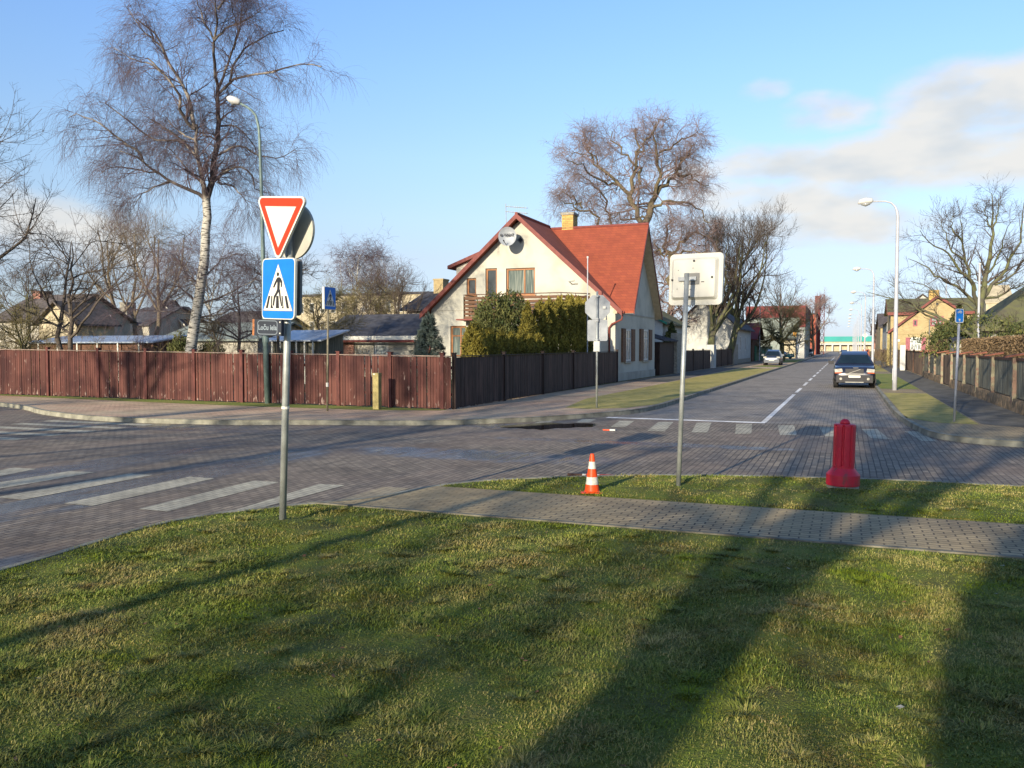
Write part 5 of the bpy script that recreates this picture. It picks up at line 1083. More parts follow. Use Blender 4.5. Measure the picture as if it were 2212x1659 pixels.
# right side houses
def street_right():
    # yellow brick house with front gable
    v0 = 97.6; ul = 4.45; off = Vector((ul, v0, ZS)); t = thing('brick_house', 'yellow brick house with dark red bargeboards and pink shutters', 'house', off)
    def Z(x, y): return PV(x, y, v0)
    L_ = Z(1922, 716); pk = Z(2025, 641); rr_ = Z(2057, 663); ur = Z(2079, 700).x
    b = MB(off); b.extr([(ul, v0, ZS - .1), (ur, v0, ZS - .1), (ur, v0, rr_.z - (ur - rr_.x) * .0), (rr_.x, v0, rr_.z), (pk.x, v0, pk.z - .1), (ul, v0, L_.z)], (0, 7, 0)); b.build('wall', M['brickyellow'], t)
    E = PV(1918, 675, v0 + 3); Rg = PV(1918, 646, v0 + 7); R2 = PV(2106, 646, v0 + 7)
    b = MB(off); b.box(ul + .02, R2.x, v0 + 3.2, v0 + 10.8, ZS, E.z - .05); b.extr([(ul + .02, v0 + 3.2, E.z - .05), (ul + .02, v0 + 10.8, E.z - .05), (ul + .02, v0 + 7, Rg.z - .2)], (.3, 0, 0)); b.build('rear_wing_wall', M['brickyellow'], t)
    b = MB(off); slab(b, [(ul - .35, v0 + 2.9, E.z), (R2.x + .3, v0 + 2.9, E.z), (R2.x + .3, v0 + 7, Rg.z), (ul - .35, v0 + 7, Rg.z)], .15); slab(b, [(ul - .35, v0 + 7, Rg.z), (R2.x + .3, v0 + 7, Rg.z), (R2.x + .3, v0 + 11.1, E.z), (ul - .35, v0 + 11.1, E.z)], .15)
    # front gable slopes
    slab(b, [(ul - .35, v0 - .35, L_.z - .05), (pk.x, v0 - .35, pk.z + .12), (pk.x, v0 + 5, pk.z + .12), (ul - .35, v0 + 5, L_.z - .05)], .1); slab(b, [(pk.x, v0 - .35, pk.z + .12), (rr_.x + .3, v0 - .35, rr_.z), (rr_.x + .3, v0 + 5, rr_.z), (pk.x, v0 + 5, pk.z + .12)], .1)
    roof = b.build('roof', M['roofmoss'], t)
    b = MB(off)
    for A, B in (((ul - .38, L_.z - .28), (pk.x, pk.z - .1)), ((pk.x, pk.z - .1), (rr_.x + .35, rr_.z - .25))): b.extr([(A[0], v0 - .39, A[1]), (B[0], v0 - .39, B[1]), (B[0], v0 - .39, B[1] + .28), (A[0], v0 - .39, A[1] + .28)], (0, .035, 0))
    b.box(ul - .3, R2.x, v0 + 2.83, v0 + 2.88, E.z - .3, E.z + .02)
    b.extr([(ul - .39, v0 + 2.8, E.z - .25), (ul - .39, v0 + 7, Rg.z - .2), (ul - .39, v0 + 7, Rg.z + .05), (ul - .39, v0 + 2.8, E.z + .05)], (.035, 0, 0)); b.build('bargeboard', M['trimred'], t)
    c = PV(2017, 630, v0 + 7); b = MB(off); b.box(c.x - .5, c.x + .5, c.y - .5, c.y + .5, Rg.z - .5, PV(2017, 627, v0 + 7).z); b.build('chimney', M['brickchim'], roof)
    def wr(x0, x1, y0, y1, **k): a = Z(x0, y0); c = Z(x1, y1); return window(t, 'v', v0, a.x, c.x, c.z, a.z, off, **k), a, c
    w, a, c = wr(1966, 1990, 729, 757, frame='white', pane='glass2', fw=.12, mull=(.33, .66), bars=(.5,)); 
    for x0, x1 in ((1956.5, 1965.5), (1990.5, 1999)):
        A = Z(x0, 729); B = Z(x1, 757); b = MB(off); b.box(A.x, B.x, v0 - .06, v0 - .002, B.z, A.z); b.build('shutter', M['pink'], w)
    wr(2010, 2038, 683.5, 704.6, frame='pink', pane='glass2', fw=.16, mull=(.5,), bars=(.5,)); wr(1972.5, 1981.7, 690.6, 704.6, frame='pink', pane='glass', fw=.12)
    wr(2022, 2027, 654, 659, frame='signblack', pane='glass', fw=.05)
    b = MB(off); q = Z(2007.7, 690); b.tube([(q.x, v0 - .08, q.z), (q.x, v0 - .08, ZS)], .06, 8); b.build('downpipe', M['signgrey'], t)
    b = MB(off); b.box(ul + .01, ur - .01, v0 - .05, v0 - .002, Z(1930, 722).z, Z(1930, 722).z + .12); b.build('string_course', M['brickyellow'], t)
    b = MB(off); q = Z(1937, 735.5); b.box(q.x - .3, q.x + .3, v0 - .03, v0 - .002, q.z - .12, q.z + .12); b.build('house_plate', M['white'], t)
    b = MB(off); b.box(ul - .45, ul - .2, v0 - .6, v0 - .35, ZS, L_.z - .3); b.build('corner_post', M['yellowpost'], t)
    gable_house('far_house', 'white gabled house directly left of the yellow brick house', 4.9, 13, 120, 134, 5.2, 8.6, 'v', 'whitewall', 'roofbrown', .4)
    gable_house('far_house', 'yellowish brick house beyond the white gabled house on the right', 4.9, 12, 142, 156, 5.0, 7.2, 'u', 'brickyellow', 'roofbrown', .3)
    gable_house('far_house', 'dark red far house behind the diamond sign', 5.2, 13, 185, 200, 4.6, 6.6, 'u', 'brickred', 'roofbrown', .3)
    # large mossy roof at the right edge
    t = thing('barn', 'barn with a huge dark mossy roof rising out of the right edge', 'barn', (14, 62, ZS)); off = Vector((14, 62, ZS)); ev = 3.2
    b = MB(off); b.box(8.4, 25, 60.4, 72.5, ZS, ev); b.build('wall', M['whitewall'], t)
    b = MB(off); R0 = Vector((13.2, 66.5, 7.6)); R1 = Vector((27, 66.5, 7.6)); c = [Vector((7.7, 59.7, ev)), Vector((27, 59.7, ev)), Vector((27, 73.2, ev)), Vector((7.7, 73.2, ev))]
    slab(b, [c[0], c[1], R1, R0], .2); slab(b, [c[3], c[0], R0], .2); slab(b, [c[2], c[3], R0, R1], .2); b.build('roof', M['roofmoss'], t)
    pxhouse('far_block', 'pale yellow block showing above the mossy barn roof', 2130, 2190, 655, 618, 130, 'creamwall', 'creamwall', 10, 'u', over=.1)
    t, off, v = pxhouse('garden_hut', 'small pale hut half hidden by dark bushes behind the hedge', 2062, 2088, 742, 733, 58, 'plaster2', 'roofdark', 3, 'u', over=.15)
street_right()
for (x, yt, yb, Y, lab) in ((2116.5, 573, 735, 46, 'tall white flagpole rising above the brown hedge'), (2044.5, 604, 650, 112, 'white pole standing behind the yellow brick house roof'), (1642, 660, 740, 118, 'thin white pole before the flat red topped hall')):
    q = PD(x, yt, Y); t = thing('flagpole', lab, 'flagpole', (q.x, q.y, ZS)); b = MB(); b.tube([(0, 0, -.1), (0, 0, q.z - ZS)], [.075, .05], 10); b.build('pole', M['lampwhite'], t); b = MB(); b.lathe([(.02, 0), (.07, .04), (.07, .09), (.02, .13)], 10, (0, 0, q.z - ZS)); b.build('finial', M['white'], t)


# ================================================================ CARS (front towards -y, wheels on z=0)
def make_car(name, label, paint, L_=4.8, Wd=1.9, Ht=1.74, suv=True, detail=True, group=None, lic=True):
    t = thing(name, label, 'car', (0, 0, 0), 0, group); hw = Wd / 2; y0, y1 = -L_ / 2, L_ / 2; belt = Ht * (.645 if suv else .61); bon = Ht * (.60 if suv else .54)
    st = [(y0, .74, .34, .66), (y0 + .05, .86, .27, .80), (y0 + .22, .94, .25, bon - .08), (y0 + .7, .97, .25, bon - .02), (y0 + 1.25, .985, .25, bon + .04), (y0 + 1.5, .99, .25, belt), (0, 1.0, .25, belt + .02), (y1 - .7, .98, .26, belt + .03), (y1 - .15, .93, .3, belt + .02), (y1, .86, .36, belt - .1)]
    b = MB(); rings = []
    for (y, w, zb, zt) in st:
        w *= hw; H1 = [(0, zb), (w * .88, zb), (w * .97, zb + .12), (w, zb + (zt - zb) * .45), (w * .985, zt - .10), (w * .93, zt - .015), (w * .6, zt + .012), (0, zt + .02)]
        ring = [(x, y, z) for x, z in H1] + [(-x, y, z) for x, z in H1[-2:0:-1]]; rings.append(b.v(ring)); n = len(ring)
    for i in range(len(rings) - 1):
        for k in range(n): b.f(rings[i] + (k + 1) % n, rings[i] + k, rings[i + 1] + k, rings[i + 1] + (k + 1) % n)
    b.f(*range(rings[0], rings[0] + n)); b.f(*range(rings[-1] + n - 1, rings[-1] - 1, -1))
    # cabin pillars and roof
    yc0, yc1 = y0 + 1.35, y1 - (.12 if suv else .25); yr0, yr1 = yc0 + .78, yc1 - (.35 if suv else .6); wb, wt = hw * .93, hw * .66; zb, zt = belt - .02, Ht - .04
    lo = [(-wb, yc0, zb), (wb, yc0, zb), (wb, yc1, zb), (-wb, yc1, zb)]; zf = Ht * .905; hi = [(-wt, yr0, zf), (wt, yr0, zf), (wt, yr1, zt - .05), (-wt, yr1, zt - .05)]; b.hexa(lo + hi)
    mid = [(-wt * .93, yr0 + .45, zt + .035), (wt * .93, yr0 + .45, zt + .035), (wt * .95, yr1 - .05, zt + .035), (-wt * .95, yr1 - .05, zt + .035)]; b.hexa([(x, y, z - .001) for x, y, z in hi] + mid)
    body = b.build('body', M[paint], t, True)
    try: body.data.set_sharp_from_angle(angle=math.radians(38))
    except Exception: pass
    def pane(nm, P, f0=.09, f1=.9, g0=.06, g1=.94, off=.012):
        P = [Vector(p) for p in P]; bl, br, tr, tl = P
        def at(a, c): return bl.lerp(br, a).lerp(tl.lerp(tr, a), c)
        n_ = (br - bl).cross(tl - bl).normalized() * off; bb = MB(); bb.face([at(g0, f0) + n_, at(g1, f0) + n_, at(g1, f1) + n_, at(g0, f1) + n_]); return bb.build(nm, M['carglass'], t)
    pane('windscreen', [lo[0], lo[1], hi[1], hi[0]], .10, .95, .05, .95); pane('rear_window', [lo[2], lo[3], hi[3], hi[2]])
    for s, (A, B, C, D) in ((1, (lo[1], lo[2], hi[2], hi[1])), (-1, (lo[3], lo[0], hi[0], hi[3]))):
        g = [(.08, .34), (.37, .64), (.67, .92)]
        if s < 0: g = [(1 - q, 1 - p) for p, q in g]
        for a, c in g: pane('side_window', [A, B, C, D], .08, .88, a, c)
    R = .35 if suv else .31
    for sx in (-1, 1):
        for wy in (y0 + .88, y1 - .92):
            w = bpy.data.objects.new('wheel', None); COL.objects.link(w); w.parent = t; w.location = (sx * (hw - .13), wy, R)
            prof = [(.6 * R, -.1), (.93 * R, -.11), (R, -.08), (R, .08), (.93 * R, .11), (.6 * R, .1)]
            bb = MB(); bb.T = Matrix.Rotation(math.pi / 2, 4, 'Y'); bb.lathe(prof, 20); bb.build('tyre', M['tyre'], w, False)
            bb = MB(); bb.T = Matrix.Rotation(math.pi / 2, 4, 'Y'); bb.lathe([(.62 * R, -.115), (.55 * R, -.118), (.2 * R, -.118), (.2 * R, .118), (.55 * R, .118), (.62 * R, .115)], 20); bb.build('rim', M['rim'], w)
    yf = y0
    def fbox(nm, x0, x1, z0, z1, d, m, par=None, yy=None):
        bb = MB(); Y_ = yf if yy is None else yy; bb.box(x0, x1, Y_ - d, Y_ + .2, z0, z1); return bb.build(nm, M[m], par or t)
    fbox('bumper', -hw * .84, hw * .84, .28, .62, .03, 'cladding' if suv else paint)
    for sx in (-1, 1):
        bb = MB(); P = [(sx * hw * .54, yf + .02, .77), (sx * hw * .91, yf + .10, .75), (sx * hw * .93, yf + .14, .90), (sx * hw * .58, yf + .05, .93)]; P = P if sx > 0 else P[::-1]; bb.extr(P, (0, -.05, 0)); h = bb.build('headlight', M['headlight'], t)
        if detail:
            bb = MB(); P = [(sx * hw * .60, yf + .018, .71), (sx * hw * .91, yf + .09, .70), (sx * hw * .91, yf + .09, .745), (sx * hw * .60, yf + .018, .76)]; P = P if sx > 0 else P[::-1]; bb.extr(P, (0, -.05, 0)); bb.build('indicator', M['amber'], h)
            bb = MB(); bb.tube([(sx * hw * .63, yf - .045, .45), (sx * hw * .63, yf - .02, .45)], .06, 12); bb.build('fog_light', M['headlight'], t)
        bb = MB(); bb.box(sx * hw * .98, sx * (hw * .98 + .26), yc0 + .18, yc0 + .34, belt - .02, belt + .16); bb.build('side_mirror', M['cladding' if suv else paint], t)
    if detail:
        fbox('grille', -.40, .40, .70, .92, .0, 'signblack')
        bb = MB(); bb.extr([(-.30, yf - .004, .70), (-.24, yf - .004, .70), (.28, yf - .004, .90), (.22, yf - .004, .90)], (0, -.012, 0)); bb.build('grille_bar', M['chrome'], t)
        fbox('chrome_lip', -.38, .38, .655, .69, .035, 'chrome'); fbox('skid_plate', -.40, .40, .275, .315, .055, 'chrome')
        bb = MB(); bb.box(-.1, -.04, -.02, .0, 0, .03)
        text('VOLVO', .07, M['signgrey'], t, mt=Matrix.Translation((.05, yf - .012, .965)), bold=.003)
        for sx in (-1, 1): bb = MB(); bb.tube([(sx * wt * .98, yr0 + .15, zt + .02), (sx * wt * .98, yr0 + .25, zt + .075), (sx * wt * .98, yr1 - .2, zt + .075), (sx * wt * .98, yr1 - .1, zt + .02)], .022, 6); bb.build('roof_rail', M['cladding'], t)
        for sx in (-.36, .36): bb = MB(); bb.extr([(sx - .15, yc0 + .33, belt + .05), (sx + .15, yc0 + .33, belt + .05), (sx + .12, yc0 + .60, belt + .27), (sx - .12, yc0 + .60, belt + .27)], (0, -.045, .02)); 
    fbox('number_plate', -.26, .26, .51, .61, .06, 'signwhite')
    # wheel arches: dark strips along the sills
    for sx in (-1, 1): bb = MB(); bb.box(sx * hw * .965, sx * (hw * 1.004), y0 + .35, y1 - .35, .26, .44); bb.build('sill_cladding', M['cladding'], t)
    return t
c1 = make_car('suv', 'dark blue estate style off-roader driving towards us in the right lane', 'carblue'); c1.location = (.42, 44.6 + 2.4, .004); c1.scale = (1.03, 1, 1.03)
c2 = make_car('parked_car', 'silver people carrier parked on the left verge', 'carsilver', 4.5, 1.78, 1.62, False, False); c2.location = (-7.1, 92 + 2.25, ZS)
c3 = make_car('black_car', 'small black car approaching far down the right lane', 'carblack', 4.3, 1.75, 1.45, False, False); c3.location = (-.3, 190, 0)
c4 = dup(c3, (-8.4, 168, ZS), 0, 'black car parked under the street tree beside the lattice chimney')
c5 = dup(c2, (-7.2, 188, ZS), 0, 'silver grey car parked beyond the black one far on the left')
c6 = make_car('teal_car', 'dark teal car parked before the flat red topped hall', 'carteal', 4.3, 1.75, 1.45, False, False); q = GP(1718, 768, ZS); c6.location = (-9.8, 146, ZS); c6.rotation_euler = (0, 0, .9)


# ================================================================ TREES
def tubes(P, R, n):
    P = np.asarray(P, float); N_, K, _ = P.shape
    T = np.empty_like(P); T[:, 1:-1] = P[:, 2:] - P[:, :-2]; T[:, 0] = P[:, 1] - P[:, 0]; T[:, -1] = P[:, -1] - P[:, -2]
    T /= np.linalg.norm(T, axis=2, keepdims=True) + 1e-9
    ref = np.zeros((N_, 1, 3)); mt = np.abs((P[:, -1] - P[:, 0])[:, 2]) / (np.linalg.norm(P[:, -1] - P[:, 0], axis=1) + 1e-9); ref[mt < .8, 0, 2] = 1; ref[mt >= .8, 0, 0] = 1
    A = np.cross(T, ref); A /= np.linalg.norm(A, axis=2, keepdims=True) + 1e-9; B = np.cross(T, A)
    ang = np.arange(n) * 2 * np.pi / n
    V = P[:, :, None, :] + R[:, :, None, None] * (np.cos(ang)[None, None, :, None] * A[:, :, None, :] + np.sin(ang)[None, None, :, None] * B[:, :, None, :])
    idx = np.arange(N_ * K * n).reshape(N_, K, n); a = idx[:, :-1, :]; c = idx[:, 1:, :]
    Q = np.stack([a, c, np.roll(c, -1, 2), np.roll(a, -1, 2)], -1).reshape(-1, 4)
    return V.reshape(-1, 3), Q
def grow(R_, P, R, m, L, ang, wander, grav, K, rr, rmin, t0=.2, t1=1.0, rel=None, taper=.3, ltap=.5, skew=1.0):
    N_, K0, _ = P.shape; idx = np.repeat(np.arange(N_), m); n = len(idx); t = t0 + (t1 - t0) * R_.rand(n) ** skew; f = t * (K0 - 1); i0 = np.clip(f.astype(int), 0, K0 - 2); fr = (f - i0)[:, None]
    p = P[idx, i0] * (1 - fr) + P[idx, i0 + 1] * fr; T = P[idx, i0 + 1] - P[idx, i0]; T /= np.linalg.norm(T, axis=1, keepdims=True) + 1e-9; r0 = R[idx, i0] * (1 - fr[:, 0]) + R[idx, i0 + 1] * fr[:, 0]
    rnd = R_.randn(n, 3); Nn = rnd - (rnd * T).sum(1, keepdims=True) * T; Nn /= np.linalg.norm(Nn, axis=1, keepdims=True) + 1e-9
    a = np.radians(ang) * (.7 + .6 * R_.rand(n))[:, None]; d = np.cos(a) * T + np.sin(a) * Nn
    if rel is not None: Ln = np.linalg.norm(P[:, -1] - P[:, 0], axis=1)[idx] * rel
    else: Ln = np.full(n, float(L))
    Ln = np.minimum(Ln, L) * (1 - ltap * t) * (.6 + .8 * R_.rand(n)); st = (Ln / (K - 1))[:, None]
    out = np.empty((n, K, 3)); out[:, 0] = p
    for k in range(1, K):
        d = d + wander * R_.randn(n, 3) + np.array([0, 0, grav]) * (.4 + 1.2 * k / K); d /= np.linalg.norm(d, axis=1, keepdims=True) + 1e-9; out[:, k] = out[:, k - 1] + d * st
    rs = np.maximum(r0 * rr, rmin); rad = rs[:, None] * np.linspace(1, taper, K)[None, :]; rad = np.maximum(rad, rmin * .6)
    return out, rad
def resample(pts, K):
    pts = np.array(pts, float); s = np.r_[0, np.cumsum(np.linalg.norm(np.diff(pts, axis=0), axis=1))]; q = np.linspace(0, s[-1], K); return np.stack([np.interp(q, s, pts[:, i]) for i in range(3)], 1), s[-1]
def shift(V, off): return V - np.array(off)[None, :]
def merge(parts):
    VV = []; QQ = []; o = 0
    for V, Q in parts: VV.append(V); QQ.append(Q + o); o += len(V)
    return np.concatenate(VV), np.concatenate(QQ)
def tree_obj(name, label, base, trunkparts, crownparts, tm, cm, cat='tree', group=None):
    t = thing(name, label, cat, base, group=group); V, Q = merge(trunkparts); npmesh('trunk', shift(V, base), Q, M[tm], t, True)
    V, Q = merge(crownparts); npmesh('crown', shift(V, base), Q, M[cm], t, False); return t
def lvl(P): return tubes
def traced(lines, Y, seed, kz=.35, K=12, jit=.02, rs=1.0):
    """limbs traced as polylines in the picture, stood up at distance Y with their own depth"""
    R_ = np.random.RandomState(seed); PP = []; RR = []; seen = []; 
    for li, (r0, r1, pts) in enumerate(lines):
        s0 = 0.0
        if seen and li > 0:
            a = np.array([q[:2] for q in seen]); dd = np.hypot(a[:, 0] - pts[0][0], a[:, 1] - pts[0][1]); j = dd.argmin(); 
            s0 = seen[j][2] if dd[j] < 25 else 0.0
        k = 0 if li == 0 else R_.uniform(-kz, kz) * (1 if R_.rand() > .3 else 2); acc = 0; W3 = []
        for i, (x, y) in enumerate(pts):
            if i: acc += math.hypot(x - pts[i - 1][0], y - pts[i - 1][1]) / (F / Y)
            yy = s0 + k * acc; seen.append((x, y, yy)); W3.append(PD(x, y, Y + yy))
        P, Ln = resample(W3, K); j = R_.randn(K, 3) * jit * min(1, Ln / 2); j[0] = 0; P = P + j; PP.append(P); RR.append(np.linspace(r0, r1, K) * rs)
    return np.array(PP), np.array(RR)

# --- the big birch
def birch():
    z = lambda *p: [(x * .3359, y * .3359) for x, y in p]
    lines = [(.24, .17, [(408, 800), (412, 755), (420, 705), (430, 650), (436, 600), (442, 560), (446, 500), (447, 470), (445, 432)]),
      (.12, .05, z((1325, 1290), (1290, 1100), (1270, 1000), (1258, 900), (1265, 800))), (.09, .03, z((1252, 830), (1240, 740), (1215, 650), (1190, 560), (1150, 520), (1110, 440), (1070, 380), (1040, 300), (1020, 240), (960, 190), (880, 120))),
      (.08, .03, z((1250, 830), (1200, 780), (1150, 700), (1160, 600), (1110, 550), (1060, 480), (1000, 420), (940, 370))),
      (.14, .08, z((1330, 1280), (1365, 1180), (1375, 1080), (1385, 980), (1400, 880), (1410, 790), (1400, 700), (1395, 610))),
      (.08, .015, z((1395, 620), (1400, 540), (1380, 450), (1370, 330), (1380, 250), (1400, 150), (1390, 50), (1385, -60), (1380, -160))),
      (.06, .02, z((1400, 580), (1440, 480), (1480, 370), (1500, 310), (1540, 200), (1560, 60))), (.06, .02, z((1410, 600), (1500, 510), (1620, 480), (1760, 470), (1850, 430), (1950, 415), (2070, 430))),
      (.055, .02, z((1480, 520), (1500, 420), (1550, 350), (1590, 300), (1700, 230), (1820, 190))), (.05, .012, z((1500, 320), (1530, 200), (1500, 80), (1480, -60))), (.05, .012, z((1380, 260), (1320, 160), (1280, 60), (1250, -60))),
      (.085, .02, z((1322, 1285), (1290, 1250), (1200, 1210), (1100, 1170), (1030, 1120), (960, 1080), (920, 1030), (860, 1000), (770, 965))), (.06, .015, z((920, 1040), (900, 970), (820, 930), (750, 880), (680, 820), (600, 770), (500, 730), (450, 760))),
      (.06, .02, z((1275, 1030), (1220, 950), (1160, 900), (1080, 905), (1000, 900), (920, 850), (850, 800), (760, 720), (680, 660))), (.05, .015, z((1190, 910), (1100, 850), (1020, 800), (930, 740))),
      (.06, .02, z((1370, 1170), (1450, 1100), (1520, 1070), (1580, 1085), (1620, 1130), (1640, 1220), (1720, 1240))), (.045, .012, z((1400, 1170), (1500, 1200), (1560, 1260), (1600, 1340))),
      (.05, .015, z((1410, 790), (1450, 740), (1500, 710), (1495, 650))), (.045, .012, z((1420, 810), (1500, 800), (1570, 850), (1640, 950), (1680, 1050))), (.05, .012, z((1300, 1180), (1180, 1060), (1100, 960), (1040, 930))),
      (.04, .012, z((1030, 1120), (900, 1090), (800, 1080), (700, 1075), (650, 1110))), (.04, .012, z((1390, 900), (1300, 860), (1330, 800), (1300, 740))), (.05, .01, z((1380, 260), (1450, 180), (1600, 120), (1680, 60))),
      (.045, .012, z((1040, 300), (940, 220), (860, 120), (820, 40))), (.04, .012, z((1060, 480), (950, 400), (850, 380), (720, 300))), (.05, .012, z((1400, 1000), (1480, 950), (1560, 930), (1660, 1000), (1800, 1020), (1920, 950))),
      (.045, .012, z((1260, 900), (1180, 870), (1100, 800), (1060, 740))), (.05, .014, z((1400, 60), (1460, -20), (1560, -60))), (.045, .012, z((1100, 1165), (1000, 1200), (900, 1260), (850, 1340)))]
    Y = 37.0; P, R = traced(lines, Y, 2); R_ = np.random.RandomState(5); base = PD(408, 800, Y); base.z = ZS
    low = [(.05, .01, [(433, 660), (400, 630), (375, 610), (350, 590)]), (.05, .01, [(436, 655), (480, 640), (520, 620), (560, 600)]), (.04, .01, [(430, 685), (470, 680), (510, 665), (560, 640)]), (.035, .01, [(440, 600), (480, 560), (520, 545)]), (.035, .01, [(440, 620), (400, 590), (380, 545)]), (.03, .01, [(428, 680), (380, 675), (330, 672), (280, 668)])]
    P2, R2 = traced([lines[0]] + low, Y, 4); P = np.concatenate([P, P2[1:]]); R = np.concatenate([R, R2[1:]])
    B1, b1 = grow(R_, P[1:], R[1:], 14, 1.8, 50, .14, .00, 7, .42, .008, .12, 1, rel=.6); 
    tr = [tubes(P[:1], R[:1], 14), tubes(P[1:], R[1:], 8)]
    B2, b2 = grow(R_, B1, b1, 7, 1.25, 45, .16, -.16, 6, .5, .0055, .1, 1)
    B3, b3 = grow(R_, B2, b2, 6, 1.15, 38, .13, -.32, 5, .6, .0034, .1, 1, ltap=.3)
    bt = tree_obj('birch_tree', 'huge bare silver birch with white banded trunk behind the red fence', base, tr[:1], [tubes(B1, b1, 4), tubes(B2, b2, 3), tubes(B3, b3, 3)], 'birchbark', 'birchtwig')
    V, Q = tr[1]; npmesh('limbs', shift(V, base), Q, M['birchlimb'], bt, True)
birch()
# --- generic bare tree
def bare(name, label, x, ytop, Y, width, seed, tm='bark', cm='twig', r0=.2, fork=.3, n1=7, n2=8, n3=7, n4=4, up=.05, ang=38, wander=.10, tw=.006, lean=0, droop=0.0, L3=1.2, base=None, trunks=1, group=None, ybase=None, wx=None, hgt=None, cat='tree', dense=1.0):
    R_ = np.random.RandomState(seed)
    if base is None:
        q = PD(x, ytop, Y); base = Vector((q.x, q.y, ZS)); Hh = q.z - ZS; wd = width / (F / Y)
    else: Hh = hgt; wd = width
    tp = []; Pl = []; Rl = []
    for k in range(trunks):
        a = R_.rand() * 6.28; sx = (.5 * (k - (trunks - 1) / 2)); hf = Hh * fork * (1 + .15 * R_.randn())
        pts = [(base.x + sx * .6, base.y, base.z - .1), (base.x + sx + lean * .3, base.y, base.z + hf * .5), (base.x + sx * 1.3 + lean * .7 + R_.randn() * .1, base.y + R_.randn() * .15, base.z + hf), (base.x + sx * 1.6 + lean + R_.randn() * .3, base.y + R_.randn() * .3, base.z + Hh * .93)]
        P, _ = resample(pts, 12); P[1:] += R_.randn(11, 3) * .04 * Hh / 8; Pl.append(P); Rl.append(np.linspace(1, .06, 12) ** .8 * r0)
    P = np.array(Pl); R = np.array(Rl); P1, r1 = grow(R_, P, R, n1, Hh * .72, ang, wander, up, 10, .62, .03, fork * .9, .92, ltap=.45, taper=.15)
    # keep to the crown width
    cx_, cy_ = base.x + lean * .7, base.y; d = np.hypot(P1[:, :, 0] - cx_, P1[:, :, 1] - cy_); lim = wd / 2 * .9; f = np.where(d > lim, lim / np.maximum(d, 1e-6) * (1 + .18 * (d - lim) / lim), 1); P1[:, :, 0] = cx_ + (P1[:, :, 0] - cx_) * f; P1[:, :, 1] = cy_ + (P1[:, :, 1] - cy_) * f; P1[:, :, 2] = np.minimum(P1[:, :, 2], base.z + Hh * .97)
    P2, r2 = grow(R_, P1, r1, n2, Hh * .3, 42, wander * 1.2, up, 7, .55, .014, .12, 1, ltap=.5)
    P3, r3 = grow(R_, P2, r2, n3, L3, 40, wander * 1.3, up - droop, 6, .55, tw * 1.25, .1, 1, ltap=.4)
    cr = [tubes(P2, r2, 4), tubes(P3, r3, 3)]
    if n4: P4, r4 = grow(R_, P3, r3, n4, L3 * .6, 38, wander * 1.3, up - droop * 1.5, 5, .7, tw, .1, 1, ltap=.3); cr.append(tubes(P4, r4, 3))
    return tree_obj(name, label, base, [tubes(P, R, 10), tubes(P1, r1, 6)], cr, tm, cm, cat, group)

# --- the big willow behind the corner house (traced limbs)
def willow():
    z = lambda *p: [(x * .25 + 1175, y * .25 + 224.6) for x, y in p]
    Y = 78
    lines = [(.72, .55, [(1382, 760), (1386, 640), (1387, 560), (1388, 487)]),
      (.30, .08, z((850, 1040), (780, 880), (720, 780), (640, 700), (540, 610), (450, 540), (420, 470))), (.26, .07, z((760, 850), (750, 700), (790, 600), (800, 450), (820, 350), (780, 250), (790, 180))), (.40, .14, z((870, 1040), (900, 950), (960, 800), (1080, 670), (1150, 590))), (.2, .06, z((1150, 600), (1200, 480), (1250, 430), (1300, 330))),
      (.24, .06, z((950, 820), (990, 650), (980, 500), (1000, 420), (950, 330), (940, 260), (1000, 160))), (.18, .05, z((1150, 600), (1250, 620), (1310, 660), (1400, 720))), (.18, .05, z((900, 930), (1000, 860), (1100, 830), (1250, 850), (1350, 930), (1420, 1020))), (.17, .05, z((830, 700), (830, 560), (700, 430), (620, 330), (600, 260))),
      (.22, .12, [(1318, 760), (1322, 600), (1321, 490)]), (.16, .05, z((590, 1060), (550, 920), (540, 850), (500, 750), (430, 720), (340, 620), (250, 600))), (.15, .05, z((500, 1060), (450, 960), (330, 900), (220, 870), (130, 830))), (.12, .04, z((330, 900), (250, 800), (150, 760))),
      (.14, .04, z((420, 470), (380, 380), (350, 260))), (.14, .04, z((540, 610), (440, 480), (330, 440), (250, 430))), (.14, .04, z((800, 450), (900, 330), (960, 180), (1080, 130))), (.14, .04, z((1000, 420), (1120, 380), (1200, 300), (1350, 260))), (.14, .04, z((640, 700), (500, 680), (380, 560), (200, 480))),
      (.35, .25, [(1452, 760), (1450, 640), (1446, 548)]), (.2, .06, z((1090, 1300), (1040, 1220), (1050, 1100), (1100, 1000))), (.18, .05, z((1090, 1300), (1200, 1180), (1330, 1120), (1450, 1150))), (.16, .05, z((1080, 1320), (980, 1260), (940, 1180))), (.14, .04, z((1110, 1320), (1250, 1260), (1380, 1280), (1460, 1340))), (.14, .04, z((900, 960), (760, 1000), (640, 960), (560, 1000)))]
    P, R = traced(lines, Y, 11, .5, K=12, jit=.14, rs=.85); R_ = np.random.RandomState(3); base = PD(1382, 760, Y); base.z = ZS
    B1, b1 = grow(R_, P[1:], R[1:], 12, 3.6, 55, .26, .03, 8, .42, .022, .15, 1, rel=.6)
    B2, b2 = grow(R_, B1, b1, 9, 2.0, 48, .26, -.03, 7, .5, .012, .1, 1)
    B3, b3 = grow(R_, B2, b2, 7, 1.2, 45, .24, -.13, 5, .6, .0085, .1, 1, ltap=.3)
    tree_obj('willow_tree', 'broad bare willow with tangled purplish crown behind the corner house', base, [tubes(P, R, 9)], [tubes(B1, b1, 4), tubes(B2, b2, 3), tubes(B3, b3, 3)], 'willowbark', 'willowtwig')
willow()

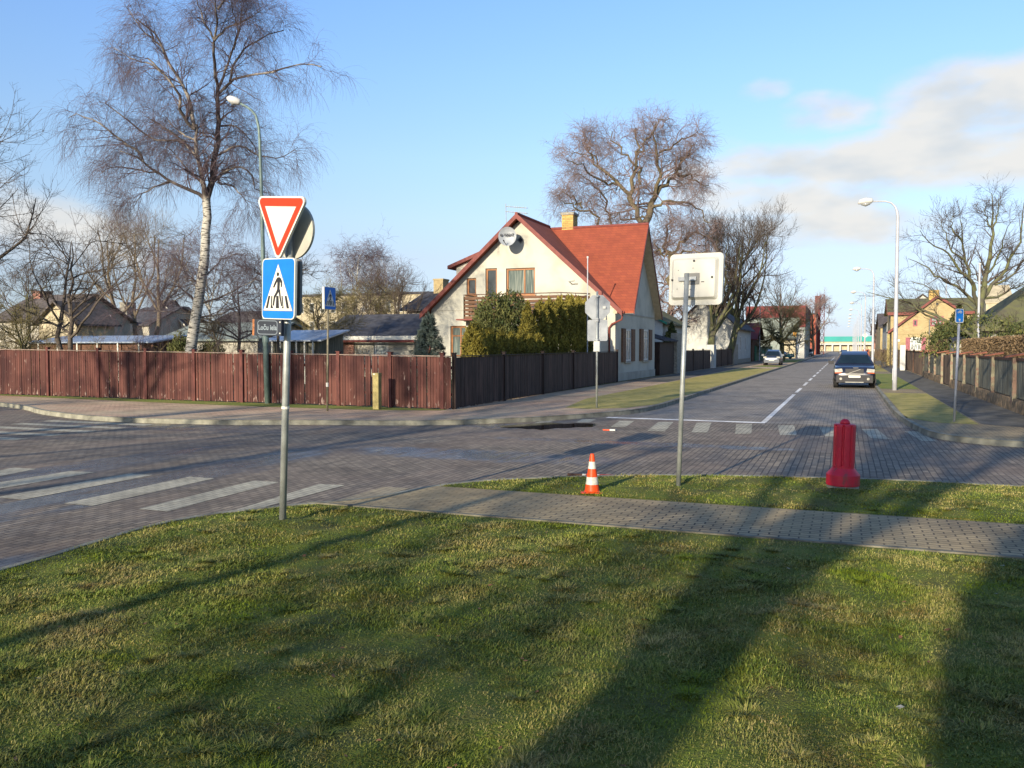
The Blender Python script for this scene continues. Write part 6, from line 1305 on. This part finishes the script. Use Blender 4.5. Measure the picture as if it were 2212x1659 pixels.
# --- large bare tree behind the brown hedge on the right (traced limbs)
def right_tree():
    z = lambda *p: [(x * .25 + 1658.9, y * .25 + 397.4) for x, y in p]
    Y = 52
    lines = [(.30, .24, z((1800, 1420), (1800, 1300), (1815, 1180), (1830, 1080))),
      (.2, .02, z((1830, 1090), (1850, 950), (1890, 780), (1920, 600), (1940, 400), (1935, 200), (1930, 70))), (.13, .02, z((1840, 1000), (1960, 870), (2080, 700), (2160, 500), (2200, 300), (2220, 160))), (.14, .02, z((1825, 1080), (1780, 900), (1720, 700), (1680, 500), (1665, 300))),
      (.10, .015, z((1790, 920), (1650, 720), (1520, 560), (1400, 500), (1300, 400))), (.11, .015, z((1815, 1050), (1650, 900), (1450, 800), (1330, 680), (1215, 655))), (.13, .015, z((1800, 1330), (1680, 1250), (1540, 1180), (1400, 1120), (1250, 1050), (1100, 1000), (950, 960), (850, 930))),
      (.07, .015, z((1540, 1180), (1420, 1160), (1300, 1090), (1150, 960), (1050, 860))), (.1, .02, z((1830, 1340), (1950, 1330), (2100, 1300), (2260, 1240))), (.09, .02, z((1850, 1000), (2000, 960), (2120, 900), (2280, 850))), (.08, .015, z((1820, 1100), (1700, 1030), (1500, 980), (1350, 880), (1240, 840))),
      (.07, .015, z((1720, 700), (1600, 600), (1540, 450), (1490, 320))), (.07, .015, z((1890, 780), (1990, 640), (2030, 480), (2090, 330))), (.06, .015, z((1940, 400), (1890, 300), (1860, 180))), (.06, .015, z((1940, 380), (1990, 240), (2000, 120))), (.07, .015, z((1680, 500), (1590, 380), (1600, 270))), (.08, .015, z((1960, 870), (2100, 800), (2230, 640), (2350, 500)))]
    P, R = traced(lines, Y, 21, .45, jit=.05); R_ = np.random.RandomState(31); base = PD(2109, 752, Y); base.z = ZS
    B1, b1 = grow(R_, P[1:], R[1:], 11, 1.9, 45, .11, .05, 7, .45, .012, .15, 1, rel=.5); B2, b2 = grow(R_, B1, b1, 6, 1.1, 42, .12, .04, 6, .5, .008, .1, 1); B3, b3 = grow(R_, B2, b2, 4, .55, 40, .12, .04, 4, .7, .006, .2, 1)
    tree_obj('bare_tree', 'large spreading bare tree behind the clipped hedge on the right', base, [tubes(P, R, 9)], [tubes(B1, b1, 4), tubes(B2, b2, 3), tubes(B3, b3, 3)], 'barkmoss', 'twig')
right_tree()

bare('bare_tree', 'dense dark upright tree with mossy trunk, right one of the street pair', 1571, 500, 92, 140, 41, 'barkmoss', 'twig', .42, .2, 20, 10, 9, 4, .13, 52, .09, .0085, lean=1.5, L3=1.3)
bare('bare_tree', 'mossy multi-stemmed street tree behind the white square sign', 1541, 520, 86, 120, 42, 'barkmoss', 'twig', .42, .22, 10, 8, 7, 3, .12, 36, .09, .010, L3=1.5)
bare('bare_tree', 'pale small bare tree behind the dark street tree', 1690, 610, 135, 120, 43, 'bark', 'twig', .3, .25, 10, 8, 7, 0, .09, 42, .09, .013, L3=1.6)
bare('bare_tree', 'low pollarded olive tree above the silver people carrier', 1691, 668, 118, 118, 44, 'barkmoss', 'twigolive', .4, .3, 14, 10, 9, 3, .02, 60, .16, .012, L3=1.2)
bare('bare_tree', 'reddish brown bare tree in front of the lattice chimney', 1757, 655, 180, 72, 45, 'barktan', 'willowtwig', .35, .25, 12, 9, 8, 3, .06, 40, .12, .017, L3=1.5)
bare('bare_tree', 'small thin bare tree far off on the right of the street', 1893, 674, 165, 44, 46, 'bark', 'twig', .25, .25, 8, 7, 6, 0, .09, 38, .1, .016, L3=1.4)
bare('bare_tree', 'tall purplish bare tree between the willow and the white house', 1478, 560, 100, 110, 47, 'willowbark', 'willowtwig', .3, .25, 9, 8, 7, 3, -.0, 45, .2, .012, L3=1.6, droop=.1)
# left garden
bare('bare_tree', 'dark bare fruit tree with twin trunk near the left end of the red fence', 141, 500, 39, 330, 51, 'bark', 'twig', .14, .36, 9, 8, 7, 2, .02, 52, .13, .005, L3=.8, trunks=2)
bare('bare_tree', 'tall bare tree reaching in from the left edge', -120, 300, 36, 330, 52, 'bark', 'twig', .26, .25, 13, 9, 8, 3, .06, 46, .11, .0055, L3=.9)
bare('bare_tree', 'light barked bare tree left of the slate blue roof', 252, 492, 70, 160, 53, 'barktan', 'twigtan', .26, .36, 9, 8, 7, 2, .09, 36, .1, .006, L3=1.3, lean=-1.0)
bare('bare_tree', 'twin stemmed light bare tree rising before the slate blue roof', 288, 500, 72, 95, 54, 'barktan', 'twigtan', .24, .38, 7, 8, 7, 2, .09, 32, .1, .006, L3=1.3)
bare('bare_tree', 'leaning light barked bare tree just left of the birch', 318, 495, 66, 130, 55, 'barktan', 'twigtan', .24, .36, 8, 8, 7, 2, .08, 36, .1, .006, L3=1.3, lean=1.3)
bare('birch_tree', 'slender bare birch standing directly behind the big birch', 452, 520, 72, 150, 56, 'birchbark', 'birchtwig', .14, .45, 9, 8, 7, 2, .0, 38, .11, .009, L3=1.5, droop=.12)
bare('bare_tree', 'dark twisted orchard tree between the big birch and the lamp post', 520, 590, 41, 190, 57, 'bark', 'twig', .12, .3, 8, 8, 7, 2, .02, 55, .16, .0055, L3=.7)
bare('bare_tree', 'dark orchard tree hidden behind the nearest sign post', 610, 575, 43, 230, 58, 'bark', 'twig', .12, .3, 9, 8, 7, 2, .03, 58, .13, .0055, L3=.75)
bare('bare_tree', 'spreading orchard tree behind the shaded crossing sign', 700, 640, 50, 190, 59, 'bark', 'twigolive', .14, .3, 10, 9, 8, 3, .03, 58, .15, .007, L3=.8)
bare('bare_tree', 'small bare fruit tree before the far left houses', 60, 590, 48, 170, 60, 'barkmoss', 'twig', .13, .3, 9, 9, 8, 2, .03, 52, .14, .0065, L3=.8)
bare('bare_tree', 'low mossy fruit tree close behind the far left of the fence', 48, 660, 38.5, 150, 61, 'barkmoss', 'twigolive', .10, .3, 8, 9, 8, 2, .05, 50, .14, .0055, L3=.6)
bare('bare_tree', 'low fruit tree right of the birch foot', 470, 690, 39, 110, 62, 'barktan', 'twigtan', .07, .25, 8, 8, 7, 2, .04, 50, .14, .005, L3=.5)
bare('bare_tree', 'bushy olive fruit tree behind the dark roofed low house', 800, 640, 68, 200, 63, 'barkmoss', 'twigolive', .2, .25, 12, 9, 8, 3, .03, 58, .17, .008, L3=1.0)
bare('bare_tree', 'fruit tree with tall straight shoots near the cream chimney', 868, 605, 66, 190, 64, 'bark', 'twig', .2, .25, 11, 9, 7, 2, .12, 58, .12, .007, L3=1.2)
bare('bare_tree', 'brown fruit tree left of the far twin birches', 735, 655, 72, 130, 65, 'bark', 'twig', .18, .3, 9, 8, 7, 2, .03, 55, .16, .007, L3=1.0)
bare('birch_tree', 'left one of two distant bare birches over the cream block', 768, 546, 112, 120, 66, 'birchbark', 'birchtwig', .2, .25, 13, 9, 8, 2, .04, 40, .16, .011, L3=1.9, droop=.14)
bare('birch_tree', 'right one of two distant bare birches over the cream block', 822, 550, 114, 115, 67, 'birchbark', 'birchtwig', .2, .25, 13, 9, 8, 2, .04, 42, .16, .011, L3=1.9, droop=.14)
# trees (some added for shadow) and lamp behind the photographer: their shadows lie over the lawn, the crossing and the gable
def behind(X, Y): return Vector((X * CT - Y * ST, X * ST + Y * CT, ZL))
bare('bare_tree', 'big bare tree on the lawn behind the camera', 0, 0, 0, 11, 71, 'bark', 'twig', .42, .35, 12, 9, 8, 3, .06, 42, .11, .010, base=behind(-6.0, -7.5), hgt=14.5, L3=1.3)
bare('bare_tree', 'second bare tree on the lawn behind the camera', 0, 0, 0, 9, 72, 'bark', 'twig', .24, .28, 11, 9, 8, 3, .05, 42, .11, .010, base=behind(-.2, -17), hgt=12, L3=1.2)
bare('bare_tree', 'bare tree far behind the camera by the cross street', 0, 0, 0, 12, 73, 'bark', 'twig', .3, .26, 12, 9, 8, 3, .06, 42, .11, .011, base=behind(-19, -9), hgt=15, L3=1.4)
bare('bare_tree', 'tall bare tree well behind the camera to the left', 0, 0, 0, 13, 74, 'bark', 'twig', .34, .26, 13, 9, 8, 3, .06, 42, .11, .011, base=behind(-25, -4), hgt=17, L3=1.4)
bare('bare_tree', 'bare tree at the near left corner of the crossing, out of the picture', 0, 0, 0, 10, 75, 'bark', 'twig', .28, .26, 12, 9, 8, 3, .06, 42, .11, .010, base=behind(-27, 8), hgt=13, L3=1.3)
bare('bare_tree', 'young low bare tree behind the camera, added for branch shadows on the lawn', 0, 0, 0, 8.5, 76, 'bark', 'twig', .11, .25, 12, 8, 6, 2, .03, 60, .13, .009, base=behind(-9.0, -8.5), hgt=6.2, L3=.8)  # unseen tree put in so its low branches streak the lawn with shadow
bare('bare_tree', 'slim low bare tree beside the added evergreen behind the camera', 0, 0, 0, 6, 77, 'bark', 'twig', .10, .3, 10, 8, 6, 2, .04, 55, .13, .009, base=behind(-3.9, -9.5), hgt=6.5, L3=.8)
pc = behind(-9.7, -6); t = thing('utility_pole', 'thick wooden pole on the lawn behind the camera', 'pole', pc); b = MB(); b.tube([(0, 0, -.1), (0, 0, 8.3)], [.11, .08], 12); b.build('pole', M['bark'], t, True); b = MB(); b.box(-.5, .5, -.06, .06, 7.8, 7.95); b.build('crossarm', M['bark'], t)

# ================================================================ EVERGREENS AND HEDGES
def leafy(name, label, parts, m, n, size, seed, cat='shrub', trunk=None, updir=.8, stem='bark', flat=0):
    """parts: list of (centre, rx, ry, rz, cone) volumes filled with small leaf sprays"""
    R_ = np.random.RandomState(seed); base = Vector(parts[0][0]); base = Vector((base.x, base.y, ZS)); t = thing(name, label, cat, base); PP = []
    tot = sum(p[1] * p[3] for p in parts)
    for (c, rx, ry, rz, cone) in parts:
        k = int(n * p_share(p=(rx * rz), tot=tot)); d = R_.randn(k, 3); d /= np.linalg.norm(d, axis=1, keepdims=True); rad = (.55 + .45 * R_.rand(k) ** .5)
        rad *= 1 + .14 * np.sin(d[:, 0] * 7 + seed) * np.sin(d[:, 2] * 9 + 2 * seed) + .10 * R_.randn(k) * .5
        q = d * rad[:, None] * np.array([rx, ry, rz])
        if cone == 'col': ph = R_.rand(k) * 6.283; zz = R_.rand(k) ** .9 * 2 - 1; rf = (1 - np.clip((zz + .1) / 1.1, 0, 1) ** 3.5) ** .5 * (.86 + .14 * R_.rand(k)) * (1 + .07 * np.sin(ph * 5 + zz * 9 + seed)); top_ = R_.rand(k) < .12; rf = np.where(top_, rf * R_.rand(k) ** .5, rf); q = np.stack([np.cos(ph) * rf * rx, np.sin(ph) * rf * ry, (zz + .05 * R_.randn(k)) * rz], 1)
        elif cone: h = (q[:, 2] + rz) / (2 * rz); f = (1 - h) ** .75 * 1.25 + .08; q[:, 0] *= f; q[:, 1] *= f
        PP.append(q + np.array(c))
    P = np.concatenate(PP); k = len(P); P[:, 2] = np.maximum(P[:, 2], ZS + .03)
    a = R_.randn(k, 3); a[:, 2] += updir * 2; a /= np.linalg.norm(a, axis=1, keepdims=True); b = np.cross(a, R_.randn(k, 3)); b /= np.linalg.norm(b, axis=1, keepdims=True) + 1e-9
    s = size * (.6 + .8 * R_.rand(k))[:, None]; V = np.stack([P - b * s * .28, P + b * s * .28, P + a * s + b * s * .12, P + a * s - b * s * .12], 1)
    r = np.repeat(R_.rand(k), 4); npmesh('foliage', shift(V.reshape(-1, 3), base), np.arange(k * 4).reshape(-1, 4), M[m], t, rnd=r)
    if trunk: bb = MB(); bb.tube([(0, 0, -.05), (0, 0, trunk * .6), (0, 0, trunk)], [.07, .05, .02], 8); bb.build('trunk', M[stem], t, True)
    return t
def p_share(p, tot): return p / tot
def col(x0, x1, ytop, u, name, label, m, n, size, seed, cone=False, mul=1.0):
    c = PU((x0 + x1) / 2, 760, u); Y = (Vector((c.x, c.y)).dot(Vector((-ST, CT)))); w = (x1 - x0) / 2 / (F / Y) * mul; z = H + (HZ - ytop) * Y / F
    return leafy(name, label, [((c.x, c.y, ZS + (z - ZS) / 2), w, w, (z - ZS) / 2 * 1.02, cone)], m, n, size, seed, trunk=z * .7)
col(1000, 1050, 708, -12.3, 'thuja', 'rounded golden thuja at the left end of the garden hedge', 'thuja', 9000, .09, 81, 'col', 1.1)
xs = [(1043, 1073, 716), (1068, 1098, 719), (1092, 1118, 723), (1112, 1138, 722), (1132, 1158, 728), (1150, 1176, 727)]
for i, (a, c, y) in enumerate(xs): col(a, c, y, -12.3, 'thuja', ['first', 'second', 'third', 'fourth', 'fifth', 'sixth'][i] + ' low thuja after the rounded golden one in the hedge', 'thuja', 4200, .085, 90 + i, 'col', 1.12)
col(1112, 1168, 655, -13.0, 'thuja', 'tall cone shaped golden thuja in the middle of the hedge', 'thuja', 11000, .10, 101, True, 1.3)
col(1150, 1186, 660, -13.0, 'thuja', 'narrow golden thuja right of the cone shaped one', 'thuja', 7000, .10, 102, 'col', 1.15)
for i, (a, c, y) in enumerate([(1172, 1202, 655), (1194, 1224, 651), (1216, 1246, 648), (1238, 1262, 652), (1254, 1277, 656)]): col(a, c, y, -12.9, 'thuja', ['first', 'second', 'third', 'fourth', 'fifth'][i] + ' tall thuja of the dark block by the octagonal sign', 'thuja', 8000, .10, 110 + i, 'col', 1.22)
c = PD(1072, 690, 38.5); leafy('yew_bush', 'broad dark green bush under the balcony', [((c.x, c.y, 2.3), 1.15, 1.0, 2.15, False), ((c.x + .8, c.y, 2.8), .85, .8, 1.75, False), ((c.x - .6, c.y + .2, 2.2), .75, .8, 1.8, False)], 'yew', 16000, .10, 120, 'shrub', 2.5)
# blue spruce
def spruce():
    c = PD(925, 690, 40); base = Vector((c.x, c.y, ZS)); t = thing('spruce', 'small ragged blue spruce beside the cream house', 'tree', base); R_ = np.random.RandomState(9); PP = []; RR = []
    hgt = 3.3
    bb = MB(); bb.tube([(0, 0, 0), (0, 0, hgt)], [.06, .01], 8); bb.build('trunk', M['bark'], t)
    br = []
    for i in range(150):
        h = .4 + (hgt - .4) * R_.rand(); L_ = (1 - h / hgt) * 1.25 + .12; a = R_.rand() * 6.28; p = np.array([[0, 0, h], [math.cos(a) * L_ * .5, math.sin(a) * L_ * .5, h + .05], [math.cos(a) * L_, math.sin(a) * L_, h + .02 + .18 * L_]]); br.append(resample(p, 6)[0])
    B = np.array(br); b1 = np.tile(np.linspace(.012, .004, 6), (len(B), 1)); B2, b2 = grow(R_, B, b1, 9, .28, 50, .1, 0, 3, .6, .005, .2, 1)
    N3, n3 = grow(R_, np.concatenate([B2]), np.concatenate([b2]), 26, .08, 55, .05, 0, 2, .5, .0055, 0, 1, ltap=.2); V, Q = merge([tubes(B, b1, 4), tubes(B2, b2, 3), tubes(N3, n3, 3)])
    npmesh('needles', V, Q, M['spruce'], t, rnd=R_.rand(len(V)))
spruce()
# clipped beech hedge on the right, street side face and top
def hedge():
    R_ = np.random.RandomState(5); base = Vector((5.6, 30, ZS)); t = thing('clipped_hedge', 'clipped hedge of dry brown beech leaves behind the pillared fence', 'hedge', base); n = 110000
    v = 21 + 29 * R_.rand(n); top = 2.38; face = R_.rand(n) < .62; u = np.where(face, 5.62 + .16 * R_.rand(n) ** 2, 5.62 + 1.3 * R_.rand(n)); z = np.where(face, ZS + (top - ZS) * R_.rand(n), top - .14 * R_.rand(n) ** 2)
    e = R_.rand(n) < .05; v = np.where(e, 50 - .2 * R_.rand(n), v); u = np.where(e, 5.62 + 1.3 * R_.rand(n), u); z = np.where(e, ZS + (top - ZS) * R_.rand(n), z)
    P = np.stack([u + .03 * np.sin(v * 3), v, z + .03 * np.sin(v * 2.1)], 1); a = R_.randn(n, 3); a /= np.linalg.norm(a, axis=1, keepdims=True); b = np.cross(a, R_.randn(n, 3)); b /= np.linalg.norm(b, axis=1, keepdims=True) + 1e-9; s = (.035 + .035 * R_.rand(n))[:, None]
    V = np.stack([P - b * s * .4, P + b * s * .4, P + a * s + b * s * .2, P + a * s - b * s * .2], 1); npmesh('foliage', shift(V.reshape(-1, 3), base), np.arange(n * 4).reshape(-1, 4), M['beech'], t, rnd=np.repeat(R_.rand(n), 4))
    p = np.stack([np.full(900, 6.1) + .5 * R_.rand(900), 21 + 29 * R_.rand(900), np.full(900, ZS)], 1); q = p + np.stack([.2 * R_.randn(900), .2 * R_.randn(900), 1.7 + .3 * R_.rand(900)], 1); V, Q = tubes(np.stack([p, q], 1), np.tile([[.015, .006]], (900, 1)), 3); npmesh('stems', shift(V, base), Q, M['bark'], t)
hedge()
c = PD(2042, 742, 62); leafy('round_hedge', 'small rounded brown hedge left of the long clipped one', [((c.x, c.y, 1.3), 1.3, 1.0, 1.25, False)], 'beech', 5000, .10, 131, 'shrub')
c = PD(2052, 735, 66); leafy('dark_shrub', 'dark evergreen shrub before the yellow brick house', [((c.x, c.y, 2.0), 1.5, 1.3, 2.1, False), ((c.x + 1.6, c.y, 2.3), 1.2, 1.3, 2.2, False)], 'yew', 11000, .14, 132, 'shrub', 3)
c = PD(2072, 700, 64); leafy('dark_shrub', 'taller dark conifer behind the cycle sign', [((c.x, c.y, 2.6), 1.3, 1.3, 2.6, True)], 'yew', 8000, .14, 133, 'shrub', 4)
c = PD(1458, 745, 64); leafy('dark_shrub', 'dark conical evergreen behind the brown fence by the white house', [((-12.6, 66.5, 2.0), .9, .9, 1.9, True)], 'yew', 7000, .12, 134, 'shrub', 3)
c = PD(392, 735, 41); leafy('dark_shrub', 'dark shrub at the left foot of the birch', [((c.x, c.y, 1.3), .75, .6, 1.25, False)], 'yew', 6000, .08, 135, 'shrub', 2)
c = PD(455, 745, 42); leafy('dark_shrub', 'low dark shrub at the right foot of the birch', [((c.x, c.y, 1.1), .9, .6, 1.15, False)], 'yew', 5000, .08, 136, 'shrub', 2)
c = PD(2165, 745, 40); leafy('evergreen_clump', 'rambling green brown shrubs below the mossy barn roof', [((c.x, c.y + 6, 2.3), 3.2, 1.2, 1.5, False), ((c.x + 3, c.y + 7, 2.3), 2.5, 1.2, 1.3, False)], 'yew', 5000, .12, 137, 'shrub', 2)
# undergrowth behind the red fence: uncountable twigs
def brush():
    R_ = np.random.RandomState(12); VV = []
    def patch(x0, x1, yt, Y0, Y1, n, r):
        px = x0 + (x1 - x0) * R_.rand(n); Yd = Y0 + (Y1 - Y0) * R_.rand(n); X = (px - 1106) / F * Yd; u = X * CT - Yd * ST; v = X * ST + Yd * CT; top = H + (HZ - yt) * Yd / F
        h = (top - ZS) * (.45 + .6 * R_.rand(n)); p0 = np.stack([u, v, np.full(n, ZS)], 1); K = 6; out = np.empty((n, K, 3)); out[:, 0] = p0; d = np.stack([.35 * R_.randn(n), .35 * R_.randn(n), np.ones(n)], 1)
        for k in range(1, K): d = d + .22 * R_.randn(n, 3); d /= np.linalg.norm(d, axis=1, keepdims=True); out[:, k] = out[:, k - 1] + d * (h / (K - 1))[:, None]
        rad = np.full((n, K), r) * np.linspace(1, .4, K)[None]; C, c = grow(R_, out, rad, 5, .7, 45, .2, .04, 5, .7, r * .5, .15, 1); C2, c2 = grow(R_, C, c, 3, .4, 45, .2, .0, 4, .7, r * .45, .15, 1)
        VV.append(tubes(out, rad, 4)); VV.append(tubes(C, c, 3)); VV.append(tubes(C2, c2, 3))
    patch(-30, 120, 672, 42, 48, 170, .014); patch(110, 330, 706, 44, 60, 300, .014); patch(330, 560, 725, 40, 48, 160, .012); patch(620, 780, 690, 52, 60, 160, .016); patch(700, 930, 672, 60, 72, 220, .018); patch(1880, 2000, 728, 75, 92, 60, .02)
    V, Q = merge(VV); o = npmesh('undergrowth', V, Q, M['brush']); tag(o, 'tangled brown undergrowth behind the garden fences', 'undergrowth', kind='stuff')
brush()

c = behind(-2.95, -8); leafy('shadow_evergreen', 'dense evergreen behind the camera, added for its shadow on the lawn', [((c.x, c.y, 3.0), 1.45, 1.45, 3.0, 'col')], 'yew', 22000, .17, 140, 'shrub', 3.5)  # unseen evergreen added to cast the dark shadow on the lawn's right side
